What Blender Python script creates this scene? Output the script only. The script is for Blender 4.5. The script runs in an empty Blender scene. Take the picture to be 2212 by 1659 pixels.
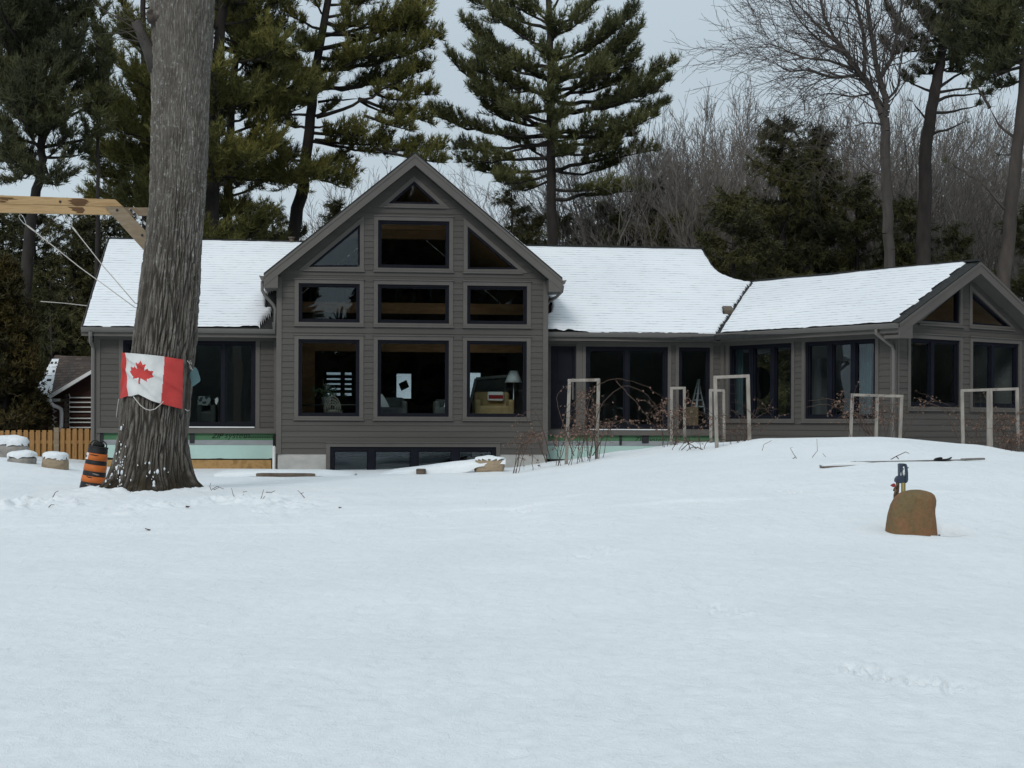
import bpy, math, random
import numpy as np
from mathutils import Vector, Matrix

C = bpy.context.scene.collection
SC = bpy.context.scene
PI = math.pi
# ---------------------------------------------------------------- camera geometry (measured from the photograph)
FV, CX, CY, HS, PHI, CZ = 3400.0, 1106.0, 829.5, 83.5, 0.004, 1.6

def ray(vx, vy):
    cx = (vx - CX) / FV
    cy = (HS - (vy - CY)) / FV
    return np.array([cx - PHI * cy, 1.0, cy + PHI * cx])

def at(vx, vy, Y):
    return np.array([0, 0, CZ]) + ray(vx, vy) * Y

def A(*p):
    return np.array(p, dtype=float)

def nrm(v):
    v = np.asarray(v, float)
    return v / (np.linalg.norm(v, axis=-1, keepdims=True) + 1e-12)

# ---------------------------------------------------------------- noise
def _hash(ix, iy, iz, seed):
    h = (ix * 374761393 + iy * 668265263 + iz * 2147483647 + seed * 1274126177) & 0xFFFFFFFF
    h = ((h ^ (h >> 13)) * 1274126177) & 0xFFFFFFFF
    h = h ^ (h >> 16)
    return (h & 0xFFFF) / 65535.0

def vnoise(x, y, z, seed=0):
    x, y, z = np.broadcast_arrays(np.asarray(x, float), np.asarray(y, float), np.asarray(z, float))
    fx, fy, fz = np.floor(x), np.floor(y), np.floor(z)
    ix, iy, iz = fx.astype(np.int64), fy.astype(np.int64), fz.astype(np.int64)
    tx, ty, tz = x - fx, y - fy, z - fz
    tx = tx * tx * (3 - 2 * tx); ty = ty * ty * (3 - 2 * ty); tz = tz * tz * (3 - 2 * tz)
    r = 0
    for a in (0, 1):
        for b in (0, 1):
            for c in (0, 1):
                w = (tx if a else 1 - tx) * (ty if b else 1 - ty) * (tz if c else 1 - tz)
                r = r + w * _hash(ix + a, iy + b, iz + c, seed)
    return r

def fbm(x, y, z, seed=0, octv=4):
    s, a, t = 0, 1.0, 0
    for i in range(octv):
        s = s + a * vnoise(np.asarray(x) * 2 ** i, np.asarray(y) * 2 ** i, np.asarray(z) * 2 ** i, seed + i * 17)
        t += a; a *= 0.5
    return s / t

# ---------------------------------------------------------------- materials
def _nt(name):
    m = bpy.data.materials.new(name); m.use_nodes = True
    nt = m.node_tree; nt.nodes.clear()
    out = nt.nodes.new('ShaderNodeOutputMaterial')
    return m, nt, out

def c4(c):
    return (c[0], c[1], c[2], 1.0)

def noise_node(nt, scale=5, detail=4, stretch=(1, 1, 1), rough=0.55, loc=(0, 0, 0), dist=0.0):
    tc = nt.nodes.new('ShaderNodeTexCoord'); mp = nt.nodes.new('ShaderNodeMapping')
    mp.inputs['Scale'].default_value = stretch; mp.inputs['Location'].default_value = loc
    nt.links.new(tc.outputs['Object'], mp.inputs['Vector'])
    n = nt.nodes.new('ShaderNodeTexNoise')
    n.inputs['Scale'].default_value = scale; n.inputs['Detail'].default_value = detail
    n.inputs['Roughness'].default_value = rough; n.inputs['Distortion'].default_value = dist
    nt.links.new(mp.outputs['Vector'], n.inputs['Vector'])
    return n

def ramp(nt, src, stops):
    r = nt.nodes.new('ShaderNodeValToRGB')
    els = r.color_ramp.elements
    while len(els) < len(stops): els.new(0.5)
    for e, (p, c) in zip(els, stops):
        e.position = p; e.color = c4(c)
    nt.links.new(src, r.inputs['Fac'])
    return r

def pbr(name, c1, c2=None, scale=6, detail=5, stretch=(1, 1, 1), rough=0.6, spec=0.25, metal=0.0, bump=0.0, bscale=None, bstretch=None, lo=0.35, hi=0.68, c3=None, dist=0.0):
    m, nt, out = _nt(name)
    b = nt.nodes.new('ShaderNodeBsdfPrincipled')
    b.inputs['Roughness'].default_value = rough; b.inputs['Metallic'].default_value = metal
    b.inputs['Specular IOR Level'].default_value = spec
    if c2 is None:
        c2 = tuple(x * 0.8 for x in c1)
    n = noise_node(nt, scale, detail, stretch, dist=dist)
    st = [(lo, c1), (hi, c2)] if c3 is None else [(lo, c1), ((lo + hi) / 2, c2), (hi, c3)]
    r = ramp(nt, n.outputs['Fac'], st)
    nt.links.new(r.outputs['Color'], b.inputs['Base Color'])
    if bump:
        n2 = noise_node(nt, bscale or scale * 3, 6, bstretch or stretch)
        bp = nt.nodes.new('ShaderNodeBump'); bp.inputs['Strength'].default_value = 1.0
        bp.inputs['Distance'].default_value = bump
        nt.links.new(n2.outputs['Fac'], bp.inputs['Height'])
        nt.links.new(bp.outputs['Normal'], b.inputs['Normal'])
    nt.links.new(b.outputs['BSDF'], out.inputs['Surface'])
    return m

def glass_mat(name, tint=(0.86, 0.90, 0.91), refl=1.0):
    m, nt, out = _nt(name)
    t = nt.nodes.new('ShaderNodeBsdfTransparent'); t.inputs['Color'].default_value = c4(tint)
    g = nt.nodes.new('ShaderNodeBsdfGlossy'); g.inputs['Roughness'].default_value = 0.012
    g.inputs['Color'].default_value = (0.9, 0.95, 1.0, 1)
    n = noise_node(nt, 0.9, 1)
    bp = nt.nodes.new('ShaderNodeBump'); bp.inputs['Distance'].default_value = 0.006
    nt.links.new(n.outputs['Fac'], bp.inputs['Height']); nt.links.new(bp.outputs['Normal'], g.inputs['Normal'])
    fr = nt.nodes.new('ShaderNodeFresnel'); fr.inputs['IOR'].default_value = 1.85
    ge = nt.nodes.new('ShaderNodeNewGeometry')
    sb = nt.nodes.new('ShaderNodeMath'); sb.operation = 'SUBTRACT'; sb.inputs[0].default_value = 1.0
    nt.links.new(ge.outputs['Backfacing'], sb.inputs[1])
    mu = nt.nodes.new('ShaderNodeMath'); mu.operation = 'MULTIPLY'
    nt.links.new(sb.outputs[0], mu.inputs[1])
    nt.links.new(fr.outputs['Fac'], mu.inputs[0])
    mx = nt.nodes.new('ShaderNodeMixShader')
    nt.links.new(mu.outputs[0], mx.inputs['Fac']); nt.links.new(t.outputs[0], mx.inputs[1]); nt.links.new(g.outputs[0], mx.inputs[2])
    nt.links.new(mx.outputs[0], out.inputs['Surface'])
    return m

M = {}
M['siding'] = pbr('siding_paint', (0.072, 0.067, 0.061), (0.088, 0.081, 0.074), 1.0, 4, (0.3, 0.3, 6), 0.62, 0.2, bump=0.0012, bscale=30, bstretch=(0.6, 0.6, 6))
M['trim'] = pbr('trim_paint', (0.098, 0.091, 0.083), (0.112, 0.103, 0.094), 2.0, 4, (1, 1, 1), 0.55, 0.25, bump=0.0006, bscale=40)
M['soffit'] = pbr('soffit_paint', (0.090, 0.084, 0.078), (0.102, 0.095, 0.088), 3, rough=0.65)
M['gutter'] = pbr('gutter_metal', (0.125, 0.117, 0.108), (0.138, 0.129, 0.120), 3, rough=0.4, spec=0.4)
M['black'] = pbr('black_frame', (0.006, 0.007, 0.012), (0.009, 0.010, 0.016), 4, rough=0.5, spec=0.12)
M['glass'] = glass_mat('window_glass')
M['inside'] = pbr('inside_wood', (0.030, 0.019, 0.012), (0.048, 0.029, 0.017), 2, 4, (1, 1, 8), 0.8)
M['insidewall'] = pbr('inside_plaster', (0.16, 0.16, 0.155), (0.18, 0.178, 0.17), 2, rough=0.85)
M['beamwood'] = pbr('inside_timber', (0.34, 0.17, 0.075), (0.44, 0.23, 0.10), 2, 4, (1, 8, 8), 0.7)
M['shingle'] = pbr('roof_shingle', (0.018, 0.020, 0.021), (0.040, 0.041, 0.040), 9, 3, (1, 1, 4), 0.9, bump=0.01, bscale=14, bstretch=(1, 1, 6))
M['concrete'] = pbr('bare_concrete', (0.33, 0.33, 0.31), (0.42, 0.41, 0.385), 3, 6, (1, 1, 1.5), 0.85, bump=0.004, bscale=25)
M['green'] = pbr('green_sheathing', (0.060, 0.150, 0.075), (0.074, 0.172, 0.088), 3, rough=0.6)
M['ink'] = pbr('print_ink', (0.008, 0.020, 0.010), (0.010, 0.024, 0.012), 5, rough=0.7)
M['membrane'] = pbr('grey_membrane', (0.23, 0.245, 0.26), (0.29, 0.305, 0.32), 2.5, 5, (1, 1, 4), 0.6)
M['foam'] = pbr('mint_foam', (0.37, 0.52, 0.475), (0.42, 0.575, 0.53), 1.6, 5, (1, 1, 1), 0.7, bump=0.002, bscale=12)
M['osb'] = pbr('tan_board', (0.29, 0.17, 0.065), (0.39, 0.24, 0.10), 5, 6, (1, 1, 1), 0.8, bump=0.003, c3=(0.25, 0.145, 0.055))
M['white'] = pbr('white_paint', (0.70, 0.71, 0.71), (0.62, 0.63, 0.63), 3, rough=0.45)
M['rubber'] = pbr('black_rubber', (0.016, 0.017, 0.019), (0.028, 0.029, 0.032), 6, rough=0.6, bump=0.002)
M['blackstrip'] = pbr('black_strip', (0.008, 0.008, 0.008), (0.014, 0.014, 0.013), 8, rough=0.9)

def snow_mat(name, course=False, c1=(0.785, 0.825, 0.848), c2=(0.83, 0.862, 0.884)):
    m, nt, out = _nt(name)
    b = nt.nodes.new('ShaderNodeBsdfPrincipled')
    b.inputs['Roughness'].default_value = 0.75; b.inputs['Specular IOR Level'].default_value = 0.12
    n = noise_node(nt, 0.5, 5)
    r = ramp(nt, n.outputs['Fac'], [(0.35, c1), (0.65, c2)])
    col = r.outputs['Color']
    # grain + wind ripple bump
    n1 = noise_node(nt, 7, 7, (1.0, 0.75, 1.0), 0.68, dist=0.6)
    n2 = noise_node(nt, 90, 2, (1, 1, 1), 0.6)
    n3 = noise_node(nt, 2.2, 3, (1.0, 0.5, 1.0), 0.5)
    ad = nt.nodes.new('ShaderNodeMath'); ad.operation = 'MULTIPLY_ADD'; ad.inputs[1].default_value = 0.3
    nt.links.new(n2.outputs['Fac'], ad.inputs[0]); nt.links.new(n1.outputs['Fac'], ad.inputs[2])
    ad2 = nt.nodes.new('ShaderNodeMath'); ad2.operation = 'MULTIPLY_ADD'; ad2.inputs[1].default_value = 2.0
    nt.links.new(n3.outputs['Fac'], ad2.inputs[0]); nt.links.new(ad.outputs[0], ad2.inputs[2])
    bp = nt.nodes.new('ShaderNodeBump'); bp.inputs['Distance'].default_value = 0.042 if not course else 0.008
    bp.inputs['Strength'].default_value = 0.8
    nt.links.new(ad2.outputs[0], bp.inputs['Height'])
    nt.links.new(bp.outputs['Normal'], b.inputs['Normal'])
    if course:
        # bare shingle butts peeping through thin snow, one line per course (a pattern of where snow lies)
        tc = nt.nodes.new('ShaderNodeTexCoord'); sp = nt.nodes.new('ShaderNodeSeparateXYZ')
        nt.links.new(tc.outputs['Object'], sp.inputs[0])
        mu = nt.nodes.new('ShaderNodeMath'); mu.operation = 'MULTIPLY'; mu.inputs[1].default_value = 1 / 0.0745
        nw = noise_node(nt, 3.0, 2)
        ma = nt.nodes.new('ShaderNodeMath'); ma.operation = 'MULTIPLY_ADD'; ma.inputs[1].default_value = 0.5
        nt.links.new(sp.outputs['Z'], mu.inputs[0]); nt.links.new(nw.outputs['Fac'], ma.inputs[0]); nt.links.new(mu.outputs[0], ma.inputs[2])
        fr = nt.nodes.new('ShaderNodeMath'); fr.operation = 'FRACT'; nt.links.new(ma.outputs[0], fr.inputs[0])
        lt = nt.nodes.new('ShaderNodeMapRange'); lt.inputs['From Min'].default_value = 0.0; lt.inputs['From Max'].default_value = 0.22
        lt.inputs['To Min'].default_value = 1.0; lt.inputs['To Max'].default_value = 0.0
        nt.links.new(fr.outputs[0], lt.inputs['Value'])
        np_ = noise_node(nt, 2.6, 6, (1, 1, 2.0), 0.7)
        rp = ramp(nt, np_.outputs['Fac'], [(0.47, (0, 0, 0)), (0.70, (1, 1, 1))])
        mm = nt.nodes.new('ShaderNodeMath'); mm.operation = 'MULTIPLY'
        nt.links.new(lt.outputs[0], mm.inputs[0]); nt.links.new(rp.outputs['Color'], mm.inputs[1])
        m2 = nt.nodes.new('ShaderNodeMath'); m2.operation = 'MULTIPLY_ADD'; m2.inputs[1].default_value = 0.95; m2.use_clamp = True
        m3 = nt.nodes.new('ShaderNodeMath'); m3.operation = 'MULTIPLY'; m3.inputs[1].default_value = 0.30
        nt.links.new(lt.outputs[0], m3.inputs[0])
        nt.links.new(mm.outputs[0], m2.inputs[0]); nt.links.new(m3.outputs[0], m2.inputs[2])
        mx = nt.nodes.new('ShaderNodeMixRGB'); mx.inputs['Color2'].default_value = (0.07, 0.075, 0.08, 1)
        nt.links.new(m2.outputs[0], mx.inputs['Fac']); nt.links.new(col, mx.inputs['Color1'])
        col = mx.outputs['Color']
    nt.links.new(col, b.inputs['Base Color'])
    nt.links.new(b.outputs['BSDF'], out.inputs['Surface'])
    return m
M['snow'] = snow_mat('snow')
M['roofsnow'] = snow_mat('snow_on_shingles', True, (0.72, 0.75, 0.785), (0.77, 0.80, 0.83))
M['snowcap'] = snow_mat('snow_cap', False, (0.79, 0.83, 0.85), (0.82, 0.855, 0.88))

# ---------------------------------------------------------------- objects
ROOTLOC = {}

def tag(o, label=None, cat=None, group=None, kind=None):
    if label: o['label'] = label
    if cat: o['category'] = cat
    if group: o['group'] = group
    if kind: o['kind'] = kind
    return o

def thing(name, label, cat, loc=(0, 0, 0), group=None):
    o = bpy.data.objects.new(name, None); C.objects.link(o)
    o.location = Vector([float(x) for x in loc]); o.empty_display_size = 0.2
    ROOTLOC[o.name] = A(*loc)
    return tag(o, label, cat, group)

def fast(name, V, F, mat, parent=None, loc=None, smooth=False, mats=None, midx=None):
    """V (N,3) world coordinates, F list of index tuples or int array (M,k)."""
    V = np.asarray(V, float)
    base = ROOTLOC[parent.name] if parent is not None else (A(*loc) if loc is not None else A(0, 0, 0))
    V = V - base
    me = bpy.data.meshes.new(name)
    if isinstance(F, np.ndarray):
        k = F.shape[1]; fl = F.reshape(-1).astype(np.int32)
        starts = np.arange(0, len(fl), k, dtype=np.int32); cnt = np.full(len(F), k, np.int32)
    else:
        cnt = np.array([len(f) for f in F], np.int32)
        fl = np.fromiter((i for f in F for i in f), np.int32)
        starts = np.concatenate([[0], np.cumsum(cnt)[:-1]]).astype(np.int32)
    me.vertices.add(len(V)); me.vertices.foreach_set('co', V.astype(np.float32).reshape(-1))
    me.loops.add(len(fl)); me.loops.foreach_set('vertex_index', fl)
    me.polygons.add(len(starts)); me.polygons.foreach_set('loop_start', starts)
    try: me.polygons.foreach_set('loop_total', cnt)
    except Exception: pass
    me.polygons.foreach_set('use_smooth', np.full(len(starts), bool(smooth)))
    for mm in (mats or [mat]): me.materials.append(mm)
    if midx is not None: me.polygons.foreach_set('material_index', np.asarray(midx, np.int32))
    me.update(calc_edges=True); me.validate()
    o = bpy.data.objects.new(name, me); C.objects.link(o)
    if parent is not None:
        o.parent = parent
    else:
        o.location = Vector(base)
    ROOTLOC[o.name] = base
    return o

SPLIT = {'corner_board', 'frieze_board', 'foundation', 'ridge_cap', 'joist_hanger', 'fascia', 'soffit', 'ceiling', 'partition', 'loft_beam', 'bolt_head', 'floor', 'curtain', 'step', 'stain'}
class MB:
    def __init__(s): s.v = []; s.f = []; s.cut = []
    def add(s, V, F):
        b = len(s.v); s.cut.append((b, len(s.f)))
        s.v.extend([tuple(map(float, p)) for p in V])
        s.f.extend([tuple(int(i) + b for i in f) for f in F])
        return s
    def hexa(s, p):  # 8 points: bottom 0-3 ring, top 4-7 ring
        return s.add(p, [(3, 2, 1, 0), (4, 5, 6, 7), (0, 1, 5, 4), (1, 2, 6, 5), (2, 3, 7, 6), (3, 0, 4, 7)])
    def box(s, a, b):
        x0, y0, z0 = a; x1, y1, z1 = b
        return s.hexa([(x0, y0, z0), (x1, y0, z0), (x1, y1, z0), (x0, y1, z0), (x0, y0, z1), (x1, y0, z1), (x1, y1, z1), (x0, y1, z1)])
    def prism(s, P, off):  # polygon P (list of 3d), extruded by vector off
        n = len(P); P = [A(*p) for p in P]; Q = [p + A(*off) for p in P]
        return s.add(P + Q, [tuple(range(n - 1, -1, -1)), tuple(range(n, 2 * n))] + [(i, (i + 1) % n, n + (i + 1) % n, n + i) for i in range(n)])
    def tube(s, pts, rad, n=6, cap=True):
        pts = [A(*p) for p in pts]
        if not hasattr(rad, '__len__'): rad = [rad] * len(pts)
        V = []; u = None
        for i, p in enumerate(pts):
            t = nrm(pts[min(i + 1, len(pts) - 1)] - pts[max(i - 1, 0)])
            if u is None:
                u = nrm(np.cross(t, A(0, 0, 1) if abs(t[2]) < 0.9 else A(1, 0, 0)))
            else:
                u = nrm(u - t * np.dot(u, t))
            w = np.cross(t, u)
            for k in range(n):
                a = 2 * PI * k / n
                V.append(p + rad[i] * (math.cos(a) * u + math.sin(a) * w))
        F = []
        for i in range(len(pts) - 1):
            for k in range(n):
                F.append((i * n + k, i * n + (k + 1) % n, (i + 1) * n + (k + 1) % n, (i + 1) * n + k))
        if cap:
            F.append(tuple(range(n - 1, -1, -1))); F.append(tuple((len(pts) - 1) * n + k for k in range(n)))
        return s.add(V, F)
    def beam(s, p0, p1, w, h, up=(0, 0, 1)):  # rectangular bar
        p0, p1 = A(*p0), A(*p1); t = nrm(p1 - p0); sd = nrm(np.cross(t, A(*up))); u = np.cross(sd, t)
        q = []
        for p in (p0, p1):
            q += [p - sd * w / 2 - u * h / 2, p + sd * w / 2 - u * h / 2, p + sd * w / 2 + u * h / 2, p - sd * w / 2 + u * h / 2]
        return s.hexa(q)
    def lathe(s, prof, c=(0, 0, 0), axis=(0, 0, 1), n=20):  # prof list (r, h)
        ax = nrm(A(*axis)); u = nrm(np.cross(ax, A(0, 1, 0) if abs(ax[1]) < 0.9 else A(1, 0, 0))); w = np.cross(ax, u)
        V = []
        for r, h in prof:
            for k in range(n):
                a = 2 * PI * k / n
                V.append(A(*c) + ax * h + r * (math.cos(a) * u + math.sin(a) * w))
        F = [(i * n + k, i * n + (k + 1) % n, (i + 1) * n + (k + 1) % n, (i + 1) * n + k) for i in range(len(prof) - 1) for k in range(n)]
        F.append(tuple(range(n - 1, -1, -1))); F.append(tuple((len(prof) - 1) * n + k for k in range(n)))
        return s.add(V, F)
    def build(s, name, mat, parent=None, loc=None, smooth=False):
        if name in SPLIT and len(s.cut) > 1:
            cs = s.cut + [(len(s.v), len(s.f))]; o = None
            for (v0, f0), (v1, f1) in zip(cs[:-1], cs[1:]):
                o = fast(name, np.array(s.v[v0:v1]), [tuple(i - v0 for i in f) for f in s.f[f0:f1]], mat, parent, loc, smooth)
            return o
        return fast(name, np.array(s.v), s.f, mat, parent, loc, smooth)

def bevel(o, w=0.01, seg=2):
    m = o.modifiers.new('bevel', 'BEVEL'); m.width = w; m.segments = seg; m.limit_method = 'ANGLE'
    return o

def copy_tree(o, parent=None):
    c = o.copy(); C.objects.link(c)
    if parent is not None: c.parent = parent
    for ch in list(o.children): copy_tree(ch, c)
    return c

def text_mesh(body, size, origin, xdir, ydir, mat, name, parent, depth=0.002, shear=0.0, offset=0.0):
    cu = bpy.data.curves.new(name, 'FONT'); cu.body = body; cu.size = size; cu.extrude = depth; cu.shear = shear; cu.offset = offset
    to = bpy.data.objects.new('tmp_text', cu); C.objects.link(to)
    dg = bpy.context.evaluated_depsgraph_get(); me = bpy.data.meshes.new_from_object(to.evaluated_get(dg))
    bpy.data.objects.remove(to); bpy.data.curves.remove(cu)
    x, y = nrm(A(*xdir)), nrm(A(*ydir)); z = np.cross(x, y)
    V = np.array([v.co[:] for v in me.vertices]); F = [tuple(p.vertices) for p in me.polygons]
    W = A(*origin) + V[:, :1] * x + V[:, 1:2] * y + V[:, 2:3] * z
    bpy.data.meshes.remove(me)
    return fast(name, W, F, mat, parent)

# ---------------------------------------------------------------- camera
cam = bpy.data.cameras.new('camera'); co = bpy.data.objects.new('camera', cam); C.objects.link(co)
cam.sensor_width = 36; cam.sensor_fit = 'HORIZONTAL'; cam.lens = 36 * FV / 2212; cam.shift_y = HS / 2212
cam.clip_end = 3000; cam.clip_start = 0.1
cp, sp_ = math.cos(PHI), math.sin(PHI)
co.matrix_world = Matrix(((cp, -sp_, 0, 0), (0, 0, -1, 0), (sp_, cp, 0, CZ), (0, 0, 0, 1)))
SC.camera = co

# ---------------------------------------------------------------- light: overcast
w = bpy.data.worlds.new('World'); SC.world = w; w.use_nodes = True
nt = w.node_tree; nt.nodes.clear()
wo = nt.nodes.new('ShaderNodeOutputWorld'); bg = nt.nodes.new('ShaderNodeBackground')
sky = nt.nodes.new('ShaderNodeTexSky'); sky.sky_type = 'NISHITA'; sky.sun_disc = False
SUN_EL, SUN_ROT = math.radians(34), math.radians(196)
sky.sun_elevation = SUN_EL; sky.sun_rotation = SUN_ROT
tc = nt.nodes.new('ShaderNodeTexCoord'); sx = nt.nodes.new('ShaderNodeSeparateXYZ')
nt.links.new(tc.outputs['Generated'], sx.inputs[0])
mr = nt.nodes.new('ShaderNodeMapRange'); mr.inputs['From Min'].default_value = 0.0; mr.inputs['From Max'].default_value = 1.0
nt.links.new(sx.outputs['Z'], mr.inputs['Value'])
cr = nt.nodes.new('ShaderNodeValToRGB'); e = cr.color_ramp.elements
e[0].position = 0.0; e[0].color = (0.53, 0.60, 0.65, 1); e[1].position = 0.95; e[1].color = (0.70, 0.79, 0.84, 1)
e2 = cr.color_ramp.elements.new(0.22); e2.color = (0.468, 0.550, 0.605, 1)
e3 = cr.color_ramp.elements.new(0.45); e3.color = (0.56, 0.65, 0.71, 1)
nt.links.new(mr.outputs[0], cr.inputs['Fac'])
cn = nt.nodes.new('ShaderNodeTexNoise'); cn.inputs['Scale'].default_value = 2.6; cn.inputs['Detail'].default_value = 5
mpn = nt.nodes.new('ShaderNodeMapping'); mpn.inputs['Scale'].default_value = (1, 1, 2.2)
nt.links.new(tc.outputs['Generated'], mpn.inputs[0]); nt.links.new(mpn.outputs[0], cn.inputs['Vector'])
cm = nt.nodes.new('ShaderNodeMapRange'); cm.inputs['From Min'].default_value = 0.3; cm.inputs['From Max'].default_value = 0.7
cm.inputs['To Min'].default_value = 9.3; cm.inputs['To Max'].default_value = 10.3
nt.links.new(cn.outputs['Fac'], cm.inputs['Value'])
vm = nt.nodes.new('ShaderNodeVectorMath'); vm.operation = 'SCALE'
nt.links.new(cr.outputs['Color'], vm.inputs[0]); nt.links.new(cm.outputs[0], vm.inputs['Scale'])
mx = nt.nodes.new('ShaderNodeMixRGB'); mx.inputs['Fac'].default_value = 0.93
nt.links.new(sky.outputs['Color'], mx.inputs['Color1']); nt.links.new(vm.outputs[0], mx.inputs['Color2'])
nt.links.new(mx.outputs['Color'], bg.inputs['Color']); bg.inputs['Strength'].default_value = 0.1
nt.links.new(bg.outputs[0], wo.inputs['Surface'])
sl = bpy.data.lights.new('sun', 'SUN'); so = bpy.data.objects.new('sun', sl); C.objects.link(so)
sl.energy = 1.2; sl.angle = math.radians(18); sl.color = (1.0, 0.97, 0.93)
# sky rotation: sun azimuth measured from +Y clockwise -> direction vector
sd = A(math.sin(SUN_ROT) * math.cos(SUN_EL), math.cos(SUN_ROT) * math.cos(SUN_EL), math.sin(SUN_EL))
so.rotation_euler = Vector(sd).to_track_quat('Z', 'Y').to_euler()
SC.view_settings.view_transform = 'Standard'; SC.view_settings.look = 'None'; SC.view_settings.exposure = 0.15; SC.view_settings.gamma = 1.0
SC.cycles.max_bounces = 8; SC.cycles.transparent_max_bounces = 16
SC.cycles.diffuse_bounces = 4; SC.cycles.glossy_bounces = 3; SC.cycles.caustics_reflective = False; SC.cycles.caustics_refractive = False
try: SC.cycles.use_denoising = True
except Exception: pass
# ================================================================= GROUND
GY = A(7.3, 12, 17, 21, 24, 26.5, 29, 31.5, 34, 37)
GV = A(-400, 0, 300, 600, 900, 1100, 1200, 1350, 1500, 1650, 1900, 2100, 2212, 2600)
GT = np.array([
 [1650, 1348, 1212, 1138, 1092, 1062, 1040, 1017, 992, 984],
 [1655, 1350, 1213, 1140, 1093, 1062, 1041, 1019, 995, 985],
 [1657, 1350, 1210, 1135, 1086, 1057, 1047, 1038, 1030, 1021],
 [1658, 1350, 1209, 1131, 1086, 1062, 1048, 1039, 1030, 1021],
 [1659, 1348, 1205, 1125, 1083, 1057, 1042, 1032, 1025, 1018],
 [1660, 1345, 1198, 1115, 1072, 1049, 1036, 1027, 1020, 1014],
 [1660, 1342, 1192, 1105, 1062, 1040, 1024, 1013, 1005, 999],
 [1661, 1338, 1184, 1093, 1047, 1023, 1006, 993, 981, 974],
 [1661, 1335, 1178, 1083, 1034, 1008, 992, 975, 957, 955],
 [1661, 1333, 1173, 1074, 1021, 994, 968, 946, 950, 962],
 [1661, 1331, 1170, 1064, 1004, 984, 951, 943, 953, 966],
 [1661, 1331, 1170, 1062, 1001, 989, 968, 958, 964, 972],
 [1661, 1332, 1172, 1066, 1004, 993, 983, 975, 975, 979],
 [1661, 1334, 1176, 1072, 1012, 1000, 990, 984, 984, 986]], float)
GZ = np.zeros_like(GT)
for i in range(len(GV)):
    for j in range(len(GY)):
        GZ[i, j] = CZ + GY[j] * (HS - (GT[i, j] - CY) + PHI * (GV[i] - CX)) / FV

def pchip_slopes(x, y):
    h = np.diff(x); d = np.diff(y) / h; m = np.zeros_like(y)
    m[0], m[-1] = d[0], d[-1]
    for k in range(1, len(x) - 1):
        if d[k - 1] * d[k] > 0:
            w1, w2 = 2 * h[k] + h[k - 1], h[k] + 2 * h[k - 1]
            m[k] = (w1 + w2) / (w1 / d[k - 1] + w2 / d[k])
    return m

def pchip(x, y, q, m=None):
    m = pchip_slopes(x, y) if m is None else m
    q = np.clip(q, x[0], x[-1]); i = np.clip(np.searchsorted(x, q) - 1, 0, len(x) - 2)
    h = x[i + 1] - x[i]; t = (q - x[i]) / h
    return ((2 * t ** 3 - 3 * t ** 2 + 1) * y[i] + (t ** 3 - 2 * t ** 2 + t) * h * m[i] + (-2 * t ** 3 + 3 * t ** 2) * y[i + 1] + (t ** 3 - t ** 2) * h * m[i + 1])

GM = [pchip_slopes(GY, GZ[i]) for i in range(len(GV))]
TREE_Y = 26.5
TREE_X = at(325, 1050, TREE_Y)[0]
BOUL = at(1969, 1150, 17.9)
PRINTS = [(1300, 1215), (1250, 1226), (1320, 1222), (1528, 1322), (1560, 1330), (1590, 1338), (1120, 1150), (1145, 1153), (900, 1146), (930, 1150), (1850, 1448), (1885, 1456), (1985, 1470), (2040, 1480), (1700, 1152), (1730, 1155)]

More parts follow.
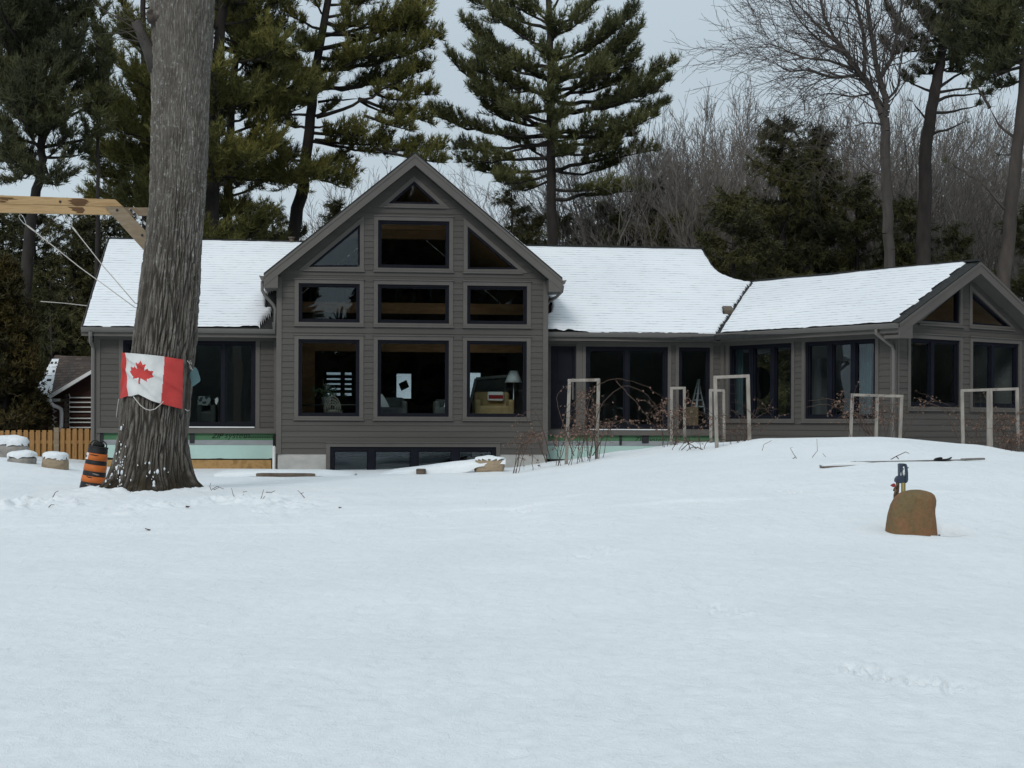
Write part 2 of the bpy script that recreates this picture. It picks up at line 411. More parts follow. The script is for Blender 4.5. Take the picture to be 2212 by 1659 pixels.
def ground_z(x, y, fine=True):
    x = np.asarray(x, float); y = np.asarray(y, float); x, y = np.broadcast_arrays(x, y)
    Y = np.clip(y, 7.3, 37)
    vx = np.clip(CX + FV * x / np.maximum(y, 5.0), GV[0], GV[-1])
    zk = np.stack([pchip(GY, GZ[i], Y, GM[i]) for i in range(len(GV))], 0)
    i = np.clip(np.searchsorted(GV, vx) - 1, 0, len(GV) - 2)
    t = (vx - GV[i]) / (GV[i + 1] - GV[i]); t = t * t * (3 - 2 * t) * 0.6 + t * 0.4
    take = lambda k: np.take_along_axis(zk, k[None], 0)[0]
    z = take(i) * (1 - t) + take(i + 1) * t
    far = np.clip((y - 38) / 12, 0, 1); z = z * (1 - far) + 0.55 * far
    far2 = np.clip((np.hypot(x, y) - 60) / 120, 0, 1); z = z + far2 * 1.5 * (y > 0)
    # gentle drifts
    z = z + 0.10 * (fbm(x / 4.0, y / 5.0, 0.3, 3, 3) - 0.5) * np.clip((y - 5) / 4, 0, 1)
    # wind ripples running slightly towards the lower right
    a_, b_ = x * 0.93 - y * 0.36, x * 0.36 + y * 0.93
    z = z + 0.024 * (fbm(a_ / 0.60, b_ / 0.42, 0.9, 61, 5) - 0.5) * np.clip((y - 5) / 2, 0, 1) * np.clip((36 - y) / 8, 0, 1)
    z = z - 0.06 * np.exp(-((y - 20.3 + (x + 4) * 0.12) / 0.9) ** 2) * np.exp(-((x + 5.5) / 5.0) ** 4) - 0.05 * np.exp(-((y - 12.5 - x * 0.35) / 1.1) ** 2) * np.exp(-((x - 1.0) / 6.0) ** 4)
    # mound round the trunk
    d2 = ((x - TREE_X) / 1.35) ** 2 + ((y - TREE_Y) / 1.5) ** 2
    z = z + 0.05 * np.exp(-d2)
    if fine:
        dt = np.hypot(x - TREE_X, (y - TREE_Y))
        z = z + 0.16 * np.clip(1.6 - dt, 0, 0.75) / 0.75 * (fbm(x / 0.22, y / 0.25, 3.3, 71, 3) - 0.40)
        tr = np.exp(-((x + 6.0) / 2.9) ** 4) * np.exp(-((y - 23.7) / 2.0) ** 4)
        tr = tr * np.clip(fbm(x / 1.1, y / 1.6, 5.1, 9, 3) * 4 - 1.55, 0, 1)
        z = z + tr * 0.34 * (fbm(x / 0.16, y / 0.26, 1.7, 21, 3) - 0.40)
        streak = np.exp(-((x - 0.0) / 7.0) ** 4) * np.exp(-((y - 21.5) / 1.8) ** 4) * np.clip(fbm(x / 2.2, y / 0.5, 2.2, 31, 2) * 5 - 2.9, 0, 1)
        z = z + streak * 0.03
        rr = np.hypot(x - BOUL[0], (y - BOUL[1]) * 0.9)
        z = z - 0.17 * np.exp(-((rr - 0.38) / 0.17) ** 2) * (0.55 + 0.45 * np.clip((x - BOUL[0]) / 0.3, -1, 1)) * (y > BOUL[1] - 0.35)
        zz = np.exp(-((y - 34.0) / 2.2) ** 4) * np.exp(-((x + 1.0) / 5) ** 4)
        z = z + zz * 0.03 * (fbm(x / 0.7, y / 0.7, 4.4, 41, 3) - 0.5)
        for (px, py) in PRINTS:
            Yp = 7.3
            # depth of the flat foreground there
            r = ray(px, py); Yp = 1.55 / max(-r[2], 1e-3)
            Yp = 1.50 / -r[2] if Yp > 14 else Yp
            Xp = r[0] * Yp
            q = ((x - Xp) / 0.15) ** 2 + ((y - Yp) / 0.20) ** 2
            z = z + 0.032 * np.exp(-q) * (fbm(x / 0.05, y / 0.08, 8.0, 51, 2) - 0.6) * 3
    return z

def gp(vx, Y):
    """point on the ground in image column vx at depth Y"""
    x = (vx - CX) / FV * Y
    return A(x, Y, float(ground_z(A(x), A(Y), False)[0]))

th = np.concatenate([np.linspace(-180, -24, 40)[:-1], np.linspace(-24, -20.5, 12)[:-1], np.linspace(-20.5, 20.5, 640), np.linspace(20.5, 24, 12)[1:], np.linspace(24, 180, 40)[1:-1]])
th = np.radians(th)
rr_ = np.concatenate([np.linspace(0.6, 6, 12)[:-1], np.geomspace(6, 19, 230)[:-1], np.linspace(19, 27.5, 240)[:-1], np.linspace(27.5, 44, 120)[:-1], np.geomspace(44, 900, 34)])
TH, RR = np.meshgrid(th, rr_)
GXx, GYy = RR * np.sin(TH), RR * np.cos(TH)
GZz = ground_z(GXx, GYy)
nr, nc = GXx.shape
Vg = np.stack([GXx, GYy, GZz], -1).reshape(-1, 3)
Vg = np.vstack([Vg, [[0, 0, float(GZz[0].mean())]]])
ii, jj = np.meshgrid(np.arange(nr - 1), np.arange(nc), indexing='ij')
jn = (jj + 1) % nc
Fq = np.stack([ii * nc + jj, (ii) * nc + jn, (ii + 1) * nc + jn, (ii + 1) * nc + jj], -1).reshape(-1, 4)
Fl = [tuple(f) for f in Fq[:, ::-1]] + [(nr * nc, j, (j + 1) % nc)[::-1] for j in range(nc)]
g = fast('ground', Vg, Fl, M['snow'], smooth=True); tag(g, 'smooth white snow field sloping up to the house', 'snow ground', kind='structure')
# ================================================================= HOUSE
class Frame:
    def __init__(s, O, ang):
        s.O = A(*O); s.u = A(math.cos(ang), math.sin(ang), 0); s.w = A(-math.sin(ang), math.cos(ang), 0)
    def P(s, u, w, z): return s.O + s.u * u + s.w * w + A(0, 0, z)
    def hit(s, vx, vy, w=0.0):
        r = ray(vx, vy); o = A(0, 0, CZ) - s.O
        t = (w - np.dot(o, s.w)) / np.dot(r, s.w); p = o + r * t
        return float(np.dot(p, s.u)), float(p[2])
    def hitu(s, vx, vy, u):  # plane of constant u -> (w, z)
        r = ray(vx, vy); o = A(0, 0, CZ) - s.O
        t = (u - np.dot(o, s.u)) / np.dot(r, s.u); p = o + r * t
        return float(np.dot(p, s.w)), float(p[2])
    def hitroof(s, vx, vy, w0, z0, pitch):  # plane z = z0 + pitch (w - w0) -> (u, w)
        r = ray(vx, vy); o = A(0, 0, CZ) - s.O
        # o_z + t r_z = z0 + pitch (o_w + t r_w - w0)
        t = (z0 + pitch * (np.dot(o, s.w) - w0) - o[2]) / (r[2] - pitch * np.dot(r, s.w)); p = o + r * t
        return float(np.dot(p, s.u)), float(np.dot(p, s.w))
    def box(s, mb, u0, u1, w0, w1, z0, z1):
        P = s.P
        return mb.hexa([P(u0, w0, z0), P(u1, w0, z0), P(u1, w1, z0), P(u0, w1, z0), P(u0, w0, z1), P(u1, w0, z1), P(u1, w1, z1), P(u0, w1, z1)])
    def poly(s, mb, pts, w0, w1):
        return mb.prism([s.P(u, w0, z) for u, z in pts], s.w * (w1 - w0))

DH = 39.0
O0 = at(893, 912, DH); O0[2] = 0.0
F0 = Frame(O0, math.radians(6.7))
house = thing('house', 'large taupe grey house with snowy roofs, tall window gable and angled right wing', 'house', F0.P(0, 0, 0))
HR = house

def area(p): return 0.5 * sum(p[i][0] * p[(i + 1) % len(p)][1] - p[(i + 1) % len(p)][0] * p[i][1] for i in range(len(p)))
def ccw(p): return p if area(p) > 0 else p[::-1]
def offset(p, d):  # positive = outwards, ccw convex polygon
    p = ccw(list(p)); n = len(p); out = []
    for i in range(n):
        a, b, c = A(*p[i - 1]), A(*p[i]), A(*p[(i + 1) % n])
        e1, e2 = nrm(b - a), nrm(c - b); n1, n2 = A(e1[1], -e1[0]), A(e2[1], -e2[0])
        k = 1 + np.dot(n1, n2); m = (n1 + n2) / max(k, 0.25)
        out.append(tuple(b + m * d))
    return out

def ring(fr, mb, inner, outer, w0, w1):
    n = len(inner)
    for i in range(n):
        j = (i + 1) % n
        q = [outer[i], outer[j], inner[j], inner[i]]
        mb.hexa([fr.P(u, w0, z) for u, z in q] + [fr.P(u, w1, z) for u, z in q])

def span(poly, z):
    us = []
    n = len(poly)
    for i in range(n):
        (u0, z0), (u1, z1) = poly[i], poly[(i + 1) % n]
        if (z0 - z) * (z1 - z) <= 0 and abs(z1 - z0) > 1e-9:
            us.append(u0 + (u1 - u0) * (z - z0) / (z1 - z0))
    return (min(us), max(us)) if len(us) >= 2 else None

def siding(fr, mb, inner_mb, outline, opens, w, z0, course=0.142, back=0.16):
    zs = {min(p[1] for p in outline), max(p[1] for p in outline)}
    for p in opens + [outline]:
        for q in p: zs.add(q[1])
    lo, hi = min(p[1] for p in outline), max(p[1] for p in outline)
    k = math.floor((lo - z0) / course)
    while z0 + k * course < hi:
        zs.add(z0 + k * course); k += 1
    zs = sorted(z for z in zs if lo - 1e-6 <= z <= hi + 1e-6)
    zz = [zs[0]]
    for z in zs[1:]:
        if z - zz[-1] > 0.004: zz.append(z)
    for a, b in zip(zz[:-1], zz[1:]):
        e = min(1e-4, (b - a) * 0.1)
        def ints(z, zr):
            s = span(outline, z)
            if not s: return []
            cuts = sorted(x for x in (span(o, z) for o in opens) if x)
            out = []; c = s[0]
            for (x0, x1) in cuts:
                if x0 > c + 1e-4: out.append((c, x0))
                c = max(c, x1)
            if c < s[1] - 1e-4: out.append((c, s[1]))
            return out
        A0, B0 = ints(a + e, a), ints(b - e, b)
        if len(A0) != len(B0):
            mid = ints((a + b) / 2, a); A0 = B0 = mid
        pr = lambda z, top: 0.004 + 0.016 * (1 - (((z - z0) / course) - math.floor((z - z0 + (-1e-6 if top else 1e-6)) / course)))
        pa, pb = pr(a, False), pr(b, True)
        for (a0, a1), (b0, b1) in zip(A0, B0):
            P = fr.P
            mb.add([P(a0, w - pa, a), P(a1, w - pa, a), P(b1, w - pb, b), P(b0, w - pb, b), P(a0, w, a), P(a1, w, a)], [(0, 1, 2, 3), (4, 5, 1, 0)])
            if inner_mb is not None:
                inner_mb.add([P(a0, w + back, a), P(a1, w + back, a), P(b1, w + back, b), P(b0, w + back, b)], [(3, 2, 1, 0)])

NWIN = [0]
def window(fr, poly, w, mulls=(), casing=0.10, sill=True, head=True, frame=0.05, name='window', label=None, mull_w=0.09, sash=True, bar=None, depth=0.0):
    poly = ccw(list(poly))
    mb = MB(); ring(fr, mb, offset(poly, -frame), poly, w + 0.012 + depth, w + 0.13 + depth)
    z0, z1 = min(p[1] for p in poly), max(p[1] for p in poly)
    for mu in mulls:
        fr.box(mb, mu - mull_w / 2, mu + mull_w / 2, w + 0.010 + depth, w + 0.126 + depth, z0 + frame, z1 - frame)
    win = mb.build(name, M['black'], HR)
    if label: win['label'] = label
    # reveal + casing boards
    if casing:
        cb = MB(); ring(fr, cb, offset(poly, 0.002), offset(poly, casing), w - 0.034, w + 0.10)
        u0, u1 = min(p[0] for p in poly), max(p[0] for p in poly)
        if head and abs(area(poly)) > 0.97 * (u1 - u0) * (z1 - z0):
            fr.box(cb, u0 - casing - 0.02, u1 + casing + 0.02, w - 0.062, w + 0.05, z1 + casing + 0.002, z1 + casing + 0.026)
        if sill:
            fr.box(cb, u0 - casing - 0.02, u1 + casing + 0.02, w - 0.066, w + 0.05, z0 - casing - 0.004, z0 - casing + 0.03)
        cb.build('casing', M['trim'], win)
    # panes between the mullions
    if len(poly) == 4 and mulls:
        us = [min(p[0] for p in poly) + frame] + [x for mu in mulls for x in (mu - mull_w / 2, mu + mull_w / 2)] + [max(p[0] for p in poly) - frame]
        cells = [[(us[2 * k], z0 + frame), (us[2 * k + 1], z0 + frame), (us[2 * k + 1], z1 - frame), (us[2 * k], z1 - frame)] for k in range(len(mulls) + 1)]
    else:
        cells = [offset(poly, -frame)]
    for cell in cells:
        gl = MB()
        c2 = cell
        if sash and len(poly) == 4:
            sb = MB(); ring(fr, sb, offset(cell, -0.035), offset(cell, -0.001), w + 0.04 + depth, w + 0.11 + depth)
            sb.build('sash', M['black'], win); c2 = offset(cell, -0.03)
        fr.poly(gl, c2, w + 0.07 + depth, w + 0.076 + depth)
        gl.build('pane', M['glass'], win)
    return win

# ---------- main gable (plane w = 0)
def h0(zx, zy): return F0.hit(521.2 + .44645 * zx, 301.7 + .44645 * zy, 0)   # coordinates read off an enlarged crop
gl_, gr_ = -0.5 * (h0(1481, 1100)[0] - h0(172, 1100)[0]), 0.5 * (h0(1481, 1100)[0] - h0(172, 1100)[0])
uc = 0.5 * (h0(1481, 1100)[0] + h0(172, 1100)[0])
F0 = Frame(F0.P(uc, 0, 0), math.radians(6.7))
GH = gr_                       # half width
GP = 0.83                      # gable pitch
OV = 0.40                      # rake overhang
zb = [h0(424, 1338)[1], h0(832, 1341)[1], h0(1236, 1341)[1]]; zt = [h0(424, 966)[1], h0(832, 972)[1], h0(1236, 974)[1]]
z_lo0, z_lo1 = np.mean(zb), np.mean(zt)
z_m0 = np.mean([h0(424, 884)[1], h0(832, 889)[1], h0(1236, 892)[1]]); z_m1 = np.mean([h0(424, 695)[1], h0(832, 703)[1], h0(1236, 709)[1]])
z_t0, z_t1 = h0(832, 622)[1], h0(832, 393)[1]
hw_m = 0.5 * (h0(1004, 1000)[0] - h0(660, 1000)[0]); cu_m = 0.5 * (h0(1004, 1000)[0] + h0(660, 1000)[0])
uL0, uL1 = h0(277, 1000)[0], h0(572, 1000)[0]
uR0, uR1 = h0(1092, 1000)[0], h0(1381, 1000)[0]
# rake: top of roof at front plane w=-OV
def hf(zx, zy): return F0.hit(521.2 + .44645 * zx, 301.7 + .44645 * zy, -OV)
apex_u, apex_z = hf(838, 58); le_u, le_z = hf(107, 640); re_u, re_z = hf(1553, 672)
EU = 0.5 * (re_u - le_u); ez = 0.5 * (le_z + re_z); GPt = (apex_z - ez) / EU
rect = lambda u0, u1, z0, z1: [(u0, z0), (u1, z0), (u1, z1), (u0, z1)]
rows = []
for (u0, u1) in ((uL0, uL1), (cu_m - hw_m, cu_m + hw_m), (uR0, uR1)):
    rows.append(rect(u0, u1, z_lo0, z_lo1)); rows.append(rect(u0, u1, z_m0, z_m1))
rows.append(rect(cu_m - hw_m, cu_m + hw_m, z_t0, z_t1))
tl = [h0(325, 616), h0(574, 616), h0(574, 410)]; tr = [h0(1095, 627), h0(1338, 628), h0(1095, 420)]; tt = [h0(715, 309), h0(962, 312), h0(837, 202)]
tt = [(-0.5 * (tt[1][0] - tt[0][0]), tt[0][1]), (0.5 * (tt[1][0] - tt[0][0]), tt[0][1]), (0, tt[2][1])]
bw0, bw1 = h0(430, 1500)[0], h0(1233, 1500)[0]; bz1 = h0(832, 1487)[1]; bz0 = bz1 - 1.15
bas = rect(bw0, bw1, bz0, bz1)
z_sid = h0(300, 1521)[1]
ZF = 1.6 - 0.16               # main floor level
wall_z_side = ez - 0.30 + 0.0
za = apex_z - 0.30            # wall top under roof
outl = [(-GH, z_sid), (GH, z_sid), (GH, za - GPt * GH), (0, za), (-GH, za - GPt * GH)]
print('GABLE', GH, GPt, apex_z, ez, z_lo0, z_lo1, z_m0, z_m1, z_t0, z_t1, z_sid, 'EU', EU, 'apex_u', apex_u)
mb, imb = MB(), MB()
ops = rows + [tl, tr, tt, bas]
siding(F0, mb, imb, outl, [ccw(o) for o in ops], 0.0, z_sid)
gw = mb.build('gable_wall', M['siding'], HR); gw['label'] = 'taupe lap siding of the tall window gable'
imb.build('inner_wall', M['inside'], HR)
mb = MB()
for s in (-1, 1):
    F0.box(mb, s * GH - (0.012 if s < 0 else 0.115), s * GH + (0.115 if s < 0 else 0.012), -0.036, 0.10, z_sid - 0.004, za - GPt * (GH - 0.0) - 0.02)
mb.build('corner_board', M['trim'], HR)
for r in rows: window(F0, r, 0.0)
for r in (tl, tr, tt): window(F0, r, 0.0, frame=0.05)
window(F0, bas, 0.0, mulls=[bw0 + (bw1 - bw0) * k for k in (0.247, 0.505, 0.753)], mull_w=0.16, sill=False, frame=0.09, label='wide basement window partly buried in snow')
# concrete foundation under the gable, cut for the basement window
mb = MB()
F0.box(mb, -GH + 0.03, bw0 - 0.102, -0.002, 0.25, -1.6, z_sid); F0.box(mb, bw1 + 0.102, GH - 0.03, -0.002, 0.25, -1.6, z_sid)
mb.build('foundation', M['concrete'], HR)

# ---------- main block (wall plane w = WW)
WW = 1.0
def m(vx, vy, w=WW): return F0.hit(vx, vy, w)
WE = WW - 0.42                # eave line
ze = np.mean([m(174, 700, WE)[1], m(1545, 723, WE)[1]])
uLend = m(205, 800)[0]
uLeave = m(176, 700, WE)[0]
PT = 0.58
zr = np.mean([ze, ze]); 
# ridge depth so that the ridge line meets the photograph
r1 = F0.hitroof(400, 517, WE, ze, PT); r2 = F0.hitroof(1300, 537, WE, ze, PT)
WR = 0.5 * (r1[1] + r2[1]); ZR = ze + PT * (WR - WE)
print('MAIN ze', ze, 'WR', r1, r2, 'ZR', ZR, 'uLend', uLend, uLeave)
WB = 2 * WR - WE
roofz = lambda w: ze + PT * (w - WE)
ucorner = m(1558, 850)[0]
valley0 = F0.hitroof(1550, 724, WE, ze, PT); valley1 = F0.hitroof(1625, 611, WE, ze, PT)
curve = [F0.hitroof(x, y, WE, ze, PT) for x, y in ((1612, 610), (1598, 607), (1580, 602), (1565, 596), (1553, 588), (1543, 578), (1535, 567), (1527, 553), (1519, 540))]
# where the main plane leaves the gable roof
w1 = WE + (ez - GPt * (GH - EU) - ze) / PT      # height of gable roof over side wall
zg = lambda u: apex_z - GPt * abs(u)
u2 = (apex_z - ZR) / GPt
left_poly = [(uLeave, WE), (-GH, WE), (-GH, WE + (zg(GH) - ze) / PT), (-u2, WR), (uLeave, WR)]
right_poly = [(GH, WE), valley0, (valley0[0] + 0.25, valley0[1] - 0.05), (valley1[0] + 0.1, valley1[1])] + curve + [(curve[-1][0], WR), (u2, WR), (GH, WE + (zg(GH) - ze) / PT)]
def slab(fr, poly, zfun, t, name, mat, parent=HR):
    mb = MB(); mb.prism([fr.P(u, w, zfun(w)) for u, w in ccw(poly)], A(0, 0, -t)); return mb.build(name, mat, parent)
roof_l = slab(F0, left_poly, roofz, 0.14, 'roof', M['shingle']); roof_r = slab(F0, right_poly, roofz, 0.14, 'roof', M['shingle'])
uRr = curve[-1][0]
backz = lambda w: ZR - PT * (w - WR)
slab(F0, [(uLeave, WR), (-GH + .02, WR), (-GH + .02, WB), (uLeave, WB)], backz, 0.14, 'roof', M['shingle'])
slab(F0, [(GH - .02, WR), (uRr, WR), (uRr + 3.2, WB), (GH - .02, WB)], backz, 0.14, 'roof', M['shingle'])
# ridge caps
mb = MB(); mb.beam(F0.P(uLeave, WR, ZR + 0.015), F0.P(-u2 - 0.1, WR, ZR + 0.015), 0.24, 0.05); mb.beam(F0.P(u2 + 0.1, WR, ZR + 0.015), F0.P(uRr, WR, ZR + 0.015), 0.24, 0.05)
mb.build('ridge_cap', M['shingle'], HR)

# gable roof slabs
def gz(u, dz=0): return apex_z - GPt * abs(u) + dz
WGB = WB
for s in (-1, 1):
    mb = MB(); q = [F0.P(0, -OV, gz(0)), F0.P(s * EU, -OV, gz(EU)), F0.P(s * EU, WGB, gz(EU)), F0.P(0, WGB, gz(0))]
    mb.prism(q if s < 0 else q[::-1], A(0, 0, -0.05)); mb.build('roof', M['shingle'], HR)
    # soffit + inner ceiling
    mb = MB(); q = [F0.P(0, -OV + .02, gz(0, -.28)), F0.P(s * (EU - .02), -OV + .02, gz(EU - .02, -.28)), F0.P(s * (EU - .02), 0.06, gz(EU - .02, -.28)), F0.P(0, 0.06, gz(0, -.28))]
    mb.prism(q if s < 0 else q[::-1], A(0, 0, 0.06)); mb.build('soffit', M['soffit'], HR)
    mb = MB(); q = [F0.P(0, 0.17, gz(0, -.32)), F0.P(s * (GH - .1), 0.17, gz(GH - .1, -.32)), F0.P(s * (GH - .1), WGB - .5, gz(GH - .1, -.32)), F0.P(0, WGB - .5, gz(0, -.32))]
    mb.prism(q if s < 0 else q[::-1], A(0, 0, 0.04)); mb.build('ceiling', M['beamwood'], HR)
    # rake fascia: outer thin shingle mould and the wide board
    mb = MB()
    def rake(d0, d1, wa, wb, e0, e1):
        ua = 0; ub = s * e1
        q = [(ua, gz(0, -d0)), (ub, gz(e1, -d0)), (ub, gz(e1, -d1)), (ua, gz(0, -d1))]
        F0.poly(mb, q if s < 0 else q[::-1], wa, wb)
    rake(0.052, 0.125, -OV - 0.035, -OV + 0.03, 0, EU)
    rake(0.126, 0.33, -OV - 0.018, -OV + 0.03, 0, EU)
    mb.build('rake_board', M['trim'], HR)
    # boxed eave return
    mb = MB(); ub = EU - 0.01; ua = GH - 0.02
    zt_ = gz(EU, -0.13)
    q = [(s * ub, zt_ - 0.20), (s * ua, zt_ - 0.20), (s * ua, gz(ua, -0.33)), (s * ub, gz(ub, -0.33))]
    q = [(s * ub, gz(EU) - 0.355), (s * (GH - 0.03), gz(EU) - 0.355), (s * (GH - 0.03), gz(GH - 0.03, -0.331)), (s * ub, gz(ub, -0.331))]
    F0.poly(mb, ccw(q), -OV - 0.010, 0.5)
    mb.build('eave_return', M['trim'], HR)
    # side wall of the gable
    mb = MB(); F0.box(mb, s * GH - (0.0 if s < 0 else 0.02), s * GH + (0.02 if s < 0 else 0.0), 0.01, WW + 2.5, -0.6, gz(GH, -.3)); mb.build('side_wall', M['siding'], HR)
    # gutter along the gable eave
    mb = MB(); g0, g1 = s * (EU + 0.005), s * (EU + 0.115)
    zg0 = gz(EU) - 0.07
    pr_ = [(g0, zg0), (g1, zg0 + 0.012), (g1 - s * 0.012, zg0), (g1 - s * 0.05, zg0 - 0.09), (g0, zg0 - 0.105)]
    F0.poly(mb, ccw(pr_), -OV + 0.02, WW + 1.2); mb.build('gutter', M['gutter'], HR)
# shingle edge line along the gable rakes is the roof slab itself; a thin strip of snow lies along the right rake
# gable downspout, left side: elbow back to the wall
mb = MB(); zz0 = gz(EU) - 0.18
pts = [F0.P(-EU - 0.04, -0.18, zz0), F0.P(-EU - 0.04, -0.18, zz0 - 0.22), F0.P(-EU + 0.02, -0.15, zz0 - 0.34), F0.P(-GH - 0.10, -0.02, zz0 - 0.55), F0.P(-GH - 0.045, 0.02, zz0 - 0.66), F0.P(-GH - 0.05, 0.05, zz0 - 1.25), F0.P(-GH - 0.10, WE - 0.04, ze + 0.12)]
mb.tube(pts, 0.042, 6); mb.build('downspout', M['gutter'], HR, smooth=True)
mb = MB(); pts = [F0.P(EU + 0.04, -0.18, zz0), F0.P(EU + 0.02, -0.18, zz0 - 0.15), F0.P(EU - 0.1, 0.0, zz0 - 0.28), F0.P(GH + 0.07, 0.25, zz0 - 0.36), F0.P(GH + 0.06, WE + .5, ze + 0.6)]
mb.tube(pts, 0.042, 6); mb.build('downspout', M['gutter'], HR, smooth=True)

# ---------- left wall of the main block
z_top = m(500, 714)[1]; z_led1 = m(430, 924.5)[1]; z_led0 = m(430, 935.8)[1]
dz0, dz1 = m(430, 921.0)[1], m(430, 736.0)[1]
du0, du1 = m(266, 830)[0], m(552, 830)[0]
wallbot = z_led0 - 0.05
door_l = rect(du0, du1, dz0, dz1)
zfr0 = ze - 0.30
mb, imb = MB(), MB()
siding(F0, mb, imb, rect(uLend, -GH, z_led0, zfr0), [ccw(door_l)], WW, z_led0)
mb.build('left_wall', M['siding'], HR); imb.build('inner_wall', M['insidewall'], HR)
window(F0, door_l, WW, mulls=[m(380, 830)[0], m(483, 830)[0]], name='sliding_door', casing=0.105, sill=False, mull_w=0.08, frame=0.075, label='wide black sliding glass door behind the big trunk')
mb = MB(); F0.box(mb, du0 + 0.02, du1 - 0.02, WW - 0.10, WW + 0.03, dz0 - 0.032, dz0 - 0.004); mb.build('door_sill', M['white'], HR)
# right wall
rdz0, rdz1 = m(1350, 926.5)[1], m(1350, 749)[1]
S1 = rect(m(1265, 830)[0], m(1442, 830)[0], rdz0, rdz1); S2 = rect(m(1466, 830)[0], m(1533, 830)[0], rdz0, rdz1); D0 = rect(m(1187, 830)[0] + 0.03, m(1243.5, 830)[0], rdz0, rdz1)
mb, imb = MB(), MB()
siding(F0, mb, imb, rect(GH, ucorner, z_led0, zfr0), [ccw(S1), ccw(S2), ccw(D0)], WW, z_led0)
mb.build('right_wall', M['siding'], HR); imb.build('inner_wall', M['insidewall'], HR)
window(F0, S1, WW, mulls=[m(1354, 830)[0]], name='sliding_door', casing=0.09, sill=False, mull_w=0.10, frame=0.085, label='black two panel sliding door behind the brown shrub')
window(F0, S2, WW, casing=0.09, sill=False, frame=0.06, label='tall narrow window beside the inside corner')
# solid dark entry door
mb = MB(); ring(F0, mb, offset(D0, -0.06), D0, WW - 0.005, WW + 0.12); ed = mb.build('entry_door', M['black'], HR)
u0, u1 = D0[0][0] + .06, D0[1][0] - .06
mb = MB(); F0.box(mb, u0, u1, WW + 0.05, WW + 0.10, rdz0 + .06, rdz1 - .06)
for k in range(2):
    F0.box(mb, u0 + 0.12, u1 - 0.12, WW + 0.035, WW + 0.0495, rdz0 + .2 + k * 1.0, rdz0 + 1.0 + k * 0.98)
mb.build('door_leaf', M['black'], ed)
mb = MB(); F0.box(mb, u0 + 0.5, u0 + 0.53, WW - 0.02, WW + 0.0340, rdz0 + .75, rdz0 + 1.3); mb.build('handle', M['gutter'], ed)
# flat posts between the right-hand doors
mb = MB()
F0.box(mb, D0[1][0] + 0.012, S1[0][0] - 0.095, WW - 0.030, WW + 0.05, z_led1, zfr0)
mb.build('corner_board', M['trim'], HR)
mb = MB(); F0.box(mb, S1[0][0] + 0.05, S1[1][0] - 0.02, WW - 0.10, WW + 0.03, rdz0 - 0.030, rdz0 - 0.004); mb.build('door_sill', M['white'], HR)
# corner boards, frieze, ledger, sheathing bands
mb = MB(); F0.box(mb, uLend - 0.02, uLend + 0.13, WW - 0.036, WW + 0.08, z_led0 - 0.62, zfr0 - 0.002); F0.box(mb, -GH - 0.10, -GH - 0.015, WW - 0.034, WW + 0.05, z_led1, zfr0 - 0.002); mb.build('corner_board', M['trim'], HR)
mb = MB(); F0.box(mb, uLend - 0.02, -GH - 0.012, WW - 0.040, WW + 0.1, zfr0, ze - 0.13); F0.box(mb, GH + 0.012, ucorner + 0.05, WW - 0.040, WW + 0.1, zfr0, ze - 0.13); mb.build('frieze_board', M['soffit'], HR)
mb = MB(); F0.box(mb, uLend + 0.0, -GH - 0.012, WE + 0.03, WW - 0.041, ze - 0.205, ze - 0.175); F0.box(mb, GH + 0.012, ucorner + 0.2, WE + 0.03, WW - 0.041, ze - 0.205, ze - 0.175); mb.build('soffit', M['soffit'], HR)
mb = MB(); F0.box(mb, uLeave, -GH - 0.012, WE + 0.0, WE + 0.028, ze - 0.24, ze - 0.02); F0.box(mb, GH + 0.012, valley0[0] + 0.02, WE + 0.0, WE + 0.028, ze - 0.24, ze - 0.02); mb.build('fascia', M['trim'], HR)
def gutter(fr, ua, ub, wv, zt0, name='gutter'):
    mb = MB(); prof = [(0, 0), (-0.012, 0.0), (-0.115, 0.004), (-0.125, -0.006), (-0.105, -0.06), (-0.075, -0.105), (0, -0.115)]
    P0 = [fr.P(ua, wv + a, zt0 + b) for a, b in prof]
    mb.prism(P0, fr.u * (ub - ua)); return mb.build(name, M['gutter'], HR)
gutter(F0, uLeave, -GH - 0.012, WE - 0.001, ze - 0.035); gutter(F0, GH + 0.012, valley0[0] - 0.01, WE - 0.001, ze - 0.035)
mb = MB(); F0.box(mb, uLend + 0.05, -GH + 0.01, WW - 0.075, WW - 0.021, z_led0, z_led1); mb.build('ledger_board', M['trim'], HR)
mb = MB(); F0.box(mb, GH + 0.02, ucorner, WW - 0.075, WW - 0.021, z_led0 - 0.02, z_led1 - 0.02); mb.build('ledger_board', M['trim'], HR)
zgreen0 = m(500, 950.5)[1]; zmem0 = m(500, 961.5)[1]; zfoam0 = m(500, 990.8)[1]
for (ua, ub) in ((uLend + 0.11, -GH - 0.005), (GH + 0.03, ucorner + 0.6)):
    mb = MB(); F0.box(mb, ua, ub, WW + 0.012, WW + 0.03, zgreen0, z_led0); sh = mb.build('wall_sheathing', M['green'], HR); sh['label'] = 'bare green sheathing strip below the siding'
    if ua < 0: SH = sh
    else: SH2 = sh
    mb = MB(); F0.box(mb, ua, ub, WW + 0.006, WW + 0.03, zmem0, zgreen0 - 0.001); mb.build('membrane_strip', M['membrane'], HR)
    mb = MB(); F0.box(mb, ua, ub - (0.02 if ua < 0 else 0), WW - 0.03, WW + 0.03, zfoam0, zmem0 - 0.001); mb.build('foam_board', M['foam'], HR)
mb = MB(); F0.box(mb, uLend + 0.11, m(586, 1000)[0], WW - 0.035, WW + 0.03, -0.4, m(500, 993.5)[1]); mb.build('tan_board', M['osb'], HR)
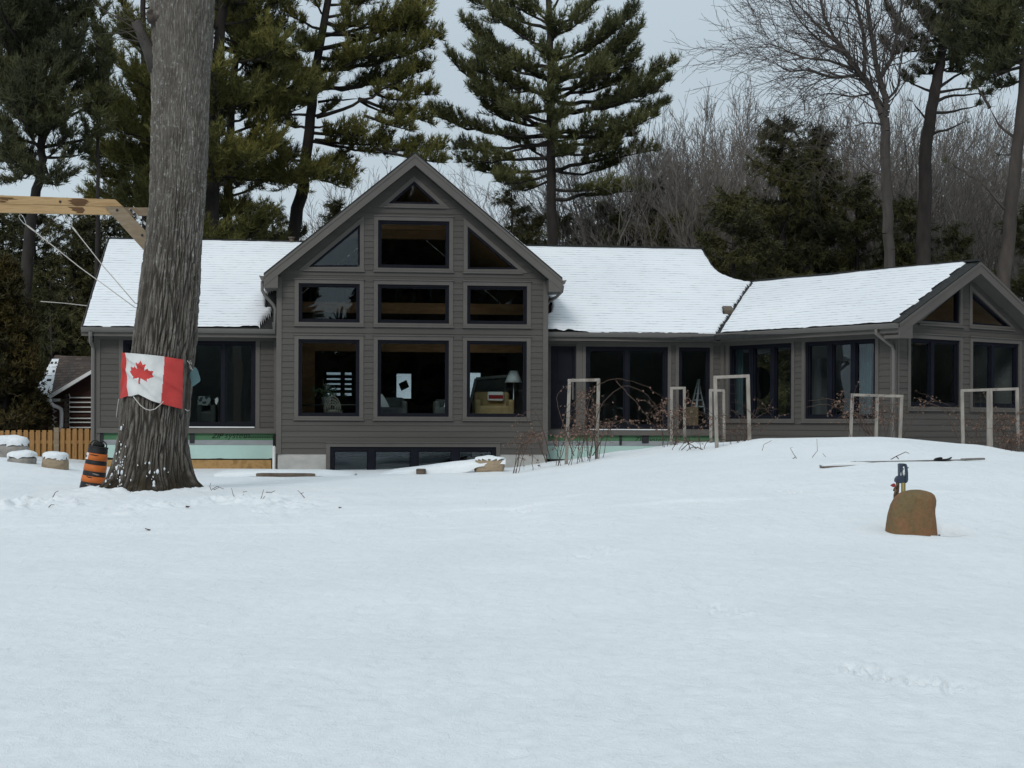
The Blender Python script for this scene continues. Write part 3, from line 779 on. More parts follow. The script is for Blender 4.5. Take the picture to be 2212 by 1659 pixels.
# ragged black strip laid along the line between foam and board
mb = MB(); rng = np.random.default_rng(5); us = np.linspace(uLend + 0.2, m(590, 1000)[0], 60); zb_ = m(500, 993.6)[1]
hts = np.clip(0.03 + 0.05 * (fbm(us * 2.3, 0, 0, 4, 3) - 0.45) * 2, 0.006, 0.09)
P0 = [F0.P(u, WW - 0.034, zb_) for u in us] + [F0.P(u, WW - 0.034, zb_ + h_) for u, h_ in zip(us[::-1], hts[::-1])]
mb.prism(P0, F0.w * 0.003); mb.build('dark_edge', M['blackstrip'], HR)
mb = MB(); F0.box(mb, m(410, 930)[0], m(420, 930)[0], WW - 0.02, WW + 0.011, m(415, 957)[1], z_led0 - 0.002); F0.box(mb, m(217, 930)[0], m(223, 930)[0], WW - 0.02, WW + 0.011, m(220, 957)[1], z_led0 - 0.002)
F0.box(mb, m(1338, 950)[0], m(1343, 950)[0], WW - 0.02, WW + 0.011, m(1340, 961)[1], z_led0 - 0.022); F0.box(mb, m(1387, 950)[0], m(1401, 950)[0], WW - 0.02, WW + 0.011, m(1390, 957)[1], z_led0 - 0.022)
mb.build('joist_hanger', M['rubber'], HR)
# white stand-pipe and strap beside the gable
mb = MB(); pu = m(592.5, 980)[0]; mb.tube([F0.P(pu, WW - 0.10, -0.5), F0.P(pu, WW - 0.10, m(592, 963)[1])], 0.045, 10); mb.build('vent_pipe', M['white'], HR, smooth=True)
mb = MB(); F0.box(mb, pu - 0.03, pu + 0.06, WW - 0.14, WW - 0.08, m(592, 964)[1], m(592, 940)[1]); mb.build('pipe_strap', M['blackstrip'], HR)
# downspout at the left corner
mb = MB(); ud = uLend - 0.06; mb.tube([F0.P(ud + 0.02, WE - 0.06, ze - 0.14), F0.P(ud + 0.02, WE - 0.06, ze - 0.22), F0.P(ud, WW - 0.30, ze - 0.38), F0.P(ud + 0.03, WW - 0.08, ze - 0.50), F0.P(ud + 0.03, WW - 0.08, -0.4)], [0.05] * 5, 6); mb.build('downspout', M['gutter'], HR)
# left end wall, rear wall and floor
mb = MB(); F0.poly
q = [F0.P(uLend, WW, -0.8), F0.P(uLend, WB - 0.4, -0.8), F0.P(uLend, WB - 0.4, ze - 0.1), F0.P(uLend, WR, ZR - 0.15), F0.P(uLend, WW, ze + 0.05)]
mb.prism(q, F0.u * 0.14); mb.build('end_wall', M['siding'], HR)
# rake board on the left end
mb = MB()
q = [F0.P(uLeave - 0.012, WE - 0.0, ze - 0.01), F0.P(uLeave - 0.012, WR, ZR - 0.01), F0.P(uLeave - 0.012, WR, ZR - 0.2), F0.P(uLeave - 0.012, WE, ze - 0.2)]
mb.prism(q, F0.u * 0.03); mb.build('rake_board', M['trim'], HR)
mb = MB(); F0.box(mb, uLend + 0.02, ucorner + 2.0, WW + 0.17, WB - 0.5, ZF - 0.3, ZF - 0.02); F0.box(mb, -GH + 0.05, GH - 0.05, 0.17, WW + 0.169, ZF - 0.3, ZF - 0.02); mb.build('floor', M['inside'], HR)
WRW = 9.2
rear_holes = []
def rh(x0, x1, y0, y1):
    a, b = F0.hit(x0, y1, WRW), F0.hit(x1, y0, WRW); r = rect(a[0], b[0], a[1], b[1]); rear_holes.append(r); return r
H1 = rh(855, 890, 806, 862); H2 = rh(704, 761, 803, 856); H3 = rh(1005, 1040, 804, 866); H4 = rh(768, 772, 805, 850)
mb = MB()
def plain(fr, mb, outline, opens, w0, w1):
    t = MB(); siding(fr, t, None, outline, opens, w0, 0.0, course=50.0); 
    # thick copy
    V = [A(*v) for v in t.v]
    for f in t.f:
        if len(f) == 4:
            mb.prism([V[i] for i in f], fr.w * (w1 - w0))
plain(F0, mb, [(uLend + .14, -0.5), (ucorner + 3.2, -0.5), (ucorner + 3.2, ze - 0.2), (GH + .2, ze - .2), (GH - 0.02, gz(GH, -.34)), (0, gz(0, -.34)), (-GH + 0.02, gz(GH, -.34)), (-GH - .2, ze - .2), (uLend + .14, ze - 0.2)], [ccw(h) for h in rear_holes], WRW, WRW + 0.12)
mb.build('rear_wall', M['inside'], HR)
for hI in (H1, H2, H3, H4):
    mb = MB(); ring(F0, mb, offset(hI, -0.02), offset(hI, 0.05), WRW - 0.03, WRW + 0.14)
    if hI is H2:
        for k in range(1, 5): F0.box(mb, hI[0][0], hI[1][0], WRW + 0.01, WRW + 0.07, hI[0][1] + (hI[2][1] - hI[0][1]) * k / 5 - 0.05, hI[0][1] + (hI[2][1] - hI[0][1]) * k / 5 + 0.05)
        F0.box(mb, hI[0][0] + .55 * (hI[1][0] - hI[0][0]), hI[0][0] + .72 * (hI[1][0] - hI[0][0]), WRW + 0.005, WRW + 0.075, hI[0][1], hI[2][1])
    rw_ = mb.build('rear_window', M['black'], HR)
    gl = MB(); F0.poly(gl, hI, WRW + 0.10, WRW + 0.106); gl.build('pane', M['glass'], rw_)
# flat ceilings over the side rooms, partitions beside the great room
mb = MB(); F0.box(mb, uLend + 0.15, -GH + 0.0, WW + 0.161, WRW - .01, ze - 0.28, ze - 0.22); F0.box(mb, GH - 0.0, ucorner + 2.5, WW + 0.161, WRW - .01, ze - 0.28, ze - 0.22); mb.build('ceiling', M['insidewall'], HR)
mb = MB(); F0.box(mb, -GH - 0.15, -GH - 0.02, WW + 0.17, WRW - 0.02, ZF, ze - 0.285); F0.box(mb, GH + 0.02, GH + 0.15, WW + 0.17, WRW - 0.02, ZF, ze - 0.285); mb.build('partition', M['insidewall'], HR)
mb = MB(); F0.box(mb, uLend + .2, -GH - .16, 4.2, 4.3, ZF, ze - 0.285); F0.box(mb, GH + .16, ucorner + 2.2, 5.4, 5.5, ZF, ze - 0.285); mb.build('partition', M['insidewall'], HR)
# great room timbers: loft beam, collar tie, posts
mb = MB()
zl = F0.hit(890, 664, 3.2)[1]
F0.box(mb, -GH + .1, GH - .1, 3.2, 3.45, zl - 0.16, zl + 0.12)
zc = F0.hit(890, 483, 2.0)[1]; F0.box(mb, -1.8, 1.8, 2.0, 2.2, zc - 0.16, zc + 0.14)
zc = F0.hit(890, 500, 3.6)[1]; F0.box(mb, -2.0, 2.0, 3.6, 3.8, zc - 0.2, zc + 0.1)
zc = F0.hit(890, 749, 4.4)[1]; F0.box(mb, -GH + .1, GH - .1, 4.4, 4.7, zc - 0.14, zc + 0.16)
F0.box(mb, 3.0, 3.15, 1.5, 1.65, ZF, zl - 0.17)
F0.box(mb, -2.95, -2.45, 4.0, 4.2, ZF, zc - 0.15)
mb.build('loft_beam', M['beamwood'], HR)
mb = MB(); F0.box(mb, -GH + .1, GH - .1, 3.46, WRW - .02, zl - 0.12, zl - 0.02); mb.build('loft_floor', M['inside'], HR)
mb = MB(); F0.box(mb, -1.95, 1.6, 3.24, 3.28, zl + 0.15, zl + 0.95) if False else None
for k in range(12): F0.box(mb, -2.6 + k * 0.46, -2.56 + k * 0.46, 3.3, 3.34, zl + 0.121, zl + 0.85)
F0.box(mb, -2.7, 2.6, 3.28, 3.36, zl + 0.851, zl + 0.92); mb.build('loft_rail', M['black'], HR)

# lettering on the sheathing (its top is cut by the ledger board, as in the photograph)
tu, tz = m(457, 946.5)
text_mesh('ZIP', 0.185, F0.P(tu, WW + 0.011, tz), F0.u, (0, 0, 1), M['ink'], 'lettering', SH, 0.0015, 0.35, 0.004)
tu2, _ = m(487, 946.5)
text_mesh('system', 0.225, F0.P(tu2 - 0.03, WW + 0.011, tz), F0.u, (0, 0, 1), M['ink'], 'lettering', SH, 0.0015, 0.25)
tu3, tz3 = m(1370, 954.5)
text_mesh('ZIP system', 0.19, F0.P(tu3, WW + 0.011, tz3), F0.u, (0, 0, 1), M['ink'], 'lettering', SH2, 0.0015, 0.3)
mb = MB()
tu4, tz4 = m(528, 945); mb_rng = np.random.default_rng(3)
for k in range(22):
    uu = tu4 + k * 0.043
    F0.box(mb, uu, uu + 0.030, WW + 0.009, WW + 0.0115, tz4 - 0.02 + 0.01 * mb_rng.random(), tz4 + 0.03)
mb.build('small_print', M['ink'], SH)

# ---------- right wing
AW = math.radians(-52.5)
cw = F0.P(ucorner, WW, 0)
F1 = Frame(cw, AW)
uo = F1.hit(1934, 850, 0)[0]
F2 = Frame(F1.P(uo, 0, 0), AW + PI / 2)      # gable end
halfg = F2.hit(2083, 800, 0)[0]
WGW = 2 * halfg
WE1 = -0.42
RO = 0.45
zap = F2.hit(2109, 562.5, -RO)[1]
ze1 = F1.hit(1750, 709, WE1)[1]
PT1 = (zap - ze1) / (halfg - WE1)
print('WING uo', uo, 'half', halfg, 'zap', zap, 'ze1', ze1, 'ze', ze, 'PT1', PT1, 'right end px apex u', F2.hit(2109, 562.5, -RO))
ze1 = ze - 0.0
PT1 = (zap - ze1) / (halfg - WE1)
wz = lambda w: ze1 + PT1 * (w - WE1)
va = F1.hitroof(1550, 724, WE1, ze1, PT1); vb = F1.hitroof(1625, 611, WE1, ze1, PT1)
print('valley pts', valley0, valley1, va, vb)
ur = uo + RO
wing_poly = [(va[0] - 0.15, va[1]), (ur, WE1), (ur, halfg), (vb[0] - 1.6, halfg), (vb[0] - 0.6, vb[1])]
roof_w = slab(F1, wing_poly, wz, 0.12, 'roof', M['shingle'])
slab(F1, [(vb[0] - 1.6, halfg), (ur, halfg), (ur, WGW - WE1), (vb[0] + 2.5, WGW - WE1)], lambda w: zap - PT1 * (w - halfg), 0.12, 'roof', M['shingle'])
mb = MB(); mb.beam(F1.P(vb[0] - 0.3, halfg, zap + 0.015), F1.P(ur, halfg, zap + 0.015), 0.22, 0.05); mb.build('ridge_cap', M['shingle'], HR)
# front wall of the wing
wzb, wzt = F1.hit(1640, 904.5, 0)[1], F1.hit(1640, 746.5, 0)[1]
zz_ = [F1.hit(1576, 748, 0)[1], F1.hit(1711, 741, 0)[1], F1.hit(1740, 739, 0)[1], F1.hit(1892, 730.5, 0)[1]]
print('wing win tops', zz_, wzb, F1.hit(1892, 904, 0)[1])
wzt = float(np.mean(zz_))
V1 = rect(F1.hit(1576, 820, 0)[0], F1.hit(1711, 820, 0)[0], wzb, wzt); V2 = rect(F1.hit(1740, 820, 0)[0], F1.hit(1892, 820, 0)[0], wzb, wzt)
zfr1 = ze1 - 0.30
mb, imb = MB(), MB()
siding(F1, mb, imb, rect(0.0, uo, -0.5, zfr1), [ccw(V1), ccw(V2)], 0.0, z_led0)
mb.build('wing_wall', M['siding'], HR); imb.build('inner_wall', M['insidewall'], HR)
window(F1, V1, 0, mulls=[F1.hit(1622, 820, 0)[0], F1.hit(1668, 820, 0)[0]], mull_w=0.14, frame=0.07, label='three panel window nearest the inside corner')
window(F1, V2, 0, mulls=[F1.hit(1792, 820, 0)[0], F1.hit(1842, 820, 0)[0]], mull_w=0.14, frame=0.07, label='three panel window nearest the outer corner')
mb = MB(); F1.box(mb, 0.0, 0.12, -0.036, 0.05, -0.5, zfr1 - .002); F1.box(mb, uo - 0.12, uo + 0.036, -0.036, 0.05, -0.5, zfr1 - .002); F2.box(mb, -0.034, 0.10, -0.036, 0.05, -0.5, zfr1 - .002); mb.build('corner_board', M['trim'], HR)
mb = MB(); F1.box(mb, 0.0, uo + 0.03, -0.040, 0.08, zfr1, ze1 - 0.12); mb.build('frieze_board', M['soffit'], HR)
mb = MB(); F1.box(mb, -0.1, uo + 0.35, WE1 + 0.03, -0.041, ze1 - 0.205, ze1 - 0.175); mb.build('soffit', M['soffit'], HR)
mb = MB(); F1.box(mb, va[0] - 0.1, ur - 0.02, WE1, WE1 + 0.028, ze1 - 0.24, ze1 - 0.02); mb.build('fascia', M['trim'], HR)
gutter(F1, va[0] - 0.16, ur - 0.02, WE1 - 0.001, ze1 - 0.035)
mb = MB(); un = uo - 0.14
mb.tube([F1.P(uo - 0.18, WE1 - 0.05, ze1 - 0.14), F1.P(uo - 0.18, WE1 - 0.05, ze1 - 0.24), F1.P(uo - 0.12, WE1 + 0.12, ze1 - 0.36), F1.P(uo - 0.02, -0.10, ze1 - 0.52), F1.P(uo + 0.0, -0.075, ze1 - 0.62), F1.P(uo + 0.0, -0.075, 0.0)], 0.045, 6); mb.build('downspout', M['gutter'], HR)
# gable end of the wing
g2z = lambda u, d=0: zap - PT1 * abs(u - halfg) + d
def k2(x, y, w=0): return F2.hit(1618.4 + .33069 * x, 521.2 + .33069 * y, w)
G1 = rect(k2(1050, 800)[0], k2(1372, 800)[0], k2(1210, 1081)[1], k2(1210, 641)[1]); G2 = rect(k2(1455, 800)[0], k2(1758, 800)[0], k2(1210, 1081)[1], k2(1210, 641)[1])
T1 = [k2(1120, 521), k2(1372, 529), k2(1372, 312)]; T1[1] = (T1[1][0], T1[0][1]); T2 = [k2(1452, 541), k2(1705, 552), k2(1452, 325)]; T2[1] = (T2[1][0], T2[0][1])
z2 = np.mean([T1[0][1], T2[0][1]]); T1 = [(p[0], z2 if i < 2 else p[1]) for i, p in enumerate(T1)]; T2 = [(p[0], z2 if i < 2 else p[1]) for i, p in enumerate(T2)]
out2 = [(0, -0.5), (WGW, -0.5), (WGW, g2z(WGW, -.28)), (halfg, zap - .28), (0, g2z(0, -.28))]
mb, imb = MB(), MB()
siding(F2, mb, imb, out2, [ccw(o) for o in (G1, G2, T1, T2)], 0.0, z_led0)
mb.build('wing_gable_wall', M['siding'], HR); imb.build('inner_wall', M['insidewall'], HR)
window(F2, G1, 0, mulls=[k2(1200, 800)[0]], mull_w=0.12, frame=0.07); window(F2, G2, 0, mulls=[k2(1595, 800)[0]], mull_w=0.12, frame=0.07)
window(F2, T1, 0, frame=0.05); window(F2, T2, 0, frame=0.05)
for s in (-1, 1):
    mb = MB()
    def seg(d0, d1, wa, wb):
        e = halfg + 0.42
        q = [(halfg, zap - d0), (halfg + s * e, g2z(halfg + s * e, -d0)), (halfg + s * e, g2z(halfg + s * e, -d1)), (halfg, zap - d1)]
        F2.poly(mb, q if s < 0 else q[::-1], wa, wb)
    seg(0.03, 0.10, -RO - 0.03, -RO + 0.03); seg(0.101, 0.30, -RO - 0.015, -RO + 0.03)
    mb.build('rake_board', M['trim'], HR)
    mb = MB(); e = halfg + 0.40
    q = [F2.P(halfg, -RO + .02, zap - .27), F2.P(halfg + s * e, -RO + .02, g2z(halfg + s * e, -.27)), F2.P(halfg + s * e, 0.05, g2z(halfg + s * e, -.27)), F2.P(halfg, 0.05, zap - .27)]
    mb.prism(q if s < 0 else q[::-1], A(0, 0, 0.06)); mb.build('soffit', M['soffit'], HR)
mb = MB(); q = [(-0.42, g2z(-0.42) - 0.36), (0.04, g2z(-0.42) - 0.36), (0.04, g2z(0.04, -.301)), (-0.42, g2z(-0.42, -.301))]
F2.poly(mb, ccw(q), -RO - 0.008, 0.0); mb.build('eave_return', M['trim'], HR)
mb = MB(); F1.box(mb, 0.3, uo - 0.17, 0.17, WGW - 0.3, ZF - .3, ZF - 0.01); mb.build('floor', M['inside'], HR)
mb = MB(); F1.box(mb, -1.0, uo - 0.02, WGW - 0.2, WGW - 0.1, -0.5, ze1 - 0.2); mb.build('rear_wall', M['insidewall'], HR)
mb = MB(); F2.box(mb, 0.1, WGW - 0.25, uo * 0.55, uo * 0.55 + 0.1, ZF, ze1 - 0.25); mb.build('partition', M['insidewall'], HR)
for s in (-1, 1):
    mb = MB(); q = [F1.P(0.4, halfg, zap - .30), F1.P(0.4, halfg + s * halfg, ze1 + 0.08), F1.P(uo - 0.17, halfg + s * halfg, ze1 + 0.08), F1.P(uo - 0.17, halfg, zap - .30)]
    mb.prism(q if s > 0 else q[::-1], A(0, 0, 0.05)); mb.build('ceiling', M['beamwood'], HR)
# curtains inside the wing
def curtain(fr, u0, u1, w, z0, z1, parent=HR):
    mb = MB(); us = np.linspace(u0, u1, 40); n = len(us)
    ws = w + 0.035 * np.sin(us * 55) + 0.02 * np.sin(us * 21 + 1)
    V = [fr.P(u, ww, z0) for u, ww in zip(us, ws)] + [fr.P(u, ww, z1) for u, ww in zip(us, ws)] + [fr.P(u, ww + .012, z0) for u, ww in zip(us, ws)] + [fr.P(u, ww + .012, z1) for u, ww in zip(us, ws)]
    F = [(i, i + 1, n + i + 1, n + i) for i in range(n - 1)] + [(2 * n + i + 1, 2 * n + i, 3 * n + i, 3 * n + i + 1) for i in range(n - 1)]
    mb.add(V, F); return mb
M['curtain'] = pbr('curtain_cloth', (0.055, 0.09, 0.10), (0.075, 0.115, 0.125), 4, rough=0.9)
curtain(F1, F1.hit(1846, 820, .35)[0], F1.hit(1884, 820, .35)[0], 0.35, ZF + 0.05, wzt).build('curtain', M['curtain'], HR, smooth=True)
curtain(F1, F1.hit(1579, 820, .35)[0], F1.hit(1606, 820, .35)[0], 0.35, ZF + 0.05, wzt).build('curtain', M['curtain'], HR, smooth=True)

# ---------- snow lying on the roofs
def pinside(pts, U, W):
    ins = np.zeros(U.shape, bool); n = len(pts)
    for i in range(n):
        (x0, y0), (x1, y1) = pts[i], pts[(i + 1) % n]
        c = ((y0 > W) != (y1 > W)) & (U < (x1 - x0) * (W - y0) / (y1 - y0 + 1e-12) + x0)
        ins ^= c
    return ins
def pdist(pts, U, W):
    d = np.full(U.shape, 1e9); n = len(pts)
    for i in range(n):
        p, q = A(*pts[i]), A(*pts[(i + 1) % n]); e = q - p; L = np.dot(e, e) + 1e-12
        t = np.clip(((U - p[0]) * e[0] + (W - p[1]) * e[1]) / L, 0, 1)
        d = np.minimum(d, np.hypot(U - p[0] - t * e[0], W - p[1] - t * e[1]))
    return d
def roof_snow(fr, poly, zfun, parent, seed, thick=0.05, cell=0.04, drift=None, holes=(), jamp=0.06):
    us = [p[0] for p in poly]; ws = [p[1] for p in poly]
    nu, nw = int((max(us) - min(us)) / cell) + 1, int((max(ws) - min(ws)) / cell) + 1
    U, W = np.meshgrid(np.linspace(min(us), max(us), nu), np.linspace(min(ws), max(ws), nw), indexing='ij')
    jit = (fbm(U / 0.22, W / 0.16, 0.5, seed, 3) - 0.5) * jamp
    ins = pinside(poly, U, W); d = np.where(ins, 1, -1) * pdist(poly, U, W) + jit + 0.012
    for h in holes:
        hin = pinside(h, U, W); hd = np.where(hin, -1, 1) * pdist(h, U, W) + jit * 1.2
        d = np.minimum(d, hd)
    hgt = thick * (0.35 + 1.5 * fbm(U / 1.3, W / 0.8, 2.2, seed + 5, 4))
    zc = zfun(W)
    cours = ((zc / 0.0745 + 0.5 * fbm(U / 0.7, W / 0.7, 1, seed + 7, 2)) % 1.0)
    hgt = hgt + 0.010 * (1 - cours)
    if drift is not None: hgt = hgt + drift(U, W)
    hgt = hgt * np.clip(d / 0.05, 0.0, 1) ** 0.5 + 0.006
    Z = zc + hgt
    idx = -np.ones(U.shape, int); keep = d > -0.01
    idx[keep] = np.arange(keep.sum())
    V = fr.O + U[keep][:, None] * fr.u + W[keep][:, None] * fr.w + np.stack([0 * Z[keep], 0 * Z[keep], Z[keep]], -1)
    a, b, c, e_ = idx[:-1, :-1], idx[1:, :-1], idx[1:, 1:], idx[:-1, 1:]
    ok = (a >= 0) & (b >= 0) & (c >= 0) & (e_ >= 0)
    F = np.stack([a[ok], b[ok], c[ok], e_[ok]], -1)
    return fast('snow_cover', V, F, M['roofsnow'], parent, smooth=True)
hv = lambda x, y: F0.hitroof(x, y, WE, ze, PT)
inset = 0.05
left_snow = [(uLeave + 0.05, WE - 0.04), (-GH + 0.02, WE - 0.04), (-GH + 0.02, WE + (zg(GH) - ze) / PT), (-u2, WR - 0.05), (uLeave + 0.05, WR - 0.05)]
lh = [hv(576, 640), hv(640, 600), hv(640, 720), hv(560, 712), hv(574, 694), hv(587, 686), hv(588, 676), hv(575, 678)]
roof_snow(F0, left_snow, roofz, roof_l, 11, 0.05, drift=lambda U, W: 0.14 * np.exp(-((U - hv(566, 670)[0]) / 0.55) ** 2 - ((W - hv(566, 672)[1]) / 1.0) ** 2), holes=[lh])
rs = [(GH - 0.02, WE - 0.05), (valley0[0] - 0.02, WE - 0.04), (valley1[0] - 0.06, valley1[1])] + [(u - 0.05, w_) for u, w_ in curve] + [(uRr - 0.05, WR - 0.06), (u2, WR - 0.06), (GH - 0.02, WE + (zg(GH) - ze) / PT)]
rhole = [hv(1170, 640), hv(1189, 655), hv(1191, 672), hv(1188, 690), hv(1170, 700)]
vent_h = [hv(1562, 668), hv(1584, 668), hv(1584, 680), hv(1562, 680)]
valley_h = [hv(1556, 708), hv(1572, 688), hv(1585, 676), hv(1592, 664), hv(1600, 652), hv(1604, 652), hv(1590, 676), hv(1566, 706)]
roof_snow(F0, rs, roofz, roof_r, 23, 0.045, drift=lambda U, W: 0.16 * np.exp(-((U - GH - 0.3) / 0.6) ** 2 - ((W - hv(1200, 690)[1]) / 1.1) ** 2), holes=[rhole, vent_h, valley_h])
wsn = [(va[0] + 0.02, WE1 + 0.02), (ur - 0.06, WE1 + 0.02), (ur - 0.10, halfg - 0.05), (vb[0] + 0.1, halfg - 0.05), (vb[0], vb[1])]
e1 = F1.hitroof(2085, 572, WE1, ze1, PT1)
wsn = [(va[0] + 0.02, WE1 - 0.04), (ur - 0.20, WE1 - 0.04), (ur - 0.38, halfg - 0.05), (vb[0] + 0.1, halfg - 0.05), (vb[0], vb[1])]
roof_snow(F1, wsn, wz, roof_w, 37, 0.045, jamp=0.045)
mb = MB(); p = hv(1573, 674); mb.hexa([F0.P(p[0] + a, p[1] + b, roofz(p[1] + b) + c) for c in (0.0, 0.10) for a, b in ((-.12, -.10), (.12, -.10), (.12, .12), (-.12, .12))])
M['brownvent'] = pbr('brown_metal', (0.10, 0.08, 0.06), (0.12, 0.095, 0.07), 5, rough=0.5)
mb.build('roof_vent', M['brownvent'], HR)
mb = MB(); p = hv(630, 526); mb.lathe([(0.07, -0.05), (0.07, 0.14), (0.10, 0.14), (0.10, 0.18)], F0.P(p[0], p[1], roofz(p[1])), n=10); mb.build('roof_vent', M['brownvent'], HR)
# dusting of snow along the right gable rake
mb = MB(); rng = np.random.default_rng(8)
for k in range(26):
    a = 0.35 + (EU - 0.6) * k / 26; b = a + (EU - 0.6) / 26 * (0.75 + 0.25 * rng.random())
    hh = 0.012 + 0.012 * rng.random()
    mb.hexa([F0.P(u, w_, gz(u, c)) for c in (0.003, 0.003 + hh) for u, w_ in ((a, -OV + 0.05), (b, -OV + 0.05), (b, 0.9), (a, 0.9))])
mb.build('snow_dusting', M['snowcap'], HR)
# ================================================================= TREES
UP = A(0, 0, 1)
def frusta(P0, P1, R0, R1, n=3):
    """batch of tapered sticks"""
    P0, P1 = np.asarray(P0, float), np.asarray(P1, float); R0, R1 = np.asarray(R0, float), np.asarray(R1, float)
    t = nrm(P1 - P0); ref = np.where(np.abs(t[:, 2:3]) < 0.9, UP[None], A(1, 0, 0)[None])
    u = nrm(np.cross(t, ref)); w = np.cross(t, u); N = len(P0)
    V = np.empty((N, 2 * n, 3))
    for k in range(n):
        a = 2 * PI * k / n; d = math.cos(a) * u + math.sin(a) * w
        V[:, k] = P0 + d * R0[:, None]; V[:, n + k] = P1 + d * R1[:, None]
    b = (np.arange(N) * 2 * n)[:, None]
    F = np.concatenate([b + np.array([[k, (k + 1) % n, n + (k + 1) % n, n + k]]) for k in range(n)], 0)
    return V.reshape(-1, 3), F

def join(parts):
    Vs, Fs, o = [], [], 0
    for V, F in parts:
        Vs.append(V); Fs.append(F + o); o += len(V)
    return np.concatenate(Vs), np.concatenate(Fs)

def needles(P, D, k, L, Wd, rng, up=0.25, spread=0.9):
    N = len(P)
    d = nrm(D[:, None] * 0.75 + rng.normal(size=(N, k, 3)) * spread * 0.55 + UP * up)
    s = nrm(np.cross(d, rng.normal(size=(N, k, 3))))
    l = L * (0.7 + 0.6 * rng.random((N, k, 1)))
    wv = Wd * (0.7 + 0.6 * rng.random((N, k, 1)))
    p = P[:, None] + rng.normal(size=(N, k, 3)) * 0.02
    V = np.stack([p - s * wv / 2, p + s * wv / 2, p + d * l + s * wv * 0.18, p + d * l - s * wv * 0.18], 2).reshape(-1, 3)
    F = np.arange(len(V)).reshape(-1, 4)
    return V, F

def foliage_mat(name, dark, mid, light, scale=0.55):
    m_, nt_, out = _nt(name)
    b = nt_.nodes.new('ShaderNodeBsdfPrincipled'); b.inputs['Roughness'].default_value = 0.6; b.inputs['Specular IOR Level'].default_value = 0.2
    n1 = noise_node(nt_, scale, 4); n2 = noise_node(nt_, scale * 9, 3)
    ad = nt_.nodes.new('ShaderNodeMath'); ad.operation = 'MULTIPLY_ADD'; ad.inputs[1].default_value = 0.35
    nt_.links.new(n2.outputs['Fac'], ad.inputs[0]); nt_.links.new(n1.outputs['Fac'], ad.inputs[2])
    r = ramp(nt_, ad.outputs[0], [(0.52, dark), (0.68, mid), (0.86, light)])
    nt_.links.new(r.outputs['Color'], b.inputs['Base Color'])
    nt_.links.new(b.outputs[0], out.inputs['Surface'])
    return m_
M['pine_olive'] = foliage_mat('pine_needles_olive', (0.062, 0.066, 0.021), (0.118, 0.117, 0.033), (0.19, 0.172, 0.045))
M['pine_green'] = foliage_mat('pine_needles_green', (0.052, 0.059, 0.025), (0.090, 0.097, 0.037), (0.145, 0.147, 0.054))
M['pine_dark'] = foliage_mat('pine_needles_dark', (0.033, 0.038, 0.019), (0.055, 0.060, 0.028), (0.085, 0.088, 0.036))
M['hemlock'] = foliage_mat('hemlock_needles', (0.034, 0.037, 0.018), (0.066, 0.066, 0.027), (0.115, 0.105, 0.036))
M['cedar'] = foliage_mat('cedar_sprays', (0.024, 0.024, 0.010), (0.052, 0.042, 0.013), (0.092, 0.066, 0.018), 0.9)
M['pinebark'] = pbr('pine_bark', (0.022, 0.019, 0.018), (0.045, 0.039, 0.035), 3, 5, (1, 1, 0.35), 0.9, bump=0.02, bscale=9)
M['greybark'] = pbr('grey_bark', (0.050, 0.045, 0.041), (0.088, 0.080, 0.073), 3, 5, (1, 1, 0.35), 0.9, bump=0.01, bscale=9)
M['twig'] = pbr('bare_twigs', (0.062, 0.053, 0.048), (0.095, 0.082, 0.074), 1.2, 3, rough=0.9)
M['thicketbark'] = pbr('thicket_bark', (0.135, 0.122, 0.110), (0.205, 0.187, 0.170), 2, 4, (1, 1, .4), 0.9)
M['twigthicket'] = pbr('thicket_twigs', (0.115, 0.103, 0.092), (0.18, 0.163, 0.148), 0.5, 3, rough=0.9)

def trunk_tube(pts, r0, r1, n=10, sub=4, wob=0.02, rng=None):
    pts = np.array(pts); k = len(pts); out = []
    q = np.linspace(0, k - 1, (k - 1) * sub + 1)
    P = np.stack([np.interp(q, range(k), pts[:, c]) for c in range(3)], 1)
    for _ in range(2): P[1:-1] = 0.25 * P[:-2] + 0.5 * P[1:-1] + 0.25 * P[2:]
    if rng is not None: P[1:-1, :2] += rng.normal(size=(len(P) - 2, 2)) * wob
    R = r0 + (r1 - r0) * np.linspace(0, 1, len(P)) ** 0.9
    return P, R

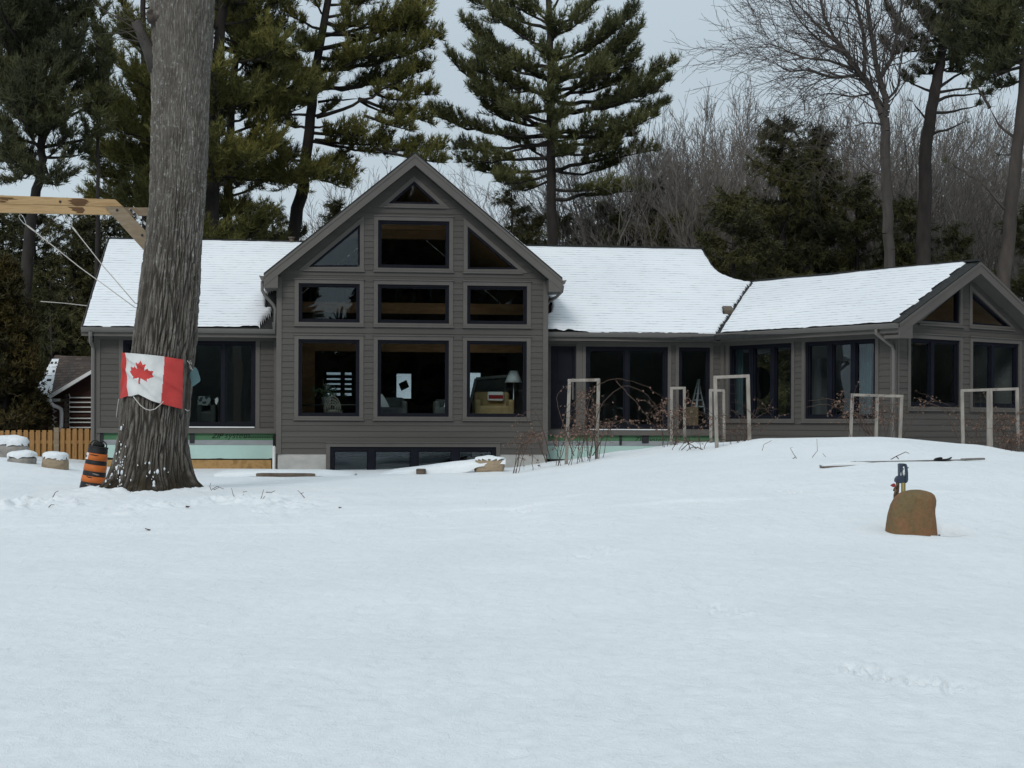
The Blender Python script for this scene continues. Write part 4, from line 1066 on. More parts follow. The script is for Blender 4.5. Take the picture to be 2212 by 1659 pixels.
def limb_parts(p0, p1, bow, r0, rng, sticks, tufts, plate=0.9, tstart=0.3, step=0.22, tuft_step=0.135, rise=0.25, droop=0.0, ntw=3):
    """one limb with side twigs; adds sticks (P0,P1,R0,R1) and tufts (P,D)"""
    p0, p1 = A(*p0), A(*p1); L = np.linalg.norm(p1 - p0)
    mid = 0.5 * (p0 + p1) + UP * bow + rng.normal(size=3) * 0.06 * L
    n = max(5, int(L / 0.35)); t = np.linspace(0, 1, n + 1)[:, None]
    Q = (1 - t) ** 2 * p0 + 2 * t * (1 - t) * mid + t ** 2 * p1
    Q[1:-1] += rng.normal(size=(n - 1, 3)) * 0.018 * L ** 0.5
    R = r0 * (1 - t[:, 0]) ** 0.8 + 0.008
    for i in range(n): sticks.append((Q[i], Q[i + 1], R[i], R[i + 1]))
    m_ = max(3, int(L * (1 - tstart) / step))
    ts = tstart + (1 - tstart) * (np.arange(m_) + rng.random(m_) * 0.8) / m_
    for tt_ in ts:
        tt_ = min(tt_, 1.0)
        p = (1 - tt_) ** 2 * p0 + 2 * tt_ * (1 - tt_) * mid + tt_ ** 2 * p1
        tan = nrm(2 * (1 - tt_) * (mid - p0) + 2 * tt_ * (p1 - mid))
        side = nrm(np.cross(tan, UP))
        env = min(1.0, 0.35 + 1.1 * (tt_ - tstart) / (1 - tstart + 1e-6)) * (1.0 if tt_ < 0.75 else 1.0 - 0.6 * (tt_ - 0.75) / 0.25)
        for _ in range(ntw):
            sg = rng.choice([-1, 1])
            d = nrm(side * sg * (0.25 + 0.8 * rng.random()) + tan * (0.35 + 0.6 * rng.random()) + UP * (rise + 0.40 * rng.normal()))
            l = plate * env * (0.45 + 0.75 * rng.random())
            if l < 0.12: continue
            k = max(2, int(l / tuft_step))
            f = np.linspace(0.25, 1, k)[:, None]
            q = p + d * l * f + UP * (0.22 * l * f ** 2 * (1 if droop == 0 else -droop))
            dd = nrm(d + UP * (0.5 if droop == 0 else -droop * 0.6))
            sticks.append((p, q[-1], 0.010, 0.004))
            tufts.append((q, np.repeat(dd[None], k, 0)))
    tufts.append((p1[None], nrm(p1 - mid)[None]))

def finish_tree(root, name_crown, trunkP, trunkR, sticks, tufts, fol, bark, rng, k=11, L=0.17, Wd=0.024, up=0.25, spread=0.9):
    mb = MB(); mb.tube(trunkP, list(trunkR), 12); mb.build('trunk', bark, root, smooth=True)
    S = sticks
    big = [s for s in S if s[2] > 0.02]; small = [s for s in S if s[2] <= 0.02]
    parts = []
    if big: parts.append(frusta([s[0] for s in big], [s[1] for s in big], [s[2] for s in big], [s[3] for s in big], 5))
    if small: parts.append(frusta([s[0] for s in small], [s[1] for s in small], [s[2] for s in small], [s[3] for s in small], 3))
    V, F = join(parts); fast('limb', V, F, bark, root)['kind'] = 'stuff'
    P = np.concatenate([t[0] for t in tufts]); D = np.concatenate([t[1] for t in tufts])
    V, F = needles(P, D, k, L, Wd, rng, up, spread)
    cr_ = fast(name_crown, V, F, fol, root)
    return len(F)

def ground_at(x, y): return float(ground_z(A(x), A(y), False)[0])

def pine(name, label, Y, trunk_px, r0, r1, limbs, seed, fol, bark, auto=None, group='pine trees behind the house', plate=0.9, k=15, L=0.20, Wd=0.022, ntw=6, step=0.19, rise=0.55):
    rng = np.random.default_rng(seed)
    pts = [at(x, y, Y) for x, y in trunk_px]
    b = pts[0].copy(); b[2] = ground_at(b[0], b[1]) - 0.2
    P, R = trunk_tube([b] + pts, r0, r1, rng=rng)
    root = thing(name, label, 'tree', (b[0], b[1], b[2] + 0.2), group)
    sticks, tufts = [], []
    for lb in limbs:
        (x0, y0), (x1, y1) = lb[0], lb[1]
        dy = lb[2] if len(lb) > 2 else rng.normal() * 0.8
        pl = lb[3] if len(lb) > 3 else plate
        ts = lb[4] if len(lb) > 4 else 0.28
        bw = lb[5] if len(lb) > 5 else None
        p0 = at(x0, y0, Y); p1 = at(x1, y1, Y + dy); Ln = np.linalg.norm(p1 - p0)
        limb_parts(p0, p1, (bw if bw is not None else -0.10) * Ln, 0.03 + 0.012 * Ln, rng, sticks, tufts, pl, ts, step=step, ntw=ntw, rise=rise)
    if auto:
        z0, z1, n, prof, tilt = auto['z0'], auto['z1'], auto['n'], auto['prof'], auto.get('tilt', 0.25)
        for i in range(n):
            f = (i + rng.random()) / n; z = z0 + (z1 - z0) * f
            j = np.clip(np.searchsorted(P[:, 2], z), 1, len(P) - 1); a = (z - P[j - 1, 2]) / (P[j, 2] - P[j - 1, 2] + 1e-9)
            p0 = P[j - 1] + (P[j] - P[j - 1]) * np.clip(a, 0, 1)
            az = rng.random() * 2 * PI if 'az' not in auto else auto['az'](rng)
            Ln = np.interp(f, np.linspace(0, 1, len(prof)), prof) * (0.65 + 0.5 * rng.random())
            d = A(math.cos(az), math.sin(az), tilt + 0.2 * rng.normal())
            limb_parts(p0, p0 + nrm(d) * Ln, -0.08 * Ln, 0.018 + 0.010 * Ln, rng, sticks, tufts, plate, 0.28, step=step, ntw=ntw, rise=rise)
    nf = finish_tree(root, 'crown', P, R, sticks, tufts, fol, bark, rng, k, L, Wd)
    print(name, label, 'faces', nf)
    return root

def zc(x, y): return (877.8 + .34722 * x, .34722 * y)         # enlarged crop of the middle pine
def L7(a, b, *r): return (zc(*a), zc(*b)) + tuple(r)
mid_limbs = [
 L7((880, 180), (400, 10), 0.3, 0.95), L7((885, 150), (640, 20), -0.5, 0.8), L7((890, 120), (740, -60), 0.6, 0.8),
 L7((900, 300), (520, 90), -1.0, 0.95), L7((895, 420), (350, 140), 0.4, 0.85, 0.35, -0.22), L7((900, 480), (430, 330), -0.6, 0.9),
 L7((900, 560), (590, 570), 1.0, 0.8), L7((895, 600), (420, 420), -1.4, 0.9), L7((890, 800), (250, 340), 0.2, 0.75, 0.30, -0.12), L7((890, 760), (400, 560), -1.2, 0.8),
 L7((885, 840), (150, 690), 0.5, 0.75, 0.2), L7((885, 780), (480, 660), 1.2, 0.8), L7((880, 880), (440, 950), -0.4, 0.5, 0.6), L7((880, 900), (300, 930), 1.2, 0.6, 0.55),
 L7((878, 980), (330, 1010), -0.6, 0.7, 0.35), L7((876, 1050), (440, 1060), 0.6, 0.7, 0.35), L7((874, 1090), (560, 1130), -1.0, 0.6), L7((874, 1130), (700, 1180), 0.9, 0.5),
 L7((880, 1000), (620, 860), 1.0, 0.6), L7((900, 660), (640, 700), -2.2, 0.8), L7((905, 520), (700, 400), -2.4, 0.8),
 L7((920, 160), (1190, 0), 0.4, 0.85), L7((920, 220), (1120, 110), -0.8, 0.7), L7((925, 440), (1440, 60), 0.3, 0.8, 0.35, -0.2), L7((925, 380), (1310, 170), -0.9, 0.85),
 L7((930, 480), (1465, 170), -0.4, 0.85, 0.3, -0.15), L7((930, 520), (1400, 260), 1.1, 0.9), L7((935, 570), (1450, 350), 0.4, 0.85), L7((935, 620), (1250, 420), -1.6, 0.8),
 L7((940, 640), (1690, 380), 0.4, 0.7, 0.35, -0.14), L7((940, 690), (1640, 500), -0.7, 0.65, 0.3), L7((940, 700), (1560, 570), 0.9, 0.6, 0.3), L7((938, 610), (1420, 500), 1.4, 0.85),
 L7((935, 830), (1630, 640), 0.0, 0.45, 0.3), L7((935, 850), (1560, 720), -0.9, 0.5, 0.35), L7((935, 900), (1420, 840), 0.5, 0.75, 0.35), L7((933, 880), (1200, 800), -1.3, 0.8), L7((930, 960), (1310, 900), -0.6, 0.75, 0.35),
 L7((925, 1060), (1560, 930), 0.3, 0.55, 0.3, 0.02), L7((925, 1060), (1330, 1010), 1.0, 0.5, 0.5), L7((925, 1180), (1330, 1150), -0.6, 0.45, 0.3), L7((925, 1240), (1500, 1170), 0.6, 0.4, 0.3),
 L7((910, 250), (940, 150), -2.0, 0.8), L7((915, 380), (900, 330), -2.3, 0.8), L7((915, 500), (960, 470), -2.4, 0.8), L7((915, 640), (860, 600), -2.3, 0.8), L7((910, 760), (950, 740), -2.2, 0.8), L7((910, 860), (890, 840), -2.1, 0.7), L7((905, 960), (1010, 950), -1.8, 0.6),
 L7((910, 60), (1000, -120), 0.5, 0.8), L7((905, 20), (760, -180), -0.5, 0.8), L7((905, -80), (1040, -260), 0.5, 0.8)]
pine('pine_tree', 'broad green pine standing alone against the sky right of the gable', 60,
     [(1194, 560), (1190, 430), (1191, 300), (1190, 150), (1185, 0), (1182, -160), (1180, -300)], 0.25, 0.06, mid_limbs, 11, M['pine_green'], M['pinebark'],
     auto=dict(z0=17.8, z1=22.5, n=16, prof=[2.4, 1.8, 0.6]), plate=1.05)

def z9(x, y): return (416.9 + .248 * x, .248 * y)
def L9(a, b, *r): return (z9(*a), z9(*b)) + tuple(r)
lean_limbs = [
 L9((1200, 45), (1560, 0), 0.4, 0.7), L9((1180, 150), (1600, -60), -0.5, 0.8), L9((1165, 200), (2090, 30), 0.3, 0.8, 0.35), L9((1160, 300), (2020, 150), -0.4, 0.9, 0.4), L9((1150, 310), (1970, 240), 0.5, 0.9, 0.45, 0.02), L9((1150, 300), (1430, 220), -1.2, 0.8),
 L9((1090, 430), (2160, 340), 0.4, 0.75, 0.25, 0.02), L9((1090, 640), (2080, 400), -0.4, 0.8, 0.2), L9((1090, 500), (1780, 450), -1.0, 0.85, 0.1), L9((1090, 600), (1450, 490), -1.4, 0.8, 0.1),
 L9((1100, 770), (2060, 600), 0.3, 0.75, 0.35), L9((1080, 1020), (1900, 640), -0.6, 0.8, 0.55), L9((1090, 760), (1600, 680), 0.9, 0.7, 0.4), L9((1700, 740), (2120, 820), 0.5, 0.6, 0.1), L9((1600, 820), (1950, 860), -0.6, 0.5, 0.3),
 L9((1090, 890), (1450, 860), 0.0, 0.15, 0.9, 0.04), L9((1440, 860), (2080, 1080), 0.2, 0.65, 0.3, 0.05), L9((1500, 1010), (1900, 1130), -0.5, 0.6, 0.2), L9((1440, 870), (1800, 1030), 0.8, 0.6, 0.5),
 L9((1060, 1220), (1720, 1240), 0.3, 0.65, 0.12), L9((1060, 1160), (1500, 1180), -0.9, 0.7, 0.1), L9((1040, 1230), (1740, 1340), 0.5, 0.5, 0.4), L9((1740, 1300), (2200, 1300), 0.2, 0.55, 0.05), L9((1700, 1330), (2180, 1420), -0.4, 0.55, 0.2), L9((1600, 1300), (1960, 1260), 0.6, 0.5, 0.2),
 L9((1010, 1450), (1400, 1540), 0.5, 0.7, 0.15), L9((1010, 1500), (1380, 1640), -0.5, 0.7, 0.15), L9((1000, 1400), (1300, 1400), 1.0, 0.6), L9((980, 1560), (640, 1560), -1.4, 0.95, 0.2), L9((985, 1500), (820, 1620), -1.9, 0.9, 0.2), L9((985, 1480), (1080, 1560), -1.8, 0.9, 0.1),
 L9((1100, 250), (800, 90), 0.4, 0.6), L9((1140, 130), (1050, -40), -0.5, 0.6), L9((1040, 620), (840, 540), 0.4, 0.7, 0.3), L9((1035, 600), (580, 450), -0.5, 0.85, 0.4), L9((1060, 420), (920, 340), 0.8, 0.5), L9((1070, 420), (1000, 430), -1.6, 0.8),
 L9((1060, 740), (960, 700), -1.6, 0.75, 0.1), L9((1060, 780), (1180, 740), -1.3, 0.7, 0.1), L9((1020, 900), (720, 820), 0.6, 0.7), L9((1000, 1000), (640, 960), -0.4, 0.75), L9((1000, 1120), (700, 1050), 0.5, 0.6), L9((960, 1400), (680, 1300), 0.4, 0.75), L9((1060, 1010), (1250, 900), 0.7, 0.35), L9((1060, 1110), (1250, 1075), 0.3, 0.0, 0.97),
 L9((1200, -60), (1700, -140), 0.5, 0.8), L9((1210, -120), (900, -260), 0.5, 0.8)]
pine('pine_tree', 'tall leaning pine with long open boughs left of the gable peak', 55,
     [(626, 540), (650, 420), (662, 340), (674, 225), (685, 125), (711, 0), (735, -150), (752, -280)], 0.27, 0.08, lean_limbs, 21, M['pine_olive'], M['pinebark'],
     auto=dict(z0=18, z1=20.5, n=14, prof=[3.0, 2.2, 0.8]), plate=0.8)
rngA = np.random.default_rng(77)
pine('pine_tree', 'dense olive pine directly behind the big trunk', 51.5,
     [(452, 560), (456, 420), (463, 250), (474, 100), (486, -60), (496, -260)], 0.36, 0.1, [], 31, M['pine_olive'], M['pinebark'],
     auto=dict(z0=6.6, z1=18.5, n=76, prof=[2.6, 3.2, 3.2, 3.0, 2.8, 2.2, 1.4], tilt=0.22), plate=1.1, ntw=5)
pine('pine_tree', 'dark pine with thin bole between the big trunk and the leaning pine', 57,
     [(490, 560), (492, 430), (500, 250), (515, 60), (525, -120)], 0.24, 0.08, [((492, 520), (570, 500), 0.5, 0.6, 0.3), ((492, 490), (600, 545), -0.3, 0.6, 0.3), ((494, 530), (660, 505), 0.4, 0.5, 0.4)], 33, M['pine_dark'], M['pinebark'],
     auto=dict(z0=9.6, z1=19, n=44, prof=[2.6, 2.6, 2.8, 2.4, 1.6], tilt=0.2), plate=0.9)
fork = [((91, 317), (0, 268), 0.4, 0.6, 0.5), ((95, 318), (235, 285), 0.2, 0.55, 0.45, 0.02), ((110, 262), (230, 220), 0.4, 0.5, 0.5), ((92, 318), (112, 250), -0.3, 0.5, 0.6),
        ((70, 280), (68, 120), -0.8, 0.8, 0.1), ((72, 250), (50, 20), -0.6, 0.85, 0.05), ((80, 220), (110, 40), -0.5, 0.8, 0.05), ((85, 250), (150, 110), 0.4, 0.8, 0.1), ((100, 250), (185, 60), 0.2, 0.45, 0.35, -0.2), ((120, 210), (150, 60), 0.5, 0.4, 0.4, -0.2), ((60, 270), (-10, 120), 0.5, 0.85), ((60, 250), (10, 60), 0.8, 0.8), ((70, 180), (-20, 40), -0.9, 0.85), ((80, 150), (100, -30), 0.3, 0.8), ((75, 130), (60, -40), -0.4, 0.8), ((90, 200), (130, 120), -1.2, 0.8),
        ((90, 330), (0, 350), 0.5, 0.8), ((95, 340), (190, 330), 0.4, 0.8), ((93, 350), (120, 400), -1.0, 0.8), ((90, 350), (30, 390), -0.8, 0.8), ((92, 300), (40, 240), -1.2, 0.9), ((95, 290), (140, 230), -1.2, 0.9), ((97, 280), (30, 180), -1.5, 0.9), ((97, 280), (110, 170), -1.5, 0.9), ((97, 270), (70, 200), -1.8, 0.9)]
pine('pine_tree', 'many stemmed dark pine above the timber swing beam', 47,
     [(54, 680), (58, 560), (70, 450), (88, 370), (92, 318), (84, 230), (76, 120), (70, 0), (66, -120)], 0.215, 0.05, fork, 41, M['pine_dark'], M['pinebark'],
     auto=dict(z0=8.6, z1=17.0, n=34, prof=[1.9, 2.1, 2.2, 2.0, 1.5, 1.0], tilt=0.5), plate=0.9, rise=0.5)
stem = [((214, 270), (200, 150), 0.3, 0.35, 0.05, 0.0), ((214, 240), (232, 90), -0.2, 0.35, 0.1, 0.0), ((214, 220), (206, 60), 0.2, 0.35, 0.1, 0.0), ((215, 150), (247, 70), 0.2, 0.22, 0.15), ((214, 120), (204, 50), -0.2, 0.22, 0.15), ((215, 190), (238, 140), 0.3, 0.3), ((214, 190), (190, 150), -0.3, 0.3), ((214, 250), (235, 200), 0.4, 0.35), ((213, 260), (190, 215), -0.4, 0.35)]
pine('pine_tree', 'slender upright young pine against the sky left of the big trunk', 47.5,
     [(212, 420), (212, 300), (214, 200), (217, 30)], 0.08, 0.015, stem, 43, M['pine_green'], M['pinebark'],
     auto=dict(z0=9.8, z1=13.8, n=14, prof=[0.9, 0.7, 0.3], tilt=1.2), plate=0.3, k=10, rise=0.6)
pine('pine_tree', 'olive pine whose boughs reach out left of the big trunk', 53,
     [(318, 600), (318, 450), (316, 300), (312, 120), (308, -80)], 0.22, 0.08,
     [((318, 340), (215, 330), 0.4, 0.8, 0.2), ((318, 380), (200, 375), -0.3, 0.8, 0.25), ((318, 400), (190, 430), 0.5, 0.75, 0.25), ((317, 300), (195, 345), -0.7, 0.8), ((316, 250), (225, 215), 0.4, 0.9), ((316, 230), (210, 250), -0.5, 0.9), ((315, 180), (240, 130), 0.3, 0.8), ((314, 120), (262, 50), 0.4, 0.7), ((313, 90), (250, -10), -0.4, 0.7), ((318, 420), (240, 400), 0.9, 0.8), ((317, 290), (240, 280), -1.2, 1.0)],
     45, M['pine_olive'], M['pinebark'], auto=dict(z0=9.0, z1=17.5, n=15, prof=[1.6, 1.3, 1.0, 0.8, 0.8], tilt=0.3), plate=0.8)
def z8(x, y): return (1810.4 + .36375 * x, .36375 * y)
def L8(a, b, *r): return (z8(*a), z8(*b)) + tuple(r)
rl = [L8((600, 520), (840, 410), 0.3, 0.3, 0.55, 0.03), L8((590, 550), (870, 510), -0.3, 0.3, 0.6, 0.03), L8((590, 600), (900, 560), 0.4, 0.25, 0.75, 0.0), L8((580, 670), (840, 620), 0.3, 0.2, 0.8), L8((555, 800), (760, 720), 0.3, 0.12, 0.9), L8((560, 545), (390, 470), 0.3, 0.35, 0.6), L8((530, 730), (440, 600), 0.2, 0.2, 0.85),
      L8((625, 270), (340, 320), 0.2, 0.4, 0.35, 0.05), L8((630, 240), (340, 190), -0.2, 0.45, 0.4), L8((380, 190), (290, 60), 0.1, 0.35, 0.1), L8((345, 320), (255, 250), 0.2, 0.3, 0.4), L8((640, 240), (800, 240), 0.4, 0.4, 0.4),
      L8((600, 430), (480, 440), 0.4, 0.45), L8((615, 350), (520, 370), -0.4, 0.5), L8((610, 360), (720, 340), 0.5, 0.5), L8((600, 410), (740, 430), -0.5, 0.5), L8((640, 150), (520, 130), 0.3, 0.6), L8((640, 160), (740, 60), 0.4, 0.6), L8((650, 60), (540, -40), 0.2, 0.6), L8((645, 100), (600, 10), -0.8, 0.6), L8((640, 200), (560, 200), -0.8, 0.6), L8((650, 100), (720, 130), -0.8, 0.6), L8((655, 20), (780, -40), 0.5, 0.6)]
pine('pine_tree', 'thin dark pine with a bare lower bole behind the right wing roof', 51,
     [(1994, 600), (1996, 455), (2001, 316), (2012, 236), (2029, 156), (2040, 84), (2050, 0), (2055, -150)], 0.27, 0.12, rl, 51, M['pine_dark'], M['pinebark'],
     auto=dict(z0=13.0, z1=17.5, n=22, prof=[1.2, 1.5, 1.6, 1.2], tilt=0.3), plate=0.6)
fr_l = [L8((1080, 400), (850, 490), 0.2, 0.7, 0.2, 0.05), L8((1090, 360), (900, 440), -0.4, 0.7, 0.2), L8((1095, 330), (760, 330), 0.3, 0.7, 0.2, 0.03), L8((1095, 300), (800, 250), -0.5, 0.8, 0.2), L8((1100, 250), (740, 120), 0.4, 0.8, 0.2), L8((1100, 200), (780, 40), -0.3, 0.85), L8((1105, 150), (850, -30), 0.5, 0.9), L8((1105, 120), (940, 60), -1.0, 0.9), L8((1105, 260), (960, 200), -1.2, 0.9), L8((1105, 330), (970, 360), -1.0, 0.8), L8((1090, 480), (960, 520), 0.3, 0.6), L8((1105, 90), (900, 130), 0.9, 0.9), L8((1110, 180), (960, 130), 0.9, 0.9),
        L8((990, 1240), (800, 1050), 0.2, 0.0, 0.98, 0.08), L8((800, 1050), (640, 960), 0.2, 0.0, 0.98, 0.1), L8((1055, 820), (900, 640), 0.2, 0.1, 0.9), L8((900, 640), (780, 450), 0.2, 0.1, 0.9), L8((1050, 910), (960, 920), 0.2, 0.0, 0.97)]
pine('pine_tree', 'stout brown boled pine at the far right edge behind the wing', 45,
     [(2165, 640), (2179, 500), (2192, 364), (2209, 204), (2226, 0), (2235, -150)], 0.235, 0.12, fr_l, 61, M['pine_dark'], pbr('pale_pine_bark', (0.045, 0.038, 0.034), (0.080, 0.068, 0.060), 3, 5, (1, 1, 0.35), 0.9, bump=0.02, bscale=9),
     auto=dict(z0=11.5, z1=17.0, n=24, prof=[1.6, 2.4, 2.6, 2.2], tilt=0.15), plate=0.9)

# ---------------------------------------------------------------- hemlocks and other dark conifers
def conifer(name, label, x_px, top_px, Y, rad, seed, fol, group, n=70, base=0.12, tilt=-0.05, droop=0.5, plate=0.75, k=12, L=0.17, Wd=0.027, cat='tree', top_w=0.12, az=None, ntw=4):
    rng = np.random.default_rng(seed)
    p = at(x_px, top_px, Y); gz_ = ground_at(p[0], p[1]); H = p[2] - gz_
    root = thing(name, label, cat, (p[0], p[1], gz_), group)
    P, R = trunk_tube([A(p[0], p[1], gz_ - .2), A(p[0] + .05, p[1], gz_ + H * .5), A(p[0], p[1], gz_ + H)], 0.02 * H + 0.03, 0.015, rng=rng)
    sticks, tufts = [], []
    for i in range(n):
        f = base + (1 - base) * ((i + rng.random()) / n) ** 0.92
        z = gz_ + H * f; az_ = rng.random() * 2 * PI
        Ln = rad * ((1 - f) ** 0.75 + top_w) * (0.6 + 0.6 * rng.random())
        d = nrm(A(math.cos(az_), math.sin(az_), tilt + 0.15 * rng.normal() + 0.5 * f))
        q = A(p[0], p[1], z)
        limb_parts(q, q + d * Ln, 0.06 * Ln, 0.01 + 0.006 * Ln, rng, sticks, tufts, plate * (0.5 + 0.5 * (1 - f)) + 0.1, 0.15, step=0.22, tuft_step=0.17, rise=0.0, droop=droop, ntw=ntw)
    nf = finish_tree(root, 'crown', P, R, sticks, tufts, fol, M['pinebark'], rng, k, L, Wd, up=-0.05 if droop else 0.2)
    return root
HG = 'dark conifers behind the right side roofs'
for (lab, x, t, Y, r, sd, nn) in [
    ('tallest hemlock, ragged olive, rising behind the dip between the two roofs', 1690, 268, 57, 3.2, 101, 120),
    ('broad olive hemlock beside the tallest one, over the right wing roof', 1765, 285, 59, 2.9, 102, 105),
    ('low dark hemlock behind the curved right end of the main roof', 1585, 425, 53, 3.0, 103, 85),
    ('dark hemlock against the tall bare tree trunk, left of it', 1850, 395, 57, 2.7, 104, 85),
    ('small dark hemlock right of the tall bare tree trunk', 1965, 440, 56, 2.5, 105, 75),
    ('dark conifer left of the stout pine at the right edge', 2060, 500, 56, 1.8, 106, 44),
    ('black green conifer filling the right edge beside the wing gable', 2215, 455, 54, 1.9, 107, 50),
    ('dim hemlock behind the middle of the main right roof', 1400, 400, 64, 2.6, 108, 60),
    ('dim hemlock just right of the lone pine trunk', 1300, 440, 66, 2.4, 109, 55),
    ('dim hemlock between the lone pine and the gable peak', 1105, 400, 66, 2.2, 110, 55),
    ('dim conifer just left of the lone pine trunk', 1150, 470, 62, 1.8, 111, 44),
    ('dark hemlock behind the right end of the main ridge', 1490, 455, 62, 2.2, 112, 50),
    ('low hemlock filling in between lone pine and thicket', 1350, 470, 63, 2.4, 113, 55),
    ('low hemlock just right of the gable roof slope', 1215, 475, 65, 2.2, 114, 50),
    ('low hemlock behind the middle of the right main ridge', 1445, 475, 60, 2.3, 115, 55)]:
    conifer('hemlock_tree', lab, x, t, Y, r, sd, M['hemlock'], HG, nn)
LG = 'dark conifers beyond the log cabin'
for (lab, x, t, Y, r, sd, nn, f) in [
    ('dark conifer behind the swing ropes, between cabin and house', 160, 450, 58, 3.4, 121, 80, M['hemlock']),
    ('dark conifer at the left edge under the timber beam', 5, 440, 57, 3.4, 122, 80, M['hemlock']),
    ('dark conifer standing behind the left end of the snowy roof', 265, 470, 64, 3.0, 123, 60, M['hemlock']),
    ('dark low spruce right behind the cabin roof', 110, 600, 55, 2.6, 124, 60, M['hemlock']),
    ('dark conifer seen through the triangle of the swing ropes', 215, 470, 61, 3.0, 126, 70, M['hemlock']),
    ('dark conifer behind the lower bole of the left pine', 75, 460, 60, 3.2, 127, 80, M['hemlock']),
    ('dim conifer between the leaning pine and the gable slope', 735, 440, 66, 2.2, 128, 50, M['hemlock']),
    ('dim conifer between the two boles behind the left roof', 530, 440, 63, 2.3, 129, 55, M['hemlock']),
    ('dim conifer seen under the pine boughs over the left roof', 590, 455, 68, 2.4, 125, 50, M['hemlock'])]:
    conifer('conifer_tree', lab, x, t, Y, r, sd, f, LG, nn)
conifer('cedar_tree', 'bronze green cedar bushing out at the left edge before the cabin', 8, 585, 45, 1.05, 131, M['cedar'], 'bronze cedars at the left edge', 150, base=0.04, tilt=0.5, droop=0.0, plate=0.5, k=10, L=0.13, Wd=0.035, top_w=0.22)
conifer('cedar_tree', 'smaller bronze cedar nearest the cabin eave', 46, 680, 46, 0.55, 132, M['cedar'], 'bronze cedars at the left edge', 100, base=0.04, tilt=0.5, droop=0.0, plate=0.45, k=10, L=0.13, Wd=0.035, top_w=0.22)

# ---------------------------------------------------------------- bare deciduous trees
def grow_bare(rng, start, direction, length, r, levels, spread=0.55, upb=0.12, nchild=(3, 5), gnarl=0.10, rmin=0.006, lfrac=(0.45, 0.72)):
    segs = []
    stack = [(A(*start), nrm(A(*direction)), length, r, levels)]
    while stack:
        p, d, ln, rr0, lv = stack.pop()
        n = max(3, min(9, int(ln / 0.35))) if lv > 0 else 3
        st = ln / n; nodes = []
        for i in range(n):
            d = nrm(d + rng.normal(size=3) * gnarl * (1.0 if lv else 1.5) + UP * upb * 0.35)
            q = p + d * st; a = 1 - 0.55 * i / n; b = 1 - 0.55 * (i + 1) / n
            segs.append((p, q, max(rr0 * a, rmin), max(rr0 * b, rmin))); nodes.append((q, d, rr0 * b, (i + 1) / n)); p = q
        if lv > 0:
            k = rng.integers(nchild[0], nchild[1] + 1)
            for c in range(k):
                f = 0.25 + 0.75 * (c + rng.random()) / k
                q, dd, r_, _ = nodes[min(n - 1, int(f * n))]
                ax = nrm(np.cross(dd, rng.normal(size=3)))
                ang = spread * (0.6 + 0.7 * rng.random())
                nd = nrm(dd * math.cos(ang) + ax * math.sin(ang) + UP * upb)
                stack.append((q, nd, ln * (lfrac[0] + (lfrac[1] - lfrac[0]) * rng.random()) * (1.1 - 0.35 * f), r_ * 0.62, lv - 1))
            stack.append((p, d, ln * 0.55, nodes[-1][2] * 0.85, lv - 1))
    return segs

def bare_meshes(root, segs, mat_t, mat_b, rcut=0.035):
    big = [s for s in segs if s[2] >= rcut]; small = [s for s in segs if s[2] < rcut]
    def mk(nm, S, n, mat):
        V, F = frusta([s[0] for s in S], [s[1] for s in S], [s[2] for s in S], [s[3] for s in S], n)
        o = fast(nm, V, F, mat, root); return o
    mk('trunk', big, 7, mat_t)
    mk('crown', small, 3, mat_b)

# the tall forked bare tree over the right wing
rng = np.random.default_rng(201); Yb = 49.0
bt = at(1921, 575, Yb); gzb = ground_at(bt[0], bt[1])
root = thing('bare_tree', 'tall forked bare tree with wide spreading limbs over the right wing', 'tree', (bt[0], bt[1], gzb), 'bare trees behind the house')
segs = []
def path(px, r0, r1, dys=None, sub=5):
    pts = [at(x, y, Yb + (dys[i] if dys else 0)) for i, (x, y) in enumerate(px)]
    P, R = trunk_tube(pts, r0, r1, sub=sub, wob=0.012, rng=rng)
    for i in range(len(P) - 1): segs.append((P[i], P[i + 1], R[i], R[i + 1]))
    return P, R
b0 = at(1921, 575, Yb); b0[2] = gzb - 0.2
segs.append((b0, at(1921, 575, Yb), 0.19, 0.175))
path([(1921, 575), (1914, 400), (1910, 255)], 0.175, 0.155)
mains = []
mains.append(path([(1910, 258), (1890, 205), (1866, 170), (1850, 150)], 0.13, 0.095, [0, .1, .2, .3]))
mains.append(path([(1850, 150), (1830, 118), (1808, 92), (1780, 40), (1765, -40)], 0.09, 0.03, [.3, .4, .6, .8, 1.0]))
mains.append(path([(1866, 165), (1869, 110), (1862, 50), (1840, -20), (1830, -90)], 0.075, 0.03, [.2, 0, -.3, -.5, -.6]))
mains.append(path([(1910, 258), (1916, 225), (1901, 170), (1892, 135), (1878, 50), (1868, -60)], 0.13, 0.05, [0, -.1, -.2, -.2, -.3, -.3]))
mains.append(path([(1903, 165), (1925, 130), (1936, 80), (1948, 0), (1955, -80)], 0.075, 0.03, [-.2, 0, .3, .5, .7]))
mains.append(path([(1918, 215), (1940, 190), (1948, 120), (1962, 60)], 0.045, 0.02, [0, -.3, -.8, -1]))
mains.append(path([(1862, 160), (1800, 170), (1745, 150), (1700, 155), (1668, 130)], 0.055, 0.015, [.2, .5, .9, 1.1, 1.3]))
mains.append(path([(1852, 152), (1790, 130), (1730, 125), (1680, 100), (1655, 95)], 0.05, 0.015, [.3, -.4, -.8, -1.2, -1.5]))
mains.append(path([(1832, 118), (1780, 95), (1740, 60), (1715, 30), (1700, -20)], 0.05, 0.015, [.4, .1, -.3, -.6, -.8]))
mains.append(path([(1812, 95), (1770, 60), (1720, 5), (1690, -40)], 0.045, 0.015, [.6, 1.0, 1.5, 1.8]))
